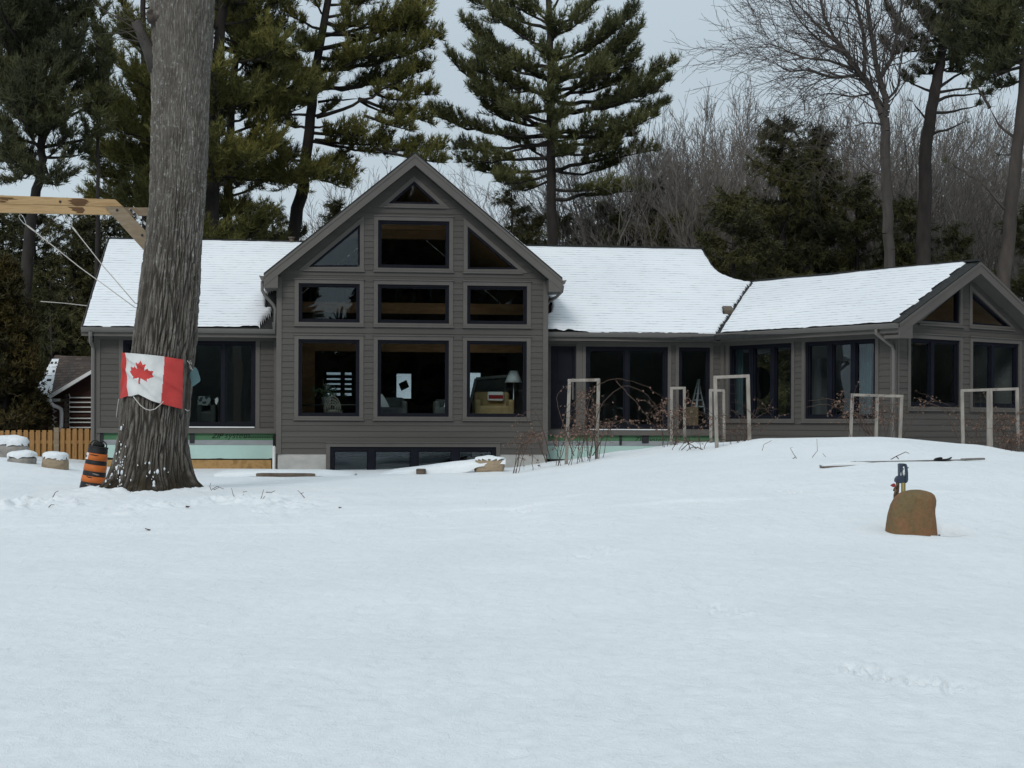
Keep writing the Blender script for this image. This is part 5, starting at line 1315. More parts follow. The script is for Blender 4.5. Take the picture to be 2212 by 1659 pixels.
mains.append(path([(1895, 200), (1840, 210), (1790, 200), (1750, 215)], 0.04, 0.012, [.1, .8, 1.2, 1.8]))
mains.append(path([(1908, 268), (1870, 265), (1845, 272)], 0.04, 0.012, [0, -.6, -.9]))
mains.append(path([(1912, 380), (1880, 370), (1850, 350)], 0.03, 0.010, [0, .4, .9]))
for P_, R_ in mains:
    n = len(P_)
    for i in range(2, n, 1):
        d = nrm(P_[i] - P_[i - 1])
        for _ in range(1 + (i % 2)):
            ax = nrm(np.cross(d, rng.normal(size=3))); ang = 0.5 + 0.5 * rng.random()
            nd = nrm(d * math.cos(ang) + ax * math.sin(ang) + UP * 0.12 + A(-0.12, 0, 0))
            segs += grow_bare(rng, P_[i], nd, 0.9 + 1.1 * rng.random(), min(0.026, R_[i] * 0.45), 2, 0.6, 0.02, (2, 3), 0.15, 0.0055)
bare_meshes(root, segs, M['greybark'], M['twig'])
print('big bare segs', len(segs))

def bare_proto(seed, H, r, levels=4, stems=1, spread=0.42, lean=0.05):
    rng = np.random.default_rng(seed); S = []
    for s in range(stems):
        d = nrm(A(rng.normal() * (lean + 0.12 * (stems > 1)), rng.normal() * (lean + .12 * (stems > 1)), 1))
        S += grow_bare(rng, (rng.normal() * .1 * (stems > 1), rng.normal() * .1 * (stems > 1), -0.2), d, H * 0.52 * (1 if s == 0 else 0.7 + .3 * rng.random()), r * (1 if s == 0 else .75), levels, spread * 1.35, 0.09, (3, 4), 0.10, 0.0075)
    top = max(q[1][2] for q in S)
    k = H / top
    return [(a * A(1, 1, k), b * A(1, 1, k), c, e_) for a, b, c, e_ in S]
protos = []
def bare_tree(label, group, S, x_px, Y, top_px, tmat, bmat, src=None, rot=0.0):
    p = at(x_px, top_px, Y); gz_ = ground_at(p[0], p[1]); H = p[2] - gz_
    if src is None:
        root = thing('bare_tree', label, 'tree', (0, 0, 0), group)
        bare_meshes(root, S, tmat, bmat)
        root['_h'] = max(q[1][2] for q in S)
    else:
        root = copy_tree(src); root['label'] = label; root['group'] = group
    k = H / root['_h']
    root.location = (p[0], p[1], gz_); root.scale = (0.55 * k + 0.45, 0.55 * k + 0.45, k); root.rotation_euler = (0, 0, rot)
    return root
specs = [(301, 15.0, 0.20, 4, 1, 0.36), (302, 14.5, 0.14, 4, 2, 0.38), (303, 16.0, 0.21, 4, 1, 0.42), (304, 13.0, 0.12, 4, 3, 0.36), (305, 15.5, 0.18, 4, 2, 0.34)]
TG = 'bare trees in the thicket behind the house'
places = [  # (x, top y, depth)
 (1352, 262, 66), (1390, 250, 70), (1425, 210, 64), (1455, 190, 68), (1485, 185, 72), (1512, 172, 65), (1540, 168, 70), (1568, 178, 67), (1592, 165, 73), (1622, 175, 66), (1655, 170, 71), (1688, 165, 68),
 (1720, 178, 74), (1750, 185, 66), (1782, 190, 70), (1815, 180, 73), (1845, 195, 67), (1872, 205, 71), (1940, 180, 62), (1962, 195, 70), (1985, 210, 66), (2018, 235, 72), (2042, 225, 60), (2068, 240, 68), (2092, 215, 64), (2112, 230, 71), (2135, 195, 60), (2156, 205, 66), (2178, 220, 70), (2200, 190, 62), (2225, 210, 68),
 (1500, 330, 60), (1440, 320, 59), (1475, 300, 60), (1610, 300, 62)]
rp = np.random.default_rng(91)
for k_ in range(44):
    x_ = 1345 + k_ * 20.5 + rp.normal() * 8
    if k_ % 2: places.append((x_ + 9, 168 + 55 * rp.random() + (45 if x_ < 1420 else 0), 72 + 9 * rp.random()))
    places.append((x_, (215 if x_ < 1500 else 190) + 90 * rp.random(), 58 + 20 * rp.random()))
order = np.random.default_rng(9).permutation(len(places))
srcs = []
for n_, (x, t, Y) in enumerate(places):
    k = n_ % len(specs); sp = specs[k]
    lab = 'bare grey tree in the leafless thicket right of the lone pine'
    if x > 1900: lab = 'bare grey tree in the leafless thicket behind the right wing'
    if n_ < len(specs):
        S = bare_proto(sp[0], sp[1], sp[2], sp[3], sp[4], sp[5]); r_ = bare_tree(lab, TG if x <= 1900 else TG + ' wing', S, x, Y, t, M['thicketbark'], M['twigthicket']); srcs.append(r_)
        print('proto', n_, len(S))
    else:
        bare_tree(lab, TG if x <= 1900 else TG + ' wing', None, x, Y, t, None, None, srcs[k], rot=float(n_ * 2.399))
LT = 'bare trees showing under the left pines'
for n_, (x, t, Y) in enumerate([(240, 395, 70), (300, 415, 74), (205, 430, 72), (760, 350, 72), (800, 335, 76), (845, 365, 70), (700, 420, 74), (560, 430, 76), (610, 440, 72), (985, 345, 70), (1020, 360, 74), (1055, 350, 71), (1240, 330, 72), (1270, 300, 70), (1310, 310, 68), (140, 470, 66), (640, 430, 78), (1140, 400, 72), (720, 400, 75), (780, 352, 79), (822, 348, 73), (858, 350, 78), (970, 352, 77), (1003, 352, 71), (1038, 348, 78), (1075, 372, 74), (1100, 352, 79), (675, 440, 72), (600, 455, 75), (1225, 318, 77), (1290, 292, 75), (1258, 310, 79)]):
    lab = 'bare tree seen beneath the pine boughs left of the gable' if x < 900 else 'bare tree between the gable peak and the lone pine'
    if x > 1200: lab = 'bare tree just right of the lone pine trunk'
    gr = LT if x < 900 else ('bare trees beside the gable peak' if x < 1200 else 'bare trees by the lone pine')
    bare_tree(lab, gr, None, x, Y, t, None, None, srcs[n_ % len(srcs)], rot=float(n_ * 1.7 + 0.4))
for o in list(C.objects):
    if '_h' in o: del o['_h']

# far woodland that reads as one grey mass, and the dark wood across the water mirrored in the panes
rng = np.random.default_rng(401)
S0 = bare_proto(411, 13.0, 0.10, 3, 1, 0.4)
base_arr = [np.array([s[i] for s in S0]) for i in range(4)]
parts = []
for k in range(120):
    x = rng.uniform(-36, 40); y = rng.uniform(82, 112); a = rng.random() * 2 * PI; sc_ = 0.6 + 0.5 * rng.random()
    Rm = np.array([[math.cos(a), -math.sin(a), 0], [math.sin(a), math.cos(a), 0], [0, 0, 1]]) * sc_
    off = A(x, y, ground_at(x, y))
    parts.append(frusta(base_arr[0] @ Rm.T + off, base_arr[1] @ Rm.T + off, base_arr[2] * 1.4, base_arr[3] * 1.4, 3))
V, F = join(parts)
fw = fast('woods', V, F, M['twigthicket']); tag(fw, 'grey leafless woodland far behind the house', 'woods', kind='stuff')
# low brush and young conifers closing the foot of the wood
sticks, tufts = [], []
for k in range(900):
    x = rng.uniform(-34, 38); y = rng.uniform(70, 95); z = ground_at(x, y); h = 1.5 + 5.0 * rng.random() ** 1.5
    nn_ = int(26 + 10 * h)
    q = np.stack([x + rng.normal(size=nn_) * 0.9, y + rng.normal(size=nn_) * 0.9, z + h * rng.random(nn_)], 1)
    tufts.append((q, nrm(rng.normal(size=(nn_, 3)) + UP * 0.2)))
P = np.concatenate([t[0] for t in tufts]); D = np.concatenate([t[1] for t in tufts])
V, F = needles(P, D, 5, 0.55, 0.16, rng)
ub = fast('undergrowth', V, F, M['hemlock']); tag(ub, 'dark evergreen undergrowth at the foot of the wood', 'undergrowth', kind='stuff')
sticks, tufts = [], []
for k in range(245):
    x = rng.uniform(-75, 75); y = -rng.uniform(20, 55)
    if k >= 190: x, y = rng.uniform(34, 62), rng.uniform(0, 75)
    h = 9 + 10 * rng.random(); z = -0.1
    n = int(55 + h * 9); f = rng.random(n) ** 0.8; a = rng.random(n) * 2 * PI; rd = (1 - f) ** 0.8 * h * 0.24 * (0.5 + 0.6 * rng.random(n))
    q = np.stack([x + rd * np.cos(a), y + rd * np.sin(a), z + 0.6 + f * (h - 0.6)], 1)
    tufts.append((q, nrm(np.stack([np.cos(a), np.sin(a), -0.2 + 0 * a], 1))))
P = np.concatenate([t[0] for t in tufts]); D = np.concatenate([t[1] for t in tufts])
V, F = needles(P, D, 6, 1.1, 0.42, rng)
sw = fast('woods', V, F, M['pine_dark']); tag(sw, 'dark evergreen wood facing the house, seen mirrored in its panes', 'woods', kind='stuff')
# ================================================================= BIG OAK
def build_oak():
    Y = TREE_Y
    prof = [(-700, 356, 486), (-400, 345, 480), (-150, 330, 472), (0, 325, 462), (60, 327, 460), (200, 327, 452), (300, 326, 449), (400, 324, 445), (500, 316, 438), (600, 304, 432), (700, 292, 428), (766, 283, 421), (870, 264, 412), (930, 257, 408), (980, 247, 410), (1010, 239, 414), (1035, 229, 421), (1052, 217, 433), (1075, 205, 445)]
    ys = A(*[p[0] for p in prof]); ls = A(*[p[1] for p in prof]); rs_ = A(*[p[2] for p in prof])
    zs_ = A(*[at(0.5 * (a + b), y, Y)[2] for y, a, b in prof]); cx_ = A(*[at(0.5 * (a + b), y, Y)[0] for y, a, b in prof]); rad = (rs_ - ls) / FV * Y / 2
    o = np.argsort(zs_); zs_, cx_, rad = zs_[o], cx_[o], rad[o]
    mc, mr_ = pchip_slopes(zs_, cx_), pchip_slopes(zs_, rad)
    zb = float(ground_z(A(TREE_X), A(TREE_Y), False)[0])
    nz, na = 900, 480
    z = np.linspace(zs_[0], zs_[-1], nz); z = z[0] + (z[-1] - z[0]) * np.linspace(0, 1, nz) ** 1.12
    an = np.linspace(0, 2 * PI, na, endpoint=False)
    Zg, Ag = np.meshgrid(z, an, indexing='ij')
    cxg, rg = pchip(zs_, cx_, Zg, mc), pchip(zs_, rad, Zg, mr_)
    # root flares near the ground
    h = np.clip((Zg - zb) / 0.9, 0, 1)
    fl = 0.10 * (1 - h) ** 2 * (np.cos(Ag * 5 + 0.7) * 0.6 + np.cos(Ag * 3 - 0.4) * 0.5)
    wx, wy = np.cos(Ag), np.sin(Ag)
    # furrowed bark: braided vertical ridges
    warp = 0.75 * (fbm(wx * 2.4, wy * 2.4, Zg * 1.9, 71, 4) - 0.5)
    s = Ag * 17 / 1.0 + warp * 9
    def ridged(fr, st, seed):
        n = fbm(np.cos(Ag + warp * .35) * fr, np.sin(Ag + warp * .35) * fr, Zg * st, seed, 3)
        return 1 - np.clip(np.abs(n - 0.5) * 5.2, 0, 1)
    def worley(nc, hz, seed):
        # elongated bark plates: distance between nearest and second nearest plate centre
        sx = (Ag / (2 * PI) * nc + warp * 2.2); sz = Zg / hz + 0.8 * (fbm(wx * 3, wy * 3, Zg * 1.5, seed + 3, 2) - .5)
        ix, iz = np.floor(sx).astype(np.int64), np.floor(sz).astype(np.int64); f1 = np.full(sx.shape, 9.); f2 = np.full(sx.shape, 9.); idn = np.zeros(sx.shape)
        for dx in (-1, 0, 1):
            for dz in (-1, 0, 1):
                cxi, czi = ix + dx, iz + dz; cm = np.mod(cxi, nc)
                px_ = cxi + .5 + .42 * (2 * _hash(cm, czi, 0, seed) - 1); pz_ = czi + .5 + .9 * (_hash(cm, czi, 1, seed) - .5) + .5 * (cm % 2)
                d = np.hypot(sx - px_, (sz - pz_) * .75); nid = _hash(cm, czi, 2, seed)
                new = d < f1; f2 = np.where(new, f1, np.minimum(f2, d)); idn = np.where(new, nid, idn); f1 = np.where(new, d, f1)
        return f2 - f1, idn
    e1, id1 = worley(56, 0.75, 7)
    e2, id2 = worley(96, 0.26, 17)
    st_ = lambda a_, b_, v: (lambda t: t * t * (3 - 2 * t))(np.clip((v - a_) / (b_ - a_), 0, 1))
    upb = np.clip((Zg - zb - 3.0) / 3.0, 0, 1)
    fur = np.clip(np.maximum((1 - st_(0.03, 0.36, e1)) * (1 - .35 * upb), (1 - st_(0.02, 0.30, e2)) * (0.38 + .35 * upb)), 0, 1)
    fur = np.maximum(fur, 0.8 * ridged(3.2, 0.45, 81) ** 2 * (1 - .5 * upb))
    fine = fbm(wx * 22, wy * 22, Zg * 9, 91, 3) - 0.5
    up = np.clip((Zg - zb - 4.2) / 2.5, 0, 1)          # flatter plates higher up
    amp = 0.050 * (1 - 0.45 * up)
    disp = -amp * fur + 0.018 * fine + 0.016 * (id1 - .5) + 0.012 * (fbm(wx * 3, wy * 3, Zg * 0.8, 95, 2) - 0.5)
    R = rg * (1 + fl) + disp
    Yc = TREE_Y + 0.0 * Zg
    X = cxg + R * np.cos(Ag); Yy = Yc + R * np.sin(Ag)
    V = np.stack([X, Yy, Zg], -1).reshape(-1, 3)
    i, j = np.meshgrid(np.arange(nz - 1), np.arange(na), indexing='ij'); jn = (j + 1) % na
    F = np.stack([i * na + j, i * na + jn, (i + 1) * na + jn, (i + 1) * na + j], -1).reshape(-1, 4)
    # bark material: plates, dark furrows, pale lichen, damp moss at the foot
    m_, nt_, out = _nt('oak_bark')
    b = nt_.nodes.new('ShaderNodeBsdfPrincipled'); b.inputs['Roughness'].default_value = 0.92; b.inputs['Specular IOR Level'].default_value = 0.1
    at_ = nt_.nodes.new('ShaderNodeAttribute'); at_.attribute_name = 'furrow'
    n1 = noise_node(nt_, 6, 6, (1, 1, 0.5), 0.65); n2 = noise_node(nt_, 17, 6, (1, 1, 0.75), 0.75); n3 = noise_node(nt_, 1.1, 4, (1, 1, 0.5)); 
    base = ramp(nt_, n1.outputs['Fac'], [(0.3, (0.112, 0.100, 0.086)), (0.52, (0.172, 0.157, 0.138)), (0.72, (0.245, 0.229, 0.206))])
    lich = ramp(nt_, n2.outputs['Fac'], [(0.55, (0, 0, 0)), (0.64, (1, 1, 1))])
    up_ = nt_.nodes.new('ShaderNodeTexCoord'); sp2 = nt_.nodes.new('ShaderNodeSeparateXYZ'); nt_.links.new(up_.outputs['Object'], sp2.inputs[0])
    mh = nt_.nodes.new('ShaderNodeMapRange'); mh.inputs['From Min'].default_value = 1.5; mh.inputs['From Max'].default_value = 5.0; mh.inputs['To Min'].default_value = 0.22; mh.inputs['To Max'].default_value = 1.0
    nt_.links.new(sp2.outputs['Z'], mh.inputs['Value'])
    q1 = nt_.nodes.new('ShaderNodeMath'); q1.operation = 'MULTIPLY'; nt_.links.new(lich.outputs['Color'], q1.inputs[0]); nt_.links.new(mh.outputs[0], q1.inputs[1])
    r3 = ramp(nt_, n3.outputs['Fac'], [(0.40, (0.35, 0.35, 0.35)), (0.60, (1, 1, 1))])
    q2 = nt_.nodes.new('ShaderNodeMath'); q2.operation = 'MULTIPLY'; nt_.links.new(q1.outputs[0], q2.inputs[0]); nt_.links.new(r3.outputs['Color'], q2.inputs[1])
    mA = nt_.nodes.new('ShaderNodeMixRGB'); mA.inputs['Color2'].default_value = (0.46, 0.465, 0.44, 1)
    nt_.links.new(q2.outputs[0], mA.inputs['Fac']); nt_.links.new(base.outputs['Color'], mA.inputs['Color1'])
    mo = nt_.nodes.new('ShaderNodeMapRange'); mo.inputs['From Min'].default_value = 0.1; mo.inputs['From Max'].default_value = 0.62; mo.inputs['To Min'].default_value = 1.0; mo.inputs['To Max'].default_value = 0.0
    nt_.links.new(sp2.outputs['Z'], mo.inputs['Value'])
    n4 = noise_node(nt_, 5, 4); q3 = nt_.nodes.new('ShaderNodeMath'); q3.operation = 'MULTIPLY'; r4 = ramp(nt_, n4.outputs['Fac'], [(0.32, (0.1, 0.1, 0.1)), (0.55, (1, 1, 1))])
    nt_.links.new(mo.outputs[0], q3.inputs[0]); nt_.links.new(r4.outputs['Color'], q3.inputs[1])
    mB = nt_.nodes.new('ShaderNodeMixRGB'); mB.inputs['Color2'].default_value = (0.040, 0.033, 0.020, 1)
    nt_.links.new(q3.outputs[0], mB.inputs['Fac']); nt_.links.new(mA.outputs[0], mB.inputs['Color1'])
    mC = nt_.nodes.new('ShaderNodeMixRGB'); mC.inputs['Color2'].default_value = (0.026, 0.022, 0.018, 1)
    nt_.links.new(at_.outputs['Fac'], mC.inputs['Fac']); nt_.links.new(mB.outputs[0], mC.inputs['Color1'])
    nt_.links.new(mC.outputs[0], b.inputs['Base Color'])
    bp = nt_.nodes.new('ShaderNodeBump'); bp.inputs['Distance'].default_value = 0.02; nt_.links.new(n2.outputs['Fac'], bp.inputs['Height']); nt_.links.new(bp.outputs['Normal'], b.inputs['Normal'])
    nt_.links.new(b.outputs[0], out.inputs['Surface']); M['oak'] = m_
    root = thing('oak_tree', 'massive furrowed grey tree trunk wearing a flag', 'tree', (TREE_X, TREE_Y, zb))
    t = fast('trunk', V, F, m_, root, smooth=True)
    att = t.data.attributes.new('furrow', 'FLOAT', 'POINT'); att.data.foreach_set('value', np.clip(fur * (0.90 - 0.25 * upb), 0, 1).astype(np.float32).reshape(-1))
    def osurf_(vx, vy):
        p = at(vx, vy, Y); zz = p[2]; c_, r_ = float(pchip(zs_, cx_, A(zz), mc)[0]), float(pchip(zs_, rad, A(zz), mr_)[0])
        dx = np.clip((p[0] - c_) / r_, -0.97, 0.97); return A(c_ + dx * r_, TREE_Y - math.sqrt(1 - dx * dx) * r_ + .03, zz)
    # limbs above and the sawn limb with its scar at upper left
    mb = MB(); p0 = at(334, 95, Y - 0.05)
    mb.tube([at(342, 150, Y - 0.05), at(324, 112, Y - .12), at(306, 74, Y - .2), at(293, 46, Y - .3)], [0.17, 0.115, 0.085, 0.075], 14); mb.build('limb', M['greybark'], root, smooth=True)
    M['cutwood'] = pbr('sawn_scar', (0.045, 0.036, 0.031), (0.085, 0.068, 0.056), 14, 5, rough=0.9)
    c = osurf_(344, 40)
    mb = MB(); mb.lathe([(0.02, -0.16), (0.13, -0.14), (0.150, 0.0), (0.135, 0.025), (0.11, 0.015), (0.09, -0.01), (0.0, -0.015)], c, (0.05, -0.62, 0.78), 26); mb.build('branch_scar', M['cutwood'], root, smooth=True)
    mb = MB(); rng = np.random.default_rng(6)
    for k in range(9):
        a = at(300 + 14 * rng.random(), 48 + 45 * rng.random(), Y - .28); d = nrm(A(-0.7 - rng.random() * .5, -0.3 * rng.random(), rng.normal() * 0.5 + 0.35)); ln = 0.35 + 0.5 * rng.random()
        mb.tube([a, a + d * ln * .5 + A(0, 0, .03), a + d * ln + A(-.05, 0, .1 * rng.normal())], [0.012, 0.008, 0.004], 4)
    mb.build('twig', M['twig'], root)['kind'] = 'stuff'
    top = A(cx_[-1], TREE_Y, zs_[-1])
    mb = MB(); mb.tube([top - A(0, 0, .3), top + A(0.3, 0.1, 1.6), top + A(1.2, .4, 3.4), top + A(1.9, .6, 5.5)], [rad[-1] * .85, .36, .22, .10], 12); mb.build('limb', m_, root, smooth=True)
    mb = MB(); mb.tube([top - A(0, 0, .4), top + A(-.7, -.2, 1.4), top + A(-1.8, -.4, 3.0), top + A(-2.7, -.3, 5.0)], [rad[-1] * .8, .30, .19, .08], 12); mb.build('limb', m_, root, smooth=True)
    # clots of snow caught in the furrows near the foot
    rng = np.random.default_rng(16); mb = MB()
    def surf(vx, vy):
        p = at(vx, vy, Y); zz = p[2]; c_, r_ = float(pchip(zs_, cx_, A(zz), mc)[0]), float(pchip(zs_, rad, A(zz), mr_)[0])
        dx = np.clip((p[0] - c_) / r_, -0.97, 0.97); return A(c_ + dx * r_, TREE_Y - math.sqrt(1 - dx * dx) * r_, zz), A(dx, -math.sqrt(1 - dx * dx), 0)
    spots = [(252 + 32 * rng.random() + 0.25 * 0, 975 + 70 * rng.random()) for _ in range(24)] + [(270 + 110 * rng.random(), 985 + 62 * rng.random() ** .6) for _ in range(22)] + [(262 + 26 * rng.random(), 900 + 80 * rng.random()) for _ in range(7)] + [(288 - 10 * k * .5, 985 + k * 6) for k in range(10)]
    for sx_, sy_ in spots:
        p, nn = surf(sx_, sy_); r_ = 0.007 + 0.020 * rng.random() ** 2.5
        n = 8; up3 = A(0, 0, 1); sd_ = np.cross(nn, up3)
        Vs = []; 
        for a_ in range(5):
            la = -PI / 2 + PI * a_ / 4
            for k in range(n):
                lo = 2 * PI * k / n; rr1 = r_ * (0.8 + 0.4 * rng.random())
                Vs.append(p + nn * rr1 * 0.6 * math.sin(la) + (sd_ * math.cos(lo) * rr1 + up3 * math.sin(lo) * rr1 * 1.6) * math.cos(la))
        mb.add(Vs, [(a_ * n + k, a_ * n + (k + 1) % n, (a_ + 1) * n + (k + 1) % n, (a_ + 1) * n + k) for a_ in range(4) for k in range(n)])
    mb.build('snow_clot', M['snowcap'], root, smooth=True)['kind'] = 'stuff'
    def drape(vx, vy):
        # cloth hung across the trunk: follows the bark in the middle and flies straight past its edge
        p = at(vx, vy, Y); zz = p[2]; c_, r_ = float(pchip(zs_, cx_, A(zz), mc)[0]), float(pchip(zs_, rad, A(zz), mr_)[0])
        dx = (p[0] - c_) / r_; e = math.sqrt(max(1 - dx * dx, .10)); nx = float(np.clip(dx, -.7, .7))
        return A(p[0], TREE_Y - e * r_, zz), A(nx * .4, -1, 0) / math.hypot(nx * .4, 1)
    return root, surf, drape
OAK, osurf, drape = build_oak()

# ================================================================= FLAG ON THE TRUNK
M['flagred'] = pbr('flag_red', (0.50, 0.055, 0.050), (0.42, 0.045, 0.042), 5, 5, rough=0.8, bump=0.004, bscale=9)
M['flagwhite'] = pbr('flag_white', (0.64, 0.65, 0.64), (0.52, 0.53, 0.53), 4, 6, rough=0.85, bump=0.004, bscale=9)
M['cord'] = pbr('white_cord', (0.50, 0.48, 0.44), (0.42, 0.40, 0.37), 20, rough=0.9)
def build_flag():
    TL, TR, BL, BR = (272, 763), (405, 779), (269, 862), (401, 884)
    top = [(0, TL), (0.14, (283, 763.5)), (0.5, (334, 769)), (0.72, (369, 773)), (1, TR)]
    bot = [(0, BL), (0.14, (288, 857)), (0.30, (303, 857)), (0.42, (317, 853)), (0.60, (346, 867)), (0.72, (367, 874)), (1, BR)]
    nu, nv = 150, 110
    us = np.linspace(0, 1, nu); vs = np.linspace(0, 1, nv)
    tx, ty = np.interp(us, [a for a, _ in top], [p[0] for _, p in top]), np.interp(us, [a for a, _ in top], [p[1] for _, p in top])
    bx, by = np.interp(us, [a for a, _ in bot], [p[0] for _, p in bot]), np.interp(us, [a for a, _ in bot], [p[1] for _, p in bot])
    P = np.zeros((nu, nv, 3))
    for i in range(nu):
        for j in range(nv):
            x = tx[i] * (1 - vs[j]) + bx[i] * vs[j]; y = ty[i] * (1 - vs[j]) + by[i] * vs[j]
            p, nn = drape(x, y)
            u, v = us[i], vs[j]
            # folds: a long diagonal crease from upper left to lower right plus slack ripples
            f1 = 0.022 * math.exp(-((v - 0.12 - 0.62 * (u - 0.15)) / 0.045) ** 2) * (1 if u > 0.12 else 0.2)
            f2 = 0.020 * math.exp(-((v - 0.42 - 0.95 * (u - 0.15)) / 0.06) ** 2)
            f3 = 0.010 * math.sin(u * 31 + v * 9) * (1 - abs(2 * u - 1)) * 0.5 + 0.008 * math.sin(u * 12 - v * 17)
            ed = 0.018 * math.sin(u * 19 + 2) * v * v
            P[i, j] = p + nn * (0.045 + f1 + f2 + f3 + ed)
    root = thing('flag', 'red and white maple leaf flag tied round the thick tree trunk', 'flag', P[nu // 2, nv - 1])
    # the maple leaf: 11-point outline in flag coordinates
    leaf = [(0, 1.0), (.13, .76), (.30, .86), (.22, .42), (.42, .62), (.47, .50), (.72, .56), (.64, .32), (.73, .24), (.38, -.06), (.42, -.20), (.05, -.14), (.05, -.55)]
    leaf = leaf + [(-x, y) for x, y in leaf[::-1]]
    cu_, cv_, sx, sy = 0.42, 0.50, 0.262, 0.375
    def inleaf(u, v):
        # u grows right, v grows down; the sag tilts the leaf a little
        x = (u - cu_) / sx; y = -(v - cv_ - 0.10 * (u - cu_)) / sy + 0.10
        ins = False; n = len(leaf)
        for a in range(n):
            (x0, y0), (x1, y1) = leaf[a], leaf[(a + 1) % n]
            if (y0 > y) != (y1 > y) and x < (x1 - x0) * (y - y0) / (y1 - y0 + 1e-12) + x0: ins = not ins
        return ins
    Vf = P.reshape(-1, 3); idx = np.arange(nu * nv).reshape(nu, nv)
    red, wht, lf = [], [], []
    for i in range(nu - 1):
        for j in range(nv - 1):
            u, v = (us[i] + us[i + 1]) / 2, (vs[j] + vs[j + 1]) / 2
            f = (idx[i, j], idx[i, j + 1], idx[i + 1, j + 1], idx[i + 1, j])
            le = 0.085 + 0.10 * v + 0.008 * math.sin(v * 14)
            if u < le or u > 0.735 - 0.035 * v: red.append(f)
            elif inleaf(u, v): lf.append(f)
            else: wht.append(f)
    F = red + wht + lf
    o = fast('cloth', Vf, F, None, root, smooth=True, mats=[M['flagred'], M['flagwhite']], midx=[0] * len(red) + [1] * len(wht) + [0] * len(lf))
    sm = o.modifiers.new('thick', 'SOLIDIFY'); sm.thickness = 0.003
    def rope(pts, name='cord', off=0.06, r=0.0065):
        mb = MB(); q = []
        for x, y in pts:
            p, nn = osurf(min(max(x, 205), 460), y); q.append(p + nn * off)
        mb.tube(q, r, 6); return mb.build(name, M['cord'], root, smooth=True)
    rope([(312, 858), (318, 866), (325, 876), (334, 884), (343, 887), (352, 884), (360, 876), (366, 868)], off=0.10, r=0.008)
    rope([(269, 862), (266, 874), (259, 888), (253, 902)], off=0.05)
    mb = MB(); mb.tube([at(405, 779, TREE_Y - .25), at(408, 784, TREE_Y - .2), at(412, 778, TREE_Y - .1), at(415, 768, TREE_Y - .05), at(415, 760, TREE_Y + .05)], 0.007, 6)
    mb.tube([at(405, 780, TREE_Y - .25), at(410, 786, TREE_Y - .15), at(413, 782, TREE_Y - .1), at(414, 787, TREE_Y - .12)], 0.007, 6)
    mb.tube([at(400, 884, TREE_Y - .28), at(405, 888, TREE_Y - .2), at(409, 886, TREE_Y - .1)], 0.006, 6); mb.build('cord', M['cord'], root, smooth=True)
build_flag()
# teal plastic paddle hanging from the same knot
M['teal'] = pbr('teal_plastic', (0.060, 0.125, 0.135), (0.045, 0.098, 0.110), 3, rough=0.35, spec=0.5)
def zt(x, y): return at((700 + x * .11453) * .54861, (1370 + y * .11453) * .54861, TREE_Y - 0.12)
root = thing('plastic_paddle', 'teal plastic paddle hanging by a cord on the right of the flag', 'paddle', zt(450, 1360))
pts = [(520, 720), (545, 670), (600, 672), (650, 705), (690, 790), (740, 930), (772, 1050), (778, 1110), (755, 1160), (600, 1270), (445, 1365), (458, 1280), (462, 1200), (440, 1110), (405, 1000), (400, 910), (420, 830), (470, 765)]
mb = MB(); mb.prism([zt(*p) for p in pts], A(0.0, 0.012, 0)); b_ = mb.build('blade', M['teal'], root); bevel(b_, 0.004, 2)
mb = MB(); mb.tube([zt(400, 560) + A(0, -.02, 0), zt(450, 640) + A(0, -.02, 0), zt(510, 770) + A(0, -.012, 0)], 0.006, 6); mb.tube([zt(385, 600), zt(420, 690), zt(450, 740)], 0.005, 6); mb.build('cord', M['cord'], root)

# ================================================================= SWING FRAME
M['timber'] = pbr('tan_timber', (0.33, 0.215, 0.105), (0.42, 0.285, 0.145), 2.2, 6, (0.6, 8, 8), 0.75, bump=0.003, bscale=30, c3=(0.30, 0.19, 0.09))
M['timberwet'] = pbr('weathered_timber', (0.20, 0.155, 0.105), (0.27, 0.215, 0.15), 3, 6, (1.5, 6, 6), 0.75, bump=0.003, bscale=30)
M['stain'] = pbr('dark_stain', (0.085, 0.042, 0.016), (0.13, 0.065, 0.025), 8, 6, (0.5, 3, 3), 0.6)
M['zinc'] = pbr('galvanised_steel', (0.42, 0.44, 0.45), (0.52, 0.54, 0.55), 12, rough=0.38, metal=0.7, spec=0.5)
YB = 27.0
root = thing('swing_set', 'tan timber swing beam with a diagonal brace behind the big trunk', 'swing set', gp(352, YB + .35))
def zb5(x, y): return (x * .16536, 406 + .16536 * y)
def slabpx(mb, pts, Y0, Y1):
    P = [at(*p, Y0) for p in pts]; mb.prism(P[::-1], A(0, Y1 - Y0, 0))
mb = MB(); slabpx(mb, [(-150, 420), zb5(0, 95), zb5(1500, 150), zb5(1605, 244), zb5(0, 206), (-150, 438.5)], YB, YB + .09); b_ = mb.build('beam', M['timber'], root)
mb = MB(); slabpx(mb, [(-150, 439.2), zb5(0, 210), zb5(1590, 249), zb5(1700, 350), zb5(1460, 349), zb5(0, 318), (-150, 456)], YB + .005, YB + .095); mb.build('beam', M['timber'], root)
mb = MB(); slabpx(mb, [zb5(1600, 253), (345, 448.5), (345, 466), zb5(1700, 355)], YB + .10, YB + .19); mb.build('beam', M['timberwet'], root)
mb = MB(); slabpx(mb, [zb5(1362, 240), zb5(1605, 248), zb5(1885, 545), (330, 512), (330, 560), zb5(1865, 800)], YB - .045, YB - .004); mb.build('brace', M['timberwet'], root)
mb = MB(); slabpx(mb, [zb5(1678, 277), zb5(1706, 268), zb5(1905, 455), zb5(1900, 492)], YB + .03, YB + .05); mb.build('bracket', M['zinc'], root)
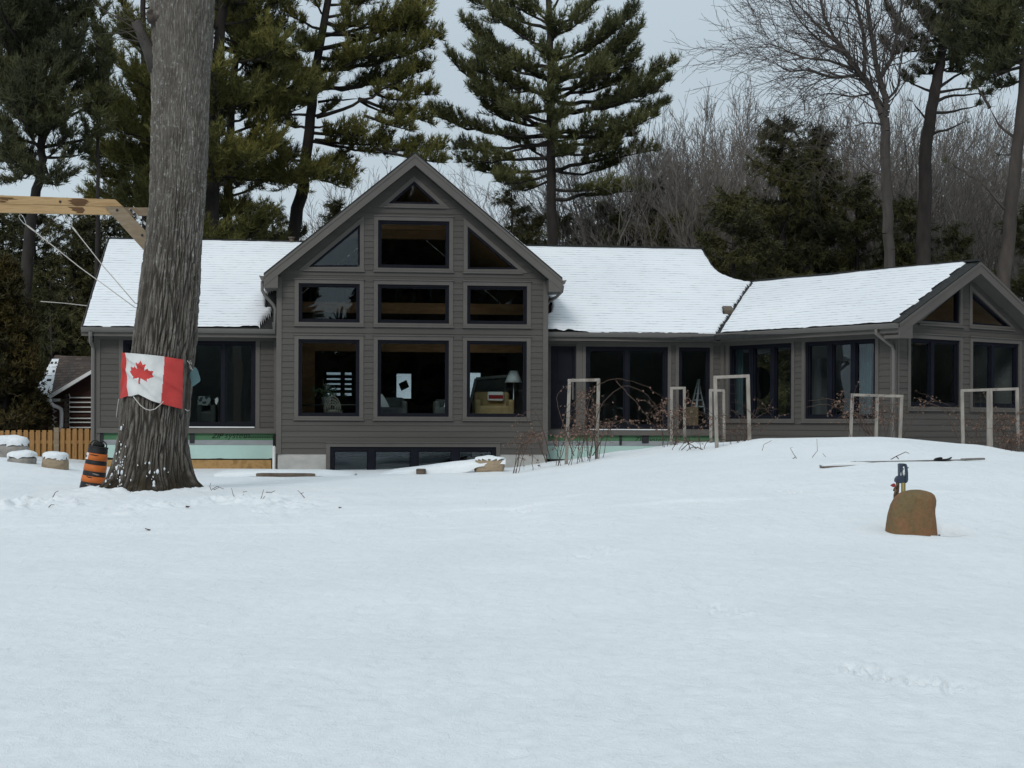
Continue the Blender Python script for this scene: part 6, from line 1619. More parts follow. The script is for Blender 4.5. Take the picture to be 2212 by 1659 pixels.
mb = MB(); slabpx(mb, [(312, 466), (318, 466), (350, 466), (350, 1035), (318, 1035)][1:], YB + .10, YB + .24); mb.build('post', M['timberwet'], root)
mb = MB()
for (x, y) in ((787, 180), (1530, 290), (1858, 617), (1760, 340), (1710, 290), (1850, 420)):
    mb.lathe([(0.006, 0), (0.022, 0.0), (0.022, 0.012), (0.0, 0.014)], at(*zb5(x, y), YB - .001 - (.045 if x in (1530, 1858) else 0)), (0, -1, 0), 10)
mb.build('bolt_head', M['rubber'], root)
# dark pitch stains soaked into the beam faces
mb = MB(); rng = np.random.default_rng(4)
def stain(poly, Yf): 
    P = [at(*zb5(*p), Yf) for p in poly]; mb.prism(P[::-1], A(0, .002, 0))
stain([(880, 165), (950, 150), (930, 140), (1060, 137), (1120, 150), (1160, 170), (1140, 182), (1190, 183), (1120, 195), (1150, 206), (1110, 215), (1120, 228), (1000, 236), (940, 215), (930, 205), (890, 210), (940, 190)], YB - .003)
stain([(880, 247), (1080, 252), (1110, 290), (1080, 330), (990, 328), (1010, 315), (930, 290), (950, 275)], YB + .002)
stain([(0, 118), (180, 128), (160, 138), (240, 150), (100, 152), (110, 168), (0, 150)], YB - .003); stain([(0, 160), (90, 172), (60, 186), (110, 196), (0, 190)], YB - .003)
mb.build('stain', M['stain'], root)
for k, (hx, hy, cx2, cy2, ex, ey, lab) in enumerate([(43, 458, 54.6, 484, 291, 664, 'pale clipped rope from the outer hook of the beam to the trunk'), (145, 463, 154.6, 488.5, 292, 655, 'pale clipped rope from the beam hook nearer the trunk')]):
    YR = YB + .045
    r_ = thing('swing_rope', lab, 'rope', at(ex, ey, TREE_Y), 'swing ropes')
    mb = MB(); h_ = at(hx, hy, YR); mb.tube([h_ + A(0, 0, .02), h_ - A(0, 0, .035)], 0.008, 6)
    a, b2 = at(hx - 1, hy + 6, YR), at(cx2, cy2, YR)
    d = nrm(b2 - a); s_ = nrm(np.cross(d, A(0, 1, 0))); L = np.linalg.norm(b2 - a)
    loop = [a + d * L * t + s_ * w_ for t, w_ in ((0, 0), (.08, .028), (.3, .04), (.7, .03), (.97, .015), (1, 0), (.97, -.012), (.7, -.022), (.3, -.032), (.08, -.02), (0, 0))]
    mb.tube(loop, 0.0065, 6); mb.build('clip', M['zinc'], r_, smooth=True)
    e_ = at(ex, ey, TREE_Y + 0.12); mid = (b2 + e_) / 2 - A(0, 0, .03)
    mb = MB(); mb.tube([b2, b2 * .7 + e_ * .3 - A(0, 0, .015), mid, b2 * .3 + e_ * .7 - A(0, 0, .015), e_, e_ + A(.3, .25, -.05)], 0.0085, 6)
    mb.tube([b2 + (e_ - b2) * .02, b2 + (e_ - b2) * .10], 0.014, 6)
    mb.build('line', M['cord'], r_, smooth=True)

# ================================================================= TRAFFIC BARREL
M['orange'] = pbr('orange_band', (0.62, 0.17, 0.035), (0.54, 0.14, 0.03), 6, 5, rough=0.5, c3=(0.50, 0.13, 0.03))
def barrel():
    base = at(200, 1050, 27.35); top = at(212.5, 966, 27.35)
    ax = nrm(top - base); H = np.linalg.norm(top - base); s = FV / 27.35
    root = thing('traffic_barrel', 'leaning orange and black striped traffic barrel beside the trunk', 'barrel', base)
    r0, r1 = 26.5 / s, 20.5 / s
    rad = lambda f: r0 + (r1 - r0) * f
    bands = [(-0.30, .10, 'b'), (.10, .26, 'o'), (.26, .385, 'b'), (.385, .555, 'o'), (.555, .665, 'b'), (.665, .845, 'o'), (.845, 1.0, 'b')]
    bodyp = []; 
    mb = MB()
    for f in np.linspace(-0.25, 1, 40):
        st = 0.006 if any(abs(f - e) < 0.02 for e in (.10, .26, .385, .555, .665, .845)) else 0
        bodyp.append((rad(f) - st, f * H))
    mb.lathe(bodyp + [(r1 * .9, H + .005), (0.0, H + .01)], base, ax, 40); mb.build('body', M['rubber'], root, smooth=True)
    for f0, f1, c in bands:
        if c == 'o':
            mb = MB(); mb.lathe([(rad(f0) - .01, f0 * H), (rad(f0) + .004, f0 * H + .002), (rad(f1) + .004, f1 * H - .002), (rad(f1) - .01, f1 * H)], base, ax, 40); mb.build('reflective_band', M['orange'], root, smooth=True)
    u = nrm(np.cross(ax, A(0, 1, 0))); u = u if u[0] > 0 else -u; fw = nrm(np.cross(u, ax)); fw = fw if fw[1] < 0 else -fw
    # collar on top, twin loop handles and the central grip
    mb = MB(); mb.lathe([(r1 - .02, H - .01), (r1 + .006, H - .005), (r1 + .006, H + .012), (r1 - .025, H + .014)], base, ax, 40); mb.build('collar', M['rubber'], root, smooth=True)
    c = base + ax * (H + .012)
    for sgn in (-1, 1):
        mb = MB(); mb.tube([c + u * sgn * (r1 - .03) , c + u * sgn * (r1 - .025) + ax * .045, c + u * sgn * (r1 - .06) + ax * .085, c + u * sgn * (r1 * .45) + ax * .10, c + u * sgn * .015 + ax * .085], 0.011, 8); mb.build('handle', M['rubber'], root, smooth=True)
    mb = MB(); mb.lathe([(.10, 0), (.105, .03), (.085, .062), (.045, .070), (.035, .085), (0, .088)], c, ax, 20); mb.build('cap', M['blackstrip'], root, smooth=True)
    # white label wrapped on the left of the top band
    mb = MB(); V = []; n = 10
    for k in range(n):
        a = math.radians(-84 + 46 * k / (n - 1))
        for f in (.672, .838): V.append(base + ax * f * H + (u * math.sin(a) + fw * math.cos(a)) * (rad(f) + .0065))
    mb.add(V, [(2 * k, 2 * k + 2, 2 * k + 3, 2 * k + 1) for k in range(n - 1)]); lb = mb.build('sticker', M['white'], root)
    for ch, a in (('H', -72), ('O', -61), ('R', -50)):
        a = math.radians(a); d = u * math.sin(a) + fw * math.cos(a); tx = u * math.cos(a) - fw * math.sin(a)
        text_mesh(ch, 0.062, base + ax * .715 * H + d * (rad(.715) + .010) - tx * .02, tx, ax, M['rubber'], 'lettering', lb, 0.001)
    # scuffs
    M['scuff'] = pbr('pale_scuff', (0.24, 0.21, 0.19), (0.36, 0.32, 0.29), 30, rough=0.9)
    mb = MB(); rng = np.random.default_rng(2)
    def patch(a0, a1, f0, f1, mat):
        m2 = MB(); V = []; n = 12
        for k in range(n):
            t = k / (n - 1); a = math.radians(a0 + (a1 - a0) * t); w_ = math.sin(PI * t) ** .6
            fc = f0 + (f1 - f0) * t + rng.normal() * .004; th_ = .012 * w_ + .002
            for e in (-1, 1): V.append(base + ax * (fc + e * th_) * H + (u * math.sin(a) + fw * math.cos(a)) * (rad(fc) + .006))
        m2.add(V, [(2 * k, 2 * k + 2, 2 * k + 3, 2 * k + 1) for k in range(n - 1)]); m2.build('scuff', mat, root)
    patch(-20, 30, .05, .0, M['scuff']); patch(5, 40, .335, .315, M['scuff']); patch(-25, 8, .245, .22, M['blackstrip']); patch(-30, 25, .80, .795, M['blackstrip'])
barrel()

# ================================================================= ROCK COVER AND YARD HYDRANT
def rock_mat():
    m_, nt_, out = _nt('brown_moulded_rock'); b = nt_.nodes.new('ShaderNodeBsdfPrincipled'); b.inputs['Roughness'].default_value = .88; b.inputs['Specular IOR Level'].default_value = .12
    n1 = noise_node(nt_, 3.2, 5, (1, 1, .8), .6, dist=.5); n2 = noise_node(nt_, 26, 8, (1, 1, 1), .7); n3 = noise_node(nt_, 9, 6, (1, 1, .6), .65, loc=(3, 1, 2))
    r1 = ramp(nt_, n1.outputs['Fac'], [(.40, (.170, .125, .066)), (.50, (.215, .125, .066)), (.62, (.250, .132, .072))])
    r2 = ramp(nt_, n2.outputs['Fac'], [(.30, (.78, .76, .73)), (.55, (1, 1, 1)), (.75, (1.0, 1.0, 1.0))])
    r3 = ramp(nt_, n3.outputs['Fac'], [(.30, (.62, .58, .55)), (.38, (1, 1, 1))])
    m1 = nt_.nodes.new('ShaderNodeMixRGB'); m1.blend_type = 'MULTIPLY'; m1.inputs['Fac'].default_value = 1; nt_.links.new(r1.outputs['Color'], m1.inputs['Color1']); nt_.links.new(r2.outputs['Color'], m1.inputs['Color2'])
    m2 = nt_.nodes.new('ShaderNodeMixRGB'); m2.blend_type = 'MULTIPLY'; m2.inputs['Fac'].default_value = 1; nt_.links.new(m1.outputs[0], m2.inputs['Color1']); nt_.links.new(r3.outputs['Color'], m2.inputs['Color2'])
    nt_.links.new(m2.outputs[0], b.inputs['Base Color'])
    ad = nt_.nodes.new('ShaderNodeMath'); ad.operation = 'MULTIPLY_ADD'; ad.inputs[1].default_value = .4; nt_.links.new(n2.outputs['Fac'], ad.inputs[0]); nt_.links.new(n3.outputs['Fac'], ad.inputs[2])
    bp = nt_.nodes.new('ShaderNodeBump'); bp.inputs['Distance'].default_value = .025; nt_.links.new(ad.outputs[0], bp.inputs['Height']); nt_.links.new(bp.outputs['Normal'], b.inputs['Normal'])
    nt_.links.new(b.outputs[0], out.inputs['Surface']); return m_
M['rockbrown'] = rock_mat()
def zr5(x, y): return (1892.7 + .1323 * x, 976.5 + .1323 * y)
def rock_cover():
    Yr = 17.9
    L = [(1500, 150), (1330, 156), (1150, 176), (1000, 202), (860, 242), (790, 280), (740, 312), (685, 372), (655, 432), (632, 500), (618, 570), (612, 640)]
    R = [(1500, 1000), (1452, 992), (1330, 985), (1230, 971), (1100, 960), (1000, 945), (920, 944), (860, 958), (780, 962), (700, 936), (660, 890), (635, 820), (615, 720), (612, 660)]
    ys = np.concatenate([np.linspace(1560, 760, 34), 612 + (760 - 612) * (1 - np.linspace(0, 1, 24)[1:]) ** 1.6])
    l = np.interp(ys, [a for a, _ in L[::-1]], [b for _, b in L[::-1]]); r = np.interp(ys, [a for a, _ in R[::-1]], [b for _, b in R[::-1]])
    V = []; n = 72
    for y, a, b in zip(ys, l, r):
        c = at(*zr5((a + b) / 2, y), Yr); hw = 0.5 * (b - a) * .1323 / FV * Yr
        hd = min(hw, .225) * 0.9
        for k in range(n):
            t = 2 * PI * k / n; ct, st = math.cos(t), math.sin(t); p = 2.7
            rr = (abs(ct) ** p + abs(st) ** p) ** (-1 / p)
            V.append(c + A(hw * rr * ct, hd * rr * st, 0))
    V = np.array(V); N = len(ys)
    dd = 0.028 * (fbm(V[:, 0] * 4, V[:, 1] * 4, V[:, 2] * 4, 5, 4) - .5) + 0.012 * (fbm(V[:, 0] * 14, V[:, 1] * 14, V[:, 2] * 14, 6, 3) - .5)
    ctr = V.reshape(N, n, 3).mean(1)[:, None]; dv = nrm(V.reshape(N, n, 3) - ctr); dv[..., 0] *= 0.35
    V = (V.reshape(N, n, 3) + dv * dd.reshape(N, n, 1)).reshape(-1, 3)
    F = [(i * n + k, i * n + (k + 1) % n, (i + 1) * n + (k + 1) % n, (i + 1) * n + k) for i in range(N - 1) for k in range(n)] + [tuple((N - 1) * n + k for k in range(n))]
    b = at(*zr5(570, 1420), Yr)
    o = fast('boulder', V, F, M['rockbrown'], None, loc=b, smooth=True); tag(o, 'rounded brown boulder standing in the snow before the hydrant', 'boulder')
rock_cover()
M['blue'] = pbr('blue_enamel', (0.024, 0.036, 0.060), (0.032, 0.048, 0.080), 9, rough=0.45, spec=0.5, c3=(0.035, 0.045, 0.07))
M['brass'] = pbr('aged_brass', (0.26, 0.20, 0.075), (0.33, 0.26, 0.11), 9, rough=0.45, metal=0.5)
M['bronze'] = pbr('dull_bronze', (0.11, 0.075, 0.045), (0.16, 0.11, 0.065), 14, rough=0.5, metal=0.5)
M['red'] = pbr('red_wheel', (0.22, 0.03, 0.03), (0.28, 0.05, 0.045), 14, rough=0.5)
YH = 18.35
def hp(x, y, d=0): return at(*zr5(x, y), YH + d)
root = thing('yard_hydrant', 'blue headed yard hydrant with a brass pipe behind the brown boulder', 'hydrant', (hp(443, 900)[0], YH, ground_at(hp(443, 900)[0], YH)))
mb = MB(); mb.tube([hp(445, 1400), hp(443, 500)], 0.0255, 16); mb.build('pipe', M['brass'], root, smooth=True)
k5 = .1323 / FV * YH
mb = MB()   # cast head: yoke with an opening, lower socket
mb.prism([hp(*p) for p in ((372, 390), (350, 408), (330, 440), (325, 478), (345, 500), (395, 503), (420, 515), (480, 513), (495, 480), (490, 385))], A(0, .10, 0))
mb.build('head', M['blue'], root); bevel(root.children[-1], .006, 2)
mb = MB(); mb.prism([hp(*p) for p in ((378, 195), (405, 186), (470, 188), (492, 200), (490, 240), (440, 236), (432, 300), (405, 320), (398, 390), (380, 388))], A(0, .085, 0)); mb.build('yoke', M['blue'], root); bevel(root.children[-1], .005, 2)
mb = MB(); mb.prism([hp(*p, -.02) for p in ((470, 190), (495, 196), (510, 230), (522, 330), (524, 450), (512, 490), (490, 508), (482, 480), (486, 380), (482, 300), (476, 240))], A(0, .05, 0)); mb.build('lever', M['blue'], root); bevel(root.children[-1], .005, 2)
mb = MB(); mb.tube([hp(430, 400, .04), hp(420, 320, .04), hp(440, 260, .04)], .012, 8); mb.tube([hp(465, 330, .0), hp(465, 400, .0)], .01, 8); mb.build('linkage', M['zinc'], root, smooth=True)
mb = MB(); mb.tube([hp(505, 258), hp(530, 256)], .006, 8); mb.build('pin', M['rubber'], root)
mb = MB(); mb.tube([hp(350, 480, .03), hp(352, 540, .03), hp(348, 640, .03), hp(330, 760, .03)], [.024, .020, .019, .018], 12); mb.build('spout', M['bronze'], root, smooth=True)
mb = MB(); mb.tube([hp(345, 560, .02), hp(300, 600, 0), hp(290, 640, 0)], .013, 8); mb.tube([hp(300, 580, 0), hp(322, 640, -.01), hp(300, 700, -.01), hp(298, 760, -.01)], [.012, .018, .014, .012], 8); mb.build('hose_bib', M['bronze'], root, smooth=True)
mb = MB(); mb.prism([hp(*p, -.02) for p in ((238, 545), (270, 520), (300, 512), (318, 530), (322, 560), (300, 575), (268, 568))], A(0, .03, 0)); mb.build('wheel', M['red'], root)
mb = MB(); mb.tube([hp(1018, 1470, -.45), hp(1032, 1350, -.42)], .012, 8); o = mb.build('pipe_stub', M['rubber'], None, loc=hp(1022, 1460, -.45)); tag(o, 'short black pipe end in the snow hollow right of the boulder', 'pipe')

# ================================================================= BOARDS ON THE SNOW
M['greywood'] = pbr('grey_weathered_board', (0.15, 0.14, 0.13), (0.23, 0.215, 0.20), 3, 6, (1, 8, 8), 0.85, bump=0.002, bscale=25)
M['brownwood'] = pbr('brown_weathered_board', (0.16, 0.125, 0.10), (0.24, 0.19, 0.15), 3, 6, (1, 8, 8), 0.85, bump=0.002, bscale=25)
def zl5(x, y): return (1755.6 + .20635 * x, 811.9 + .20635 * y)
def board(name, label, p0, p1, Y0, Y1, th_, wd, mat, snow=None):
    a, b = at(*zl5(*p0), Y0), at(*zl5(*p1), Y1)
    mb = MB(); d = nrm(b - a); s_ = nrm(np.cross(d, UP)); 
    mb.beam(a + A(0, wd / 2, -th_ / 2 + .003), b + A(0, wd / 2, -th_ / 2 + .003), wd, th_)
    o = mb.build(name, mat, None, loc=(a + b) / 2); tag(o, label, 'board', 'weathered boards lying on the snow')
    bevel(o, .004, 1)
    if snow:
        f0, f1, hh = snow; mb = MB(); q0, q1 = a + (b - a) * f0, a + (b - a) * f1; n = 14
        V = []
        for k in range(n + 1):
            p = q0 + (q1 - q0) * k / n; e = math.sin(PI * min(max(k / n, .02), .98)) ** .35 * hh
            for w_, hz in ((-.012, .0), (-.02, e * .5), (0, e), (wd * .5, e * 1.1), (wd, e * .9), (wd + .01, 0)): V.append(p + A(0, w_, hz + .004))
        mb.add(V, [(6 * k + j, 6 * k + j + 1, 6 * k + j + 7, 6 * k + j + 6) for k in range(n) for j in range(5)])
        mb.build('snow_layer', M['snowcap'], o, smooth=True)
    return o
board('board', 'long grey board edge running right from above the hydrant', (430, 902), (1590, 878), 24.4, 24.9, .035, .16, M['greywood'], (.02, .9, .02))
board('board', 'brown board end half under snow left of the hydrant', (110, 950), (1000, 918), 24.0, 24.35, .07, .18, M['brownwood'], (-.02, .62, .045))
board('board', 'short dark board tip farthest right on the snow', (1585, 868), (1790, 861), 25.2, 25.4, .03, .12, M['greywood'])
mb = MB(); P = [at(*zl5(*p), 24.7) for p in ((1268, 880), (1300, 860), (1350, 850), (1365, 860), (1355, 872), (1410, 868), (1445, 860), (1458, 848), (1462, 858), (1440, 874), (1405, 882), (1400, 890), (1370, 890), (1340, 882))]
mb.prism(P, A(0, .08, 0)); o = mb.build('scrap', M['blackstrip'], None, loc=P[0]); tag(o, 'black bent scrap lying on the grey board', 'scrap'); bevel(o, .006, 1)

# ================================================================= TRELLIS FRAMES
M['oldpost'] = pbr('bleached_wood', (0.22, 0.20, 0.18), (0.31, 0.285, 0.255), 5, 6, (1, 1, .3), 0.9, bump=0.003, bscale=30, c3=(0.19, 0.16, 0.135))
M['wire'] = pbr('rusty_wire', (0.055, 0.045, 0.04), (0.08, 0.065, 0.055), 9, rough=0.7)
def trellis(label, Y, legs, tops, w_=8.5, wire=True):
    """legs: list of ((x_top, y_top), (x_bottom, y_bottom)); tops: list of (a, b) top rail ends"""
    c = at(legs[0][1][0], legs[0][1][1], Y)
    root = thing('trellis', label, 'trellis', (c[0], Y, ground_at(c[0], Y)), 'wooden garden trellis frames')
    k = w_ / FV * Y
    for (t, b) in legs:
        p1 = at(*t, Y); p0 = at(*b, Y); g_ = ground_at(p0[0], Y) - .25
        if p0[2] > g_:
            d = (p0 - p1) / (p0[2] - p1[2]); p0 = p1 + d * (g_ - p1[2])
        mb = MB(); mb.beam(p0, p1, k, k, (0, 1, 0)); o = mb.build('leg', M['oldpost'], root); bevel(o, .004, 1)
    for a, b in tops:
        mb = MB(); mb.beam(at(*a, Y - .002), at(*b, Y - .002), k * 1.02, k * .9); o = mb.build('rail', M['oldpost'], root); bevel(o, .004, 1)
    if wire:
        mb = MB(); (t0, b0), (t1, b1) = legs[0], legs[-1]
        for i in range(1, 9):
            f = i / 9 * .95; p = at(t0[0] + (b0[0] - t0[0]) * f, t0[1] + (b0[1] - t0[1]) * f, Y + .02); q = at(t1[0] + (b1[0] - t1[0]) * f, t1[1] + (b1[1] - t1[1]) * f, Y + .02)
            mb.tube([p, q], .0022, 3)
        n = max(3, int(abs(t1[0] - t0[0]) / 12))
        for i in range(1, n):
            f = i / n; p = at(t0[0] + (t1[0] - t0[0]) * f, t0[1] + (t1[1] - t0[1]) * f, Y + .02); q = at(b0[0] + (b1[0] - b0[0]) * f, b0[1] + (b1[1] - b0[1]) * f, Y + .02)
            mb.tube([p, q], .0022, 3)
        mb.build('wire_mesh', M['wire'], root)
    return root
def k3(x, y): return (1124.6 + .33067 * x, 493.7 + .33067 * y)
def k4(x, y): return (1618.4 + .33069 * x, 521.2 + .33069 * y)
trellis('tall weathered trellis frame inside the brown bush, nearest the gable', 33.5, [(k3(320, 990), k3(299, 1510)), (k3(509, 985), k3(496, 1515))], [(k3(308, 993), k3(518, 989))], 7.2)
trellis('narrow trellis frame before the tall narrow window', 36.4, [(k3(985, 1044), k3(985, 1400)), (k3(1069, 1042), k3(1072, 1400))], [(k3(976, 1043), k3(1078, 1042))], 6.0)
trellis('small trellis frame half hidden behind the tall frame at the inside corner', 36.6, [(k3(1240, 1060), k3(1243, 1390)), (k3(1326, 1060), k3(1329, 1390))], [(k3(1232, 1056), k3(1332, 1059))], 6.0)
trellis('tallest pale trellis frame standing on the snow before the inside corner', 31.6, [(k3(1270, 968), k3(1283, 1497)), (k3(1484, 962), k3(1498, 1502))], [(k3(1260, 972), k3(1495, 963))], 7.4)
trellis('low double trellis frame rising behind the snow crest before the wing corner', 32.6, [(k4(673, 1005), k4(662, 1280)), (k4(836, 1010), k4(828, 1280)), (k4(996, 1010), k4(985, 1280))], [(k4(664, 1003), k4(838, 1008)), (k4(840, 1009), k4(1006, 1012))], 6.5)
trellis('double trellis frame at the right edge before the wing gable', 31.9, [(k4(1390, 978), k4(1396, 1300)), (k4(1561, 972), k4(1563, 1315)), (k4(1577, 972), k4(1580, 1315)), (k4(1749, 966), k4(1756, 1360))], [(k4(1382, 976), k4(1570, 970)), (k4(1571, 970), k4(1758, 964))], 6.5)

# ================================================================= BRAMBLE BUSHES
M['cane'] = pbr('bramble_cane', (0.055, 0.038, 0.030), (0.095, 0.060, 0.045), 6, rough=0.8)
M['deadleaf'] = pbr('dead_leaf', (0.13, 0.080, 0.058), (0.20, 0.128, 0.096), 3, 4, rough=0.8, c3=(0.10, 0.056, 0.042))
def bramble(label, x0, x1, Y, ncane, hmin, hmax, nleaf, seed, arcs=(), spread=1.0, leaf=0.034, grp='leafless bramble bushes along the house', leafz=(0.35, 1.0)):
    rng = np.random.default_rng(seed); c = gp((x0 + x1) / 2, Y)
    root = thing('bramble_bush', label, 'bush', c, grp)
    mb = MB(); tips = []
    def cane(P, r):
        P = np.array(P); q = np.linspace(0, len(P) - 1, (len(P) - 1) * 5 + 1); Q = np.stack([np.interp(q, range(len(P)), P[:, k]) for k in range(3)], 1)
        for _ in range(3): Q[1:-1] = .25 * Q[:-2] + .5 * Q[1:-1] + .25 * Q[2:]
        Q[1:-1] += rng.normal(size=(len(Q) - 2, 3)) * .008
        mb.tube(Q, list(np.linspace(r, r * .35, len(Q))), 4, cap=False)
        for i in range(int(len(Q) * leafz[0]), len(Q)): tips.append((Q[i], nrm(Q[min(i + 1, len(Q) - 1)] - Q[i - 1])))
        return Q
    for k in range(ncane):
        p = gp(rng.uniform(x0, x1), Y + rng.normal() * .25) - A(0, 0, .05); h = rng.uniform(hmin, hmax); a = rng.random() * 2 * PI; d = A(math.cos(a) * spread, math.sin(a) * .6, 0) * (0.3 + .7 * rng.random())
        Q = cane([p, p + d * .25 * h + A(0, 0, .55 * h), p + d * .6 * h + A(0, 0, .95 * h), p + d * 1.0 * h + A(0, 0, .85 * h), p + d * 1.25 * h + A(0, 0, .6 * h)], .0068)
        for _ in range(4):
            i = rng.integers(4, len(Q) - 2); s_ = Q[i]; dd = nrm(A(rng.normal(), rng.normal() * .6, rng.normal() * .5 + .3)); l = .2 + .4 * rng.random()
            cane([s_, s_ + dd * l * .5 + A(0, 0, .03), s_ + dd * l - A(0, 0, .05 * rng.random())], .0055)
    for arc in arcs:
        cane([at(x, y, Y + (.05 * i)) for i, (x, y) in enumerate(arc)], .010)
    mb.build('stems', M['cane'], root)['kind'] = 'stuff'
    if nleaf:
        V, F = [], []
        for k in range(nleaf):
            p, t = tips[rng.integers(len(tips))]; p = p + rng.normal(size=3) * .03
            a = nrm(rng.normal(size=3) - UP * .5); b = nrm(np.cross(a, rng.normal(size=3))); l = leaf * (.7 + .8 * rng.random()); n_ = np.cross(a, b)
            o = len(V); w_ = l * .42
            V += [p, p + a * l * .4 + b * w_ + n_ * l * .12, p + a * l, p + a * l * .4 - b * w_ + n_ * l * .14, p + a * l * .5 - n_ * l * .05]
            F += [(o, o + 1, o + 4), (o + 1, o + 2, o + 4), (o + 2, o + 3, o + 4), (o + 3, o, o + 4)]
        fast('leaves', np.array(V), F, M['deadleaf'], root)['kind'] = 'stuff'
    return root
bramble('large tangled bramble with rust brown leaves right of the gable corner', 1192, 1305, 33.2, 17, .7, 1.5, 440, 1,
        [[(1270, 990), (1262, 900), (1285, 830), (1330, 815), (1390, 830), (1436, 862)], [(1275, 990), (1290, 880), (1345, 828), (1400, 850), (1432, 905)], [(1240, 985), (1210, 900), (1200, 850), (1235, 828)], [(1330, 822), (1375, 870), (1402, 905), (1420, 930)], [(1280, 985), (1330, 900), (1390, 925)]], leaf=.050)
bramble('sparse twiggy bramble hanging before the lower right of the gable', 1100, 1170, 32.4, 6, .5, 1.0, 170, 2, [[(1180, 1000), (1160, 940), (1130, 890), (1105, 905)], [(1190, 995), (1165, 900), (1140, 880), (1110, 925)]], leaf=.042)
bramble('brown leaved bramble around the narrow trellis', 1432, 1480, 35.6, 10, .5, 1.2, 260, 3, leaf=.050)
bramble('thin dark stems under the tallest trellis frame', 1570, 1612, 31.8, 9, .35, .8, 40, 4, [[(1545, 990), (1500, 960), (1470, 985)], [(1600, 985), (1620, 900), (1615, 870), (1590, 890)]], leaf=.04)
bramble('low bramble runners on the snow between the two tall frames', 1450, 1530, 32.2, 5, .2, .4, 30, 5, [[(1460, 985), (1490, 955), (1540, 950), (1560, 975)], [(1505, 970), (1480, 950), (1455, 990)]], spread=1.6, leaf=.04)
bramble('rusty bramble clinging to the low double trellis', 1815, 1960, 32.8, 15, .5, 1.0, 420, 6, [[(1880, 940), (1840, 900), (1790, 870), (1740, 880)], [(1880, 940), (1850, 890), (1800, 860), (1745, 866)], [(1640, 935), (1670, 905), (1705, 893)]], leaf=.04, spread=1.3)
bramble('fine brown bramble in the right hand double trellis', 2085, 2200, 32.1, 14, .5, 1.0, 400, 7, [[(2070, 950), (2040, 880), (1985, 862)], [(2100, 955), (2060, 885), (2000, 870)]], leaf=.038)
bramble('leafy weeds at the right edge foot of the double trellis', 2170, 2212, 31.4, 8, .2, .45, 120, 8, leaf=.050)

# twigs poking from the snow
def twig(label, Y, paths, r=.006, grp='twigs poking out of the snow'):
    c = at(*paths[0][0], Y); mb = MB()
    for p in paths: mb.tube([at(x, y, Y - .01 * i) for i, (x, y) in enumerate(p)], list(np.linspace(r, r * .5, len(p))), 5)
    o = mb.build('twig', M['cane'], None, loc=c); tag(o, label, 'twig', grp)
def zq(x, y): return (x * .6329 * .54861, (1880 + .6325 * y) * .54861)
twig('curved forked twig close right of the trunk foot', 25.4, [[zq(1315, 82), zq(1305, 55), zq(1312, 32)], [zq(1318, 75), zq(1352, 55), zq(1392, 72)], [zq(1330, 78), zq(1362, 62)]])
twig('upright bent twig between the trunk foot and the branched one', 24.9, [[zq(1470, 142), zq(1450, 105), zq(1440, 66)]])
twig('many branched twig farther right of the trunk', 24.6, [[zq(1608, 168), zq(1628, 120), zq(1640, 76)], [zq(1612, 160), zq(1650, 115)], [zq(1605, 160), zq(1570, 155)], [zq(1622, 140), zq(1634, 160)], [zq(1655, 92), zq(1690, 92), zq(1712, 82)]], .007)
twig('tiny hooked twig left of the branched twig', 24.9, [[zq(1522, 138), zq(1515, 102)], [zq(1512, 90), zq(1538, 88)]], .005)
twig('small forked twig midway to the stone ledge', 25.0, [[zq(1895, 126), zq(1870, 98), zq(1852, 80)], [zq(1872, 100), zq(1890, 94)]], .006)
twig('lone short twig left of the trunk mound', 24.6, [[zq(328, 124), zq(345, 92), zq(365, 83)]], .007)
twig('bent twig nearest the left edge', 23.6, [[zq(295, 194), zq(318, 170), zq(338, 170)]], .008)
twig('long curved bare stem standing on the snow bank', 28.5, [[k3(1632, 1595), k3(1600, 1510), k3(1578, 1450), k3(1590, 1410), k3(1640, 1385)], [k3(1606, 1555), k3(1560, 1560)]], .007)
twig('spidery twigs on the bank left of the boards', 26.6, [[k4(345, 1468), k4(290, 1390), k4(268, 1350), k4(285, 1345)], [k4(300, 1410), k4(255, 1440), k4(235, 1465)], [k4(372, 1468), k4(420, 1400), k4(445, 1370), k4(442, 1290)], [k4(400, 1465), k4(440, 1415), k4(500, 1410), k4(545, 1435)], [k4(500, 1468), k4(510, 1420), k4(480, 1385)], [k4(200, 1460), k4(215, 1440)]], .006)
twig('forked stick leaning above the hydrant', 24.7, [[k4(905, 1437), k4(960, 1405), k4(1022, 1376), k4(1046, 1386)], [k4(962, 1406), k4(990, 1436)]], .008)
twig('two dark stems in the middle of the snow field', 22.5, [[(1038, 1112), (1042, 1098), (1050, 1086)], [(1070, 1102), (1074, 1095), (1078, 1094)]], .006)
for (x, y, Y, lab) in ((735, 1103, 22.6, 'dark leaf scraps right of the trampled snow'), (405, 1100 , 23.0, 'dark bark chip on the trampled snow below the trunk'), (320, 1149, 20.6, 'flat dark chip on the smooth snow below the trunk')):
    p = gp(x, Y); mb = MB(); rng = np.random.default_rng(int(x))
    mb.prism([p + A(math.cos(a) * .028 * (.5 + rng.random()), math.sin(a) * .035 * (.5 + rng.random()), .012 + .02 * rng.random()) for a in np.linspace(0, 2 * PI, 7)[:-1]], A(0, 0, .012)); o = mb.build('bark_chip', M['cane'], None, loc=p); tag(o, lab, 'bark chip', 'bits of bark on the snow')

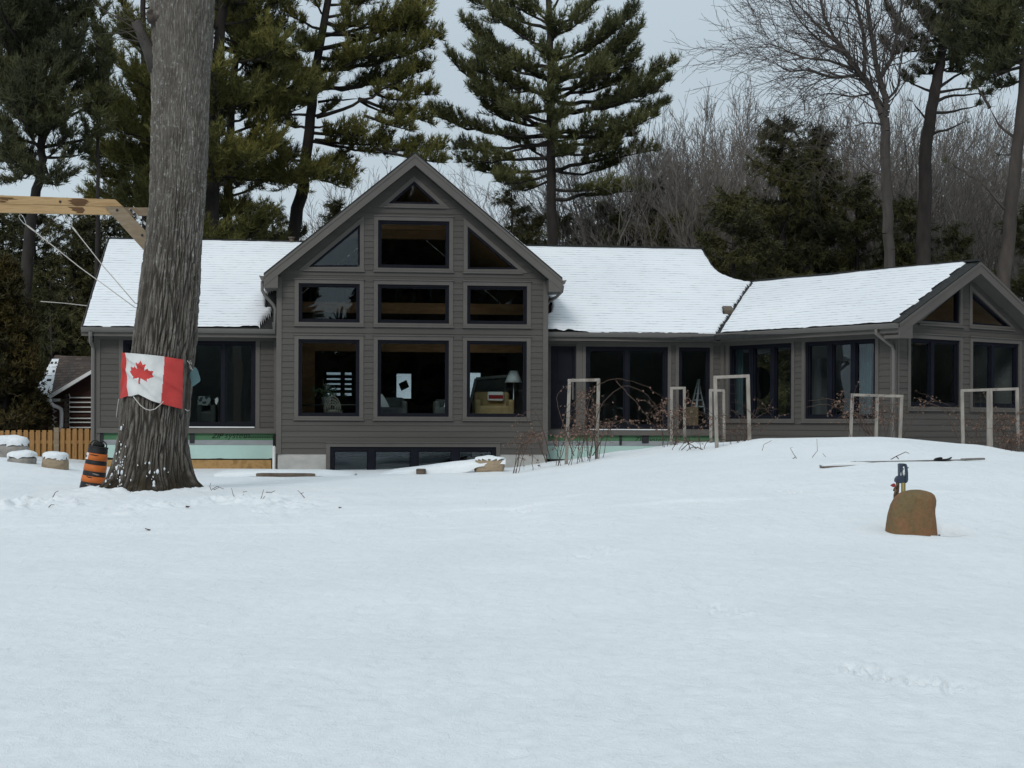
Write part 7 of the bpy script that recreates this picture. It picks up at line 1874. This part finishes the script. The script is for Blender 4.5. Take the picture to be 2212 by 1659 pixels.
# ================================================================= STONES
M['stone'] = pbr('field_stone', (0.20, 0.185, 0.17), (0.32, 0.30, 0.275), 2.5, 6, (1, 1, 1), 0.9, bump=0.02, bscale=8, c3=(0.15, 0.13, 0.115))
M['tanstone'] = pbr('tan_ledge_stone', (0.22, 0.165, 0.115), (0.34, 0.265, 0.18), 3, 6, (1, 1, 2), 0.9, bump=0.02, bscale=8, c3=(0.19, 0.14, 0.10))
M['darkstone'] = pbr('brown_ledge_stone', (0.085, 0.065, 0.052), (0.17, 0.135, 0.105), 3.5, 6, (1, 1, 2), 0.9, bump=0.02, bscale=8)
def stone(name, label, x0, x1, y0, y1, Y, depth, mat, seed, cap=0.12, grp=None, power=4.0, sink=.3):
    a, b = at(x0, y1, Y), at(x1, y0, Y); c = (a + b) / 2; hw = abs(b[0] - a[0]) / 2; hh = abs(b[2] - a[2]) / 2
    nA, nB = 64, 40; V = []
    for j in range(nB + 1):
        ph = -PI / 2 + PI * j / nB
        for i in range(nA):
            t = 2 * PI * i / nA; d = A(math.cos(ph) * math.cos(t), math.cos(ph) * math.sin(t), math.sin(ph))
            V.append(d * (np.abs(d) ** power).sum() ** (-1 / power))
    D = np.array(V); V = D * A(hw, depth / 2, hh); V[:, 2] -= np.where(D[:, 2] < 0, sink * -D[:, 2], 0)
    P = V + c + A(0, depth / 2, 0)
    n = fbm(P[:, 0] * 2.0, P[:, 1] * 2.0, P[:, 2] * 2.6, seed, 4) - .5
    ch = np.abs(fbm(P[:, 0] * 1.1, P[:, 1] * 1.1, P[:, 2] * 1.3, seed + 9, 2) - .5)
    P = P + nrm(V) * ((n * .55 - ch * .60) * min(hw, hh * 2.5) * (1 if cap else .35))[:, None]
    F = np.array([(j * nA + i, j * nA + (i + 1) % nA, (j + 1) * nA + (i + 1) % nA, (j + 1) * nA + i) for j in range(nB) for i in range(nA)])
    o = fast(name, P, F, mat, None, loc=A(c[0], c[1], a[2]), smooth=True); tag(o, label, 'stone', grp)
    if cap:
        e1_, e2_ = P[F[:, 2]] - P[F[:, 0]], P[F[:, 3]] - P[F[:, 1]]; fn = nrm(np.cross(e1_, e2_)); vn = np.zeros_like(P)
        for k in range(4): np.add.at(vn, F[:, k], fn)
        vn = nrm(vn); q = vn[:, 2] + .35 * (fbm(P[:, 0] * 3, P[:, 1] * 3, P[:, 2] * 3, seed + 4, 3) - .5)
        lift = np.clip((q - .38) / .35, 0, 1) ** .6
        Q = P + vn * (.004 + .25 * cap * lift)[:, None] + A(0, 0, 1) * (cap * .75 * lift * (.75 + .5 * fbm(P[:, 0] * 2, P[:, 1] * 2, 0, seed + 6, 2)))[:, None]
        fast('snow_cap', Q, F[(q[F].min(1) > .36)], M['snowcap'], o, smooth=True)
    return o
RG = 'landscape boulders by the fence'
stone('boulder', 'square grey boulder with a snow cap at the left edge before the fence', -30, 48, 955, 984, 35.2, .8, M['stone'], 3, .13, RG, power=3.0)
stone('boulder', 'low grey boulder almost buried, left of the tan one', 4, 66, 984, 1006, 33.6, .7, M['stone'], 5, .11, RG, power=2.6)
stone('boulder', 'squarish tan boulder with a snow cap nearest the barrel', 86, 137, 986, 1012, 33.2, .6, M['tanstone'], 7, .10, RG, power=3.0)
SG = 'ledge stones before the gable'
stone('ledge_stone', 'long brown ledge stone under snow below the gable left corner', 549, 684, 1022, 1034, 34.2, .6, M['darkstone'], 9, 0, SG, power=8, sink=.1)
stone('ledge_stone', 'short brown ledge stone beside the long one', 688, 718, 1022, 1033, 34.3, .5, M['darkstone'], 11, 0, SG, power=6, sink=.1)
stone('ledge_stone', 'tan ledge stone end sticking out of a snow ridge below the gable', 1026, 1088, 993, 1014, 34.3, .6, M['tanstone'], 13, .05, SG, power=6, sink=.1)
stone('ledge_stone', 'sliver of stone showing in the middle of the snow ridge', 898, 919, 1013, 1018, 34.1, .4, M['darkstone'], 15, 0, SG, power=4, sink=.1)
# snow ridges lying over the ledge stones
def ridge(label, pts, Y, depth, seed):
    """pts: (vx, y_top, y_bottom)"""
    V = []; nv = 22; xs = np.linspace(pts[0][0], pts[-1][0], 90)
    tp, bt = np.interp(xs, [p[0] for p in pts], [p[1] for p in pts]), np.interp(xs, [p[0] for p in pts], [p[2] for p in pts])
    for x, t_, b_2 in zip(xs, tp, bt):
        a, b = at(x, b_2, Y), at(x, t_, Y + depth * .35); h = b[2] - a[2]
        for k in range(nv):
            f = k / (nv - 1); ph = PI * f
            V.append(A(a[0] + (b[0] - a[0]) * f, Y + depth * (.5 - .5 * math.cos(ph)), a[2] - .06 + (h + .06) * max(math.sin(ph), 0) ** .55))
    V = np.array(V); V[:, 2] += .03 * (fbm(V[:, 0] * 1.5, V[:, 1] * 2, 0, seed, 3) - .5)
    n = len(xs); F = [(i * nv + k, (i + 1) * nv + k, (i + 1) * nv + k + 1, i * nv + k + 1) for i in range(n - 1) for k in range(nv - 1)]
    o = fast('snow_ridge', V, F, M['snowcap'], None, loc=at(pts[0][0], pts[0][2], Y), smooth=True); tag(o, label, 'snow ridge', None, 'structure')
ridge('snow ridge over the brown ledge stones', [(462, 1022, 1026), (480, 1016, 1028), (540, 1014, 1023), (640, 1014, 1023), (700, 1015, 1023), (745, 1018, 1026), (765, 1024, 1028)], 34.25, 1.0, 3)
ridge('snow ridge rising over the tan ledge stone', [(820, 1022, 1026), (850, 1013, 1022), (900, 1007, 1020), (960, 1000, 1017), (1010, 994, 1014), (1030, 991, 1004), (1075, 988.5, 996), (1092, 991, 997)], 34.3, .9, 5)

# ================================================================= FENCE AND LOG CABIN
M['cedarfence'] = pbr('tan_fence_board', (0.27, 0.145, 0.052), (0.34, 0.19, 0.072), 4, 5, (6, 6, .6), 0.8, c3=(0.23, 0.118, 0.042), bump=0.003, bscale=20)
def fence():
    Y = 43.0; g0 = ground_at(at(100, 990, Y)[0], Y)
    root = thing('fence', 'tan board on board wooden fence in front of the log cabin', 'fence', A(at(100, 990, Y)[0], Y, g0))
    k = Y / FV; x = at(-160, 930, Y)[0]; x1 = at(236, 930, Y)[0]; rng = np.random.default_rng(12); i = 0
    fr_, bk = MB(), MB()
    while x < x1:
        vx = CX + x / k; zt_ = at(vx, 929.5 if vx < 120 else 925.5, Y)[2]; b_w = 9.0 * k
        dz = rng.normal() * .006
        fr_.hexa([(x, Y, g0 - .3), (x + b_w, Y, g0 - .3), (x + b_w, Y + .022, g0 - .3), (x, Y + .022, g0 - .3), (x, Y, zt_ + dz), (x + b_w, Y, zt_ + dz), (x + b_w, Y + .022, zt_ + dz), (x, Y + .022, zt_ + dz)])
        xb = x + 7.2 * k; bk.hexa([(xb, Y + .07, g0 - .3), (xb + b_w, Y + .07, g0 - .3), (xb + b_w, Y + .092, g0 - .3), (xb, Y + .092, g0 - .3), (xb, Y + .07, zt_ - .05), (xb + b_w, Y + .07, zt_ - .05), (xb + b_w, Y + .092, zt_ - .05), (xb, Y + .092, zt_ - .05)])
        x += 13.2 * k; i += 1
    fr_.build('board_panel', M['cedarfence'], root); bk.build('back_panel', M['cedarfence'], root)
    zt0 = at(60, 929, Y)[2]
    for dz in (.28, 1.0):
        mb = MB(); mb.box((at(-160, 900, Y)[0], Y + .0225, zt0 - dz - .09), (x1, Y + .0695, zt0 - dz)); mb.build('rail', M['cedarfence'], root)
    for vx in (-20, 117, 232):
        px = at(vx, 900, Y)[0]; mb = MB(); mb.box((px, Y - .035, g0 - .3), (px + 11 * k, Y - .002, at(vx, 923.5, Y)[2])); mb.build('post', M['timberwet'] if vx == 117 else M['cedarfence'], root)
fence()
M['log'] = pbr('brown_log', (0.032, 0.013, 0.010), (0.055, 0.022, 0.016), 3, 5, (.5, 3, 3), 0.7, bump=0.004, bscale=14)
M['logend'] = pbr('grey_log_end', (0.060, 0.050, 0.045), (0.09, 0.075, 0.066), 6, rough=0.9)
M['chink'] = pbr('white_chinking', (0.58, 0.58, 0.56), (0.66, 0.66, 0.64), 6, rough=0.9)
M['brownroof'] = None
def cabin_roof_mat():
    m_, nt_, out = _nt('brown_shingle')
    b = nt_.nodes.new('ShaderNodeBsdfPrincipled'); b.inputs['Roughness'].default_value = .95
    tcn = nt_.nodes.new('ShaderNodeTexCoord'); mp_ = nt_.nodes.new('ShaderNodeMapping'); mp_.inputs['Rotation'].default_value = (math.radians(90), 0, 0)
    nt_.links.new(tcn.outputs['Object'], mp_.inputs[0])
    br = nt_.nodes.new('ShaderNodeTexBrick'); br.inputs['Scale'].default_value = 3.2; br.inputs['Color1'].default_value = (.075, .052, .042, 1); br.inputs['Color2'].default_value = (.145, .105, .080, 1); br.inputs['Mortar'].default_value = (.03, .022, .02, 1)
    br.inputs['Mortar Size'].default_value = .03; br.inputs['Brick Width'].default_value = .7; br.inputs['Row Height'].default_value = .28; br.inputs['Bias'].default_value = -.2
    nt_.links.new(mp_.outputs[0], br.inputs['Vector']); nt_.links.new(br.outputs['Color'], b.inputs['Base Color']); nt_.links.new(b.outputs[0], out.inputs['Surface'])
    return m_
M['brownroof'] = cabin_roof_mat()
def zc4(x, y): return (54.9 + .16369 * x, 757.1 + .16369 * y)
def cabin():
    Yc = 47.0; g0 = ground_at(at(150, 1000, Yc)[0], Yc)
    root = thing('log_cabin', 'dark brown log cabin with white chinking and a brown shingle roof', 'cabin', A(at(150, 1000, Yc)[0], Yc, g0))
    q = lambda x, y, d=0: at(*zc4(x, y), Yc + d)
    # front gable: roof plane above its left rake
    P = [q(305, 582, -.5), q(1000, 175, -.5), q(1000, 85, 3.2), q(435, 68, 3.2), q(350, 540, -.05)]
    mb = MB(); mb.prism(P, A(0, .03, -.14)); mb.build('roof', M['brownroof'], root)
    # the wing roof with its strip of snow
    P = [q(85, 622, -.2), q(335, 622, -.2), q(362, 520, .1), q(470, 60, 3.3), q(392, 62, 3.3)]
    mb = MB(); mb.prism(P, A(0, .02, -.14)); rf = mb.build('roof', M['brownroof'], root)
    n_, m2 = 26, 16; V = []
    for i in range(n_):
        f = i / (n_ - 1) * .86
        for j in range(m2):
            t = j / (m2 - 1); e = .06 * (float(fbm(i * .9, 3, 0, 5, 2)) - .4)
            a = P[0] + (P[4] - P[0]) * f; b = P[1] + (P[3] - P[1]) * f; b = a + (b - a) * (1.0 - .12 * f + e) if f > .1 else a + (b - a) * 1.06
            V.append(a + (b - a) * t + A(0, -.012, .03 + (.028 if i % 2 else 0)))
    F = [(i * m2 + j, i * m2 + j + 1, (i + 1) * m2 + j + 1, (i + 1) * m2 + j) for i in range(n_ - 1) for j in range(m2 - 1) if not (i % 3 == 1 and float(fbm(i * 1.7, j * .5, 1, 9, 2)) > .53)]
    fast('snow_cover', np.array(V), F, M['snowcap'], rf)
    # white fascia along the rake and the eave gutter
    mb = MB(); mb.prism([q(302, 590, -.52), q(1000, 180, -.52), q(1000, 226, -.52), q(318, 636, -.52)], A(0, .05, 0)); mb.build('fascia', M['white'], root)
    mb = MB(); mb.prism([q(80, 628, -.25), q(455, 636, -.25), q(452, 672, -.25), q(100, 680, -.25)], A(0, .10, 0)); mb.build('gutter', M['white'], root)
    mb = MB(); mb.tube([q(325, 640, -.55), q(328, 690, -.55), q(370, 725, -.45), q(440, 752, -.3), q(472, 775, -.2), q(478, 830, -.2), q(470, 1150, -.2)], .055, 10); mb.build('downspout', M['white'], root, smooth=True)
    # walls: individual log courses and chinking lines
    mb = MB(); mb.prism([q(600, 640, .0), q(330, 640, .0), q(1000, 235, .0), q(1000, 640, .0)], A(0, .1, 0)); mb.build('gable_panel', M['log'], root)
    mb = MB(); lines = [575, 622, 684, 748, 810, 895, 948, 1015, 1080]
    for a, b in zip(lines[:-1], lines[1:]):
        c, r_ = (a + b) / 2, (b - a) / 2 * .16369 / FV * Yc
        mb.tube([q(560, c, .12), q(1000, c, .12)], r_, 10)
    mb.build('log_wall', M['log'], root, smooth=True)
    mb = MB()
    for l in lines[1:]:
        mb.beam(q(585, l, .02), q(1000, l, .02), .10, .035)
    zz = []
    for i, l in enumerate(lines[1:]): zz += [(592, l), (568, l + 30)]
    mb.tube([q(575, 570, -.0)] + [q(x, y, -.0) for x, y in zz], .018, 5); mb.build('chinking', M['chink'], root)
    for a, b in zip(lines[:-1], lines[1:]):
        c, r_ = (a + b) / 2, (b - a) / 2 * .16369 / FV * Yc
        mb = MB(); mb.lathe([(r_ * .96, 0), (r_, .02), (r_, .6)], q(535, c, -.12), (0, 1, 0), 14); mb.build('log_end', M['logend'], root)
    mb = MB()
    for a, b in zip(lines[1:-1], lines[2:]):
        c, r_ = (a + b) / 2 + 15, (b - a) / 2 * .16369 / FV * Yc; mb.tube([q(200, c, .5), q(345, c, .5)], r_, 10)
    mb.build('log_wall', M['log'], root, smooth=True)
    mb = MB()
    for l in lines[3:]:
        mb.tube([q(360, l - 40, .3), q(385, l - 14, .3), q(415, l - 12, .3), q(385, l, .3), q(365, l + 12, .3)], .016, 5)
    mb.build('chinking', M['chink'], root)
    mb = MB(); mb.prism([q(60, 690, .9), q(1000, 690, .9), q(1000, 1300, .9), q(60, 1300, .9)], A(0, .1, 0)); mb.build('back_wall', M['log'], root)
    mb = MB(); 
    for x0 in (80, 128): mb.prism([q(x0, 870, .75), q(x0 + 6, 870, .75), q(x0 + 6, 1010, .75), q(x0, 1010, .75)], A(0, .05, 0))
    for y0 in (866, 935, 1005): mb.prism([q(78, y0, .74), q(182, y0, .74), q(182, y0 + 7, .74), q(78, y0 + 7, .74)], A(0, .05, 0))
    mb.prism([q(178, 868, .75), q(186, 868, .75), q(186, 1010, .75), q(178, 1010, .75)], A(0, .05, 0)); mb.build('window', M['logend'], root)
cabin()
mb = MB(); mb.tube([at(88, 651, 50), at(140, 655, 49), at(192, 661, 47.5), at(230, 664, 46.8)], .014, 6); o = mb.build('cable', M['cord'], None, loc=at(88, 651, 50)); tag(o, 'thin pale service cable running to the house behind the left roof edge', 'cable')

# snowy roofed shed glimpsed through the rear windows
root = thing('shed', 'shed with a snow covered roof glimpsed through the rear windows', 'shed', A(-2, 62, .5))
mb = MB(); mb.box((-13, 60, .3), (11, 66, 2.0)); mb.build('wall', M['log'], root)
mb = MB(); mb.prism([A(-13.5, 59.2, 1.7), A(11.5, 59.2, 1.7), A(11.5, 64, 4.4), A(-13.5, 64, 4.4)], A(0, .0, .22)); mb.build('roof', M['roofsnow'], root)

# ================================================================= FURNITURE SEEN THROUGH THE PANES
M['yellow'] = pbr('yellow_upholstery', (0.33, 0.235, 0.105), (0.40, 0.29, 0.14), 6, rough=0.9)
M['greycloth'] = pbr('grey_upholstery', (0.10, 0.105, 0.10), (0.14, 0.145, 0.14), 6, rough=0.9)
M['cream'] = pbr('cream_cloth', (0.84, 0.85, 0.80), (0.76, 0.77, 0.73), 9, rough=0.9)
M['redcloth'] = pbr('red_cloth', (0.26, 0.02, 0.025), (0.3, 0.03, 0.03), 6, rough=0.9)
M['wicker'] = pbr('pale_wicker', (0.20, 0.19, 0.16), (0.26, 0.245, 0.205), 20, rough=0.8)
M['carton'] = pbr('cardboard', (0.26, 0.17, 0.10), (0.31, 0.21, 0.125), 4, rough=0.85)
M['blackboard'] = pbr('dark_panel', (0.028, 0.032, 0.030), (0.036, 0.040, 0.038), 4, rough=0.6)
def fp(vx, vy, w_): u, z = F0.hit(vx, vy, w_); return F0.P(u, w_, z)
def fu(vx, vy, w_): return F0.hit(vx, vy, w_)
# lamp
u0, zs0 = fu(1109.5, 826, 1.3); _, zt1 = fu(1109.5, 801, 1.3)
root = thing('floor_lamp', 'floor lamp with a pale cone shade behind the right lower window', 'lamp', F0.P(u0, 1.3, ZF))
mb = MB(); hw_ = abs(fu(1129, 826, 1.3)[0] - fu(1091, 826, 1.3)[0]) / 2; tw_ = abs(fu(1118, 801, 1.3)[0] - fu(1101, 801, 1.3)[0]) / 2
mb.lathe([(hw_ * .97, 0), (hw_, 0), (tw_, zt1 - zs0), (tw_ * .95, zt1 - zs0)], F0.P(u0, 1.3, zs0), n=28); mb.build('lamp_shade', M['cream'], root, smooth=True)
mb = MB(); mb.tube([F0.P(u0, 1.3, ZF), F0.P(u0, 1.3, zs0 + .05)], .016, 10); mb.build('pole', M['zinc'], root, smooth=True)
mb = MB(); mb.lathe([(.14, 0), (.14, .02), (.03, .04), (0, .04)], F0.P(u0, 1.3, ZF), n=20); mb.build('base', M['zinc'], root)
def armchair(label, x0, x1, ytop, yseat, w_, mat, cat='armchair', grp=None, arms=True):
    ua, zt_ = fu(x0, ytop, w_); ub, zs_ = fu(x1, yseat, w_)
    root = thing('armchair', label, cat, F0.P((ua + ub) / 2, w_, ZF), grp)
    mb = MB(); F0.box(mb, ua + .08, ub - .08, w_ - .55, w_ + .1, ZF + .1, zs_); o = mb.build('seat', mat, root); bevel(o, .06, 3)
    mb = MB(); F0.box(mb, ua + .05, ub - .05, w_ + .1, w_ + .3, ZF + .1, zt_); o = mb.build('backrest', mat, root); bevel(o, .07, 3)
    if arms:
        for s_, e_ in ((ua, ua + .15), (ub - .15, ub)):
            mb = MB(); F0.box(mb, s_, e_, w_ - .55, w_ + .2, ZF + .08, zs_ + .16); o = mb.build('armrest', mat, root); bevel(o, .05, 3)
    return root
armchair('mustard yellow armchair under the lamp', 1022, 1106, 846, 877, 1.5, M['yellow'])
mb = MB(); c0, c1 = fu(1055, 866, 1.3), fu(1090, 846, 1.3); F0.box(mb, c0[0], c1[0], 1.46, 1.58, c0[1], c1[1]); o = mb.build('cushion', M['cream'], None, loc=F0.P(c0[0], 1.5, c0[1])); tag(o, 'cream cushion with a red band leaning in the yellow armchair', 'cushion'); bevel(o, .04, 3)
mb = MB(); d0, d1 = fu(1056, 861, 1.3), fu(1089, 853, 1.3); F0.box(mb, d0[0] + .01, d1[0] - .01, 1.445, 1.459, d0[1], d1[1]); mb.build('band', M['redcloth'], o)
root = thing('framed_panel', 'large dark framed panel leaning behind the yellow armchair', 'panel', fp(1050, 890, 2.4))
mb = MB(); mb.prism([fp(*p, 2.4) for p in ((1028, 818), (1098, 812), (1085, 895), (1010, 895))], F0.w * .04); mb.build('board', M['blackboard'], root)
mb = MB(); mb.beam(fp(1028, 818, 2.37), fp(1098, 812, 2.37), .05, .07); mb.beam(fp(1010, 895, 2.37), fp(1028, 818, 2.37), .05, .07); mb.build('frame', M['greycloth'], root)
s1 = armchair('grey sofa end with a pale throw at the left of the middle window', 805, 878, 858, 880, 1.9, M['greycloth'], 'sofa')
mb = MB(); mb.prism([fp(*p, 1.55) for p in ((818, 898), (817, 852), (826, 851), (836, 868), (844, 885), (845, 898))], F0.w * .05); o = mb.build('throw_blanket', M['cream'], None, loc=fp(820, 897, 1.55)); tag(o, 'pale striped throw draped over the left sofa', 'blanket')
s2 = armchair('grey sofa end at the right of the middle window', 936, 1002, 862, 880, 1.9, M['greycloth'], 'sofa')
mb = MB(); mb.prism([fp(*p, 1.5) for p in ((958, 883), (962, 864), (975, 868), (975, 886))], F0.w * .06); o = mb.build('cushion', M['cream'], None, loc=fp(962, 884, 1.5)); tag(o, 'pale cushion on the right sofa', 'cushion')
# wicker chair and table behind the left lower window
root = thing('wicker_chair', 'round backed wicker chair behind the left lower window', 'chair', F0.P(fu(720, 890, 1.2)[0], 1.2, ZF))
mb = MB(); c = fp(718, 885, 1.2)
for k in range(4):
    mb.tube([fp(718 + (18 - k * 3.5) * math.cos(t), 884 - (28 - k * 6) * math.sin(t), 1.2) for t in np.linspace(0, PI, 14)], .014, 6)
for k in range(9):
    x = 702 + k * 4; mb.tube([fp(x, 896, 1.2), fp(718 + (x - 718) * .9, 884 - 26 * math.sqrt(max(0, 1 - ((x - 718) / 19) ** 2)), 1.2)], .008, 5)
mb.build('backrest', M['wicker'], root)
mb = MB(); mb.lathe([(.24, 0), (.26, .03), (.26, .07), (0, .08)], F0.P(fu(720, 890, 1.45)[0], 1.45, ZF + .40), n=20); mb.build('seat', M['wicker'], root)
for sx, sy in ((-.2, 1.25), (.2, 1.25), (-.2, 1.65), (.2, 1.65)):
    mb = MB(); uu = fu(720, 890, 1.45)[0] + sx; mb.tube([F0.P(uu, sy, ZF), F0.P(uu, sy, ZF + .42)], .02, 6); mb.build('leg', M['wicker'], root)
root = thing('dining_table', 'dark dining table behind the wicker chair', 'table', F0.P(fu(712, 880, 2.4)[0], 2.4, ZF))
mb = MB(); uu, zt_ = fu(712, 874, 2.4); mb.lathe([(.85, -.03), (.87, -.015), (.85, 0), (0, 0)], F0.P(uu, 2.4, zt_), n=30); mb.build('tabletop', M['greycloth'], root)
mb = MB(); mb.lathe([(.3, 0), (.06, .05), (.06, zt_ - ZF - .03)], F0.P(uu, 2.4, ZF), n=14); mb.build('pedestal', M['greycloth'], root)
root = thing('potted_plant', 'pale leafy plant in a pot on the dining table', 'plant', F0.P(fu(708, 870, 2.4)[0], 2.4, zt_))
mb = MB(); pu_ = fu(705, 870, 2.4)[0]; mb.lathe([(.10, 0), (.14, .2), (.12, .2)], F0.P(pu_, 2.4, zt_), n=16); mb.build('pot', M['cream'], root)
rng = np.random.default_rng(3); V, F = needles(F0.P(pu_, 2.4, zt_ + .3)[None] + rng.normal(size=(40, 3)) * A(.14, .12, .13), rng.normal(size=(40, 3)), 4, .13, .05, rng); M['plantleaf'] = pbr('pale_leaf', (.22, .28, .16), (.30, .34, .2), 6); fast('leaves', V, F, M['plantleaf'], root)
# easel-like stepladder and carton behind the right doors
root = thing('step_ladder', 'white legged stepladder behind the tall narrow window', 'ladder', F0.P(fu(1510, 900, 2.6)[0], 2.6, ZF))
for a, b in (((1508, 819), (1492, 884)), ((1508, 819), (1528, 915)), ((1511, 819), (1500, 925))):
    mb = MB(); mb.beam(fp(*a, 2.6), fp(*b, 2.6 - (.35 if b[0] == 1500 else 0)), .05, .03); mb.build('leg', M['white'], root)
mb = MB()
for k in range(4): mb.beam(fp(1506 - k * 3, 836 + k * 14, 2.55), fp(1510 + k * 3.5, 836 + k * 14, 2.55), .05, .03)
mb.build('step', M['white'], root)
mb = MB(); a, b = fu(1482, 924, 1.7), fu(1509, 879, 1.7); F0.box(mb, a[0], b[0], 1.7, 2.2, a[1], b[1]); o = mb.build('carton', M['carton'], None, loc=F0.P(a[0], 1.7, a[1])); tag(o, 'brown cardboard carton at the foot of the tall narrow window', 'carton'); bevel(o, .01, 1)
mb = MB(); F0.box(mb, (a[0] + b[0]) / 2 - .03, (a[0] + b[0]) / 2 + .03, 1.694, 1.6985, a[1] + .01, b[1] - .01); mb.build('tape', M['timberwet'], o)
# quilted chair behind the left sliding door
root = armchair('dark chair with a checkered quilt behind the left sliding door', 428, 470, 862, 888, 2.6, M['blackboard'], 'armchair')
M['quilt'] = pbr('checkered_quilt', (.30, .33, .31), (.06, .075, .07), 11, 0, (1, 1, 1), .9, lo=.48, hi=.5)
mb = MB(); mb.prism([fp(*p, 2.52) for p in ((427, 856), (455, 855), (456, 876), (426, 877))], F0.w * .06); o = mb.build('quilt', M['quilt'], None, loc=fp(440, 876, 2.5)); tag(o, 'checkered quilt hung over the dark chair back', 'quilt'); bevel(o, .015, 2)
mb = MB(); mb.prism([fp(*p, 2.3) for p in ((464, 862), (470, 858), (472, 864), (468, 874), (465, 872))], F0.w * .05); o = mb.build('cushion', M['cream'], None, loc=fp(466, 874, 2.3)); tag(o, 'small cream cushion beside the quilt', 'cushion')
# round mirror and dining chairs in the wing
root = thing('wall_mirror', 'large round dark mirror on the wing room wall', 'mirror', F1.P(F1.hit(1645, 825, 1.6)[0], 1.6, 2.5))
cm_ = F1.hit(1642, 828, 1.6); mb = MB(); mb.lathe([(.02, 0), (.42, 0), (.43, .02), (.40, .03), (0, .03)], F1.P(cm_[0], 1.6, cm_[1]), -F1.w, 40); mb.build('disc', M['blackboard'], root)
root = thing('dining_chair', 'dark spindle back chair behind the outer wing window', 'chair', F1.P(F1.hit(1822, 880, 1.2)[0], 1.2, ZF))
mb = MB(); uu = F1.hit(1822, 860, 1.2)[0]; ztop = F1.hit(1822, 850, 1.2)[1]
mb.tube([F1.P(uu - .24 + .48 * t, 1.2, ztop - .12 + .12 * math.sin(PI * t)) for t in np.linspace(0, 1, 9)], .02, 6)
for k in range(7): mb.tube([F1.P(uu - .2 + k * .066, 1.2, ZF + .45), F1.P(uu - .22 + k * .073, 1.2, ztop - .03)], .01, 5)
mb.build('backrest', M['black'], root)
mb = MB(); F1.box(mb, uu - .22, uu + .22, 1.2, 1.62, ZF + .42, ZF + .46); mb.build('seat', M['black'], root)
for sx in (-.19, .19):
    for sy in (1.22, 1.58):
        mb = MB(); mb.tube([F1.P(uu + sx, sy, ZF), F1.P(uu + sx, sy, ZF + .42)], .018, 6); mb.build('leg', M['black'], root)

# dark tilted square hanging in the rear window
mb = MB(); mb.prism([fp(*p, 8.9) for p in ((861, 829), (878, 820.5), (884, 836), (867, 844.5))], F0.w * .03); o = mb.build('hanging_plaque', M['blackboard'], None, loc=fp(872, 844, 8.9)); tag(o, 'dark tilted square hanging in the bright rear window', 'plaque')
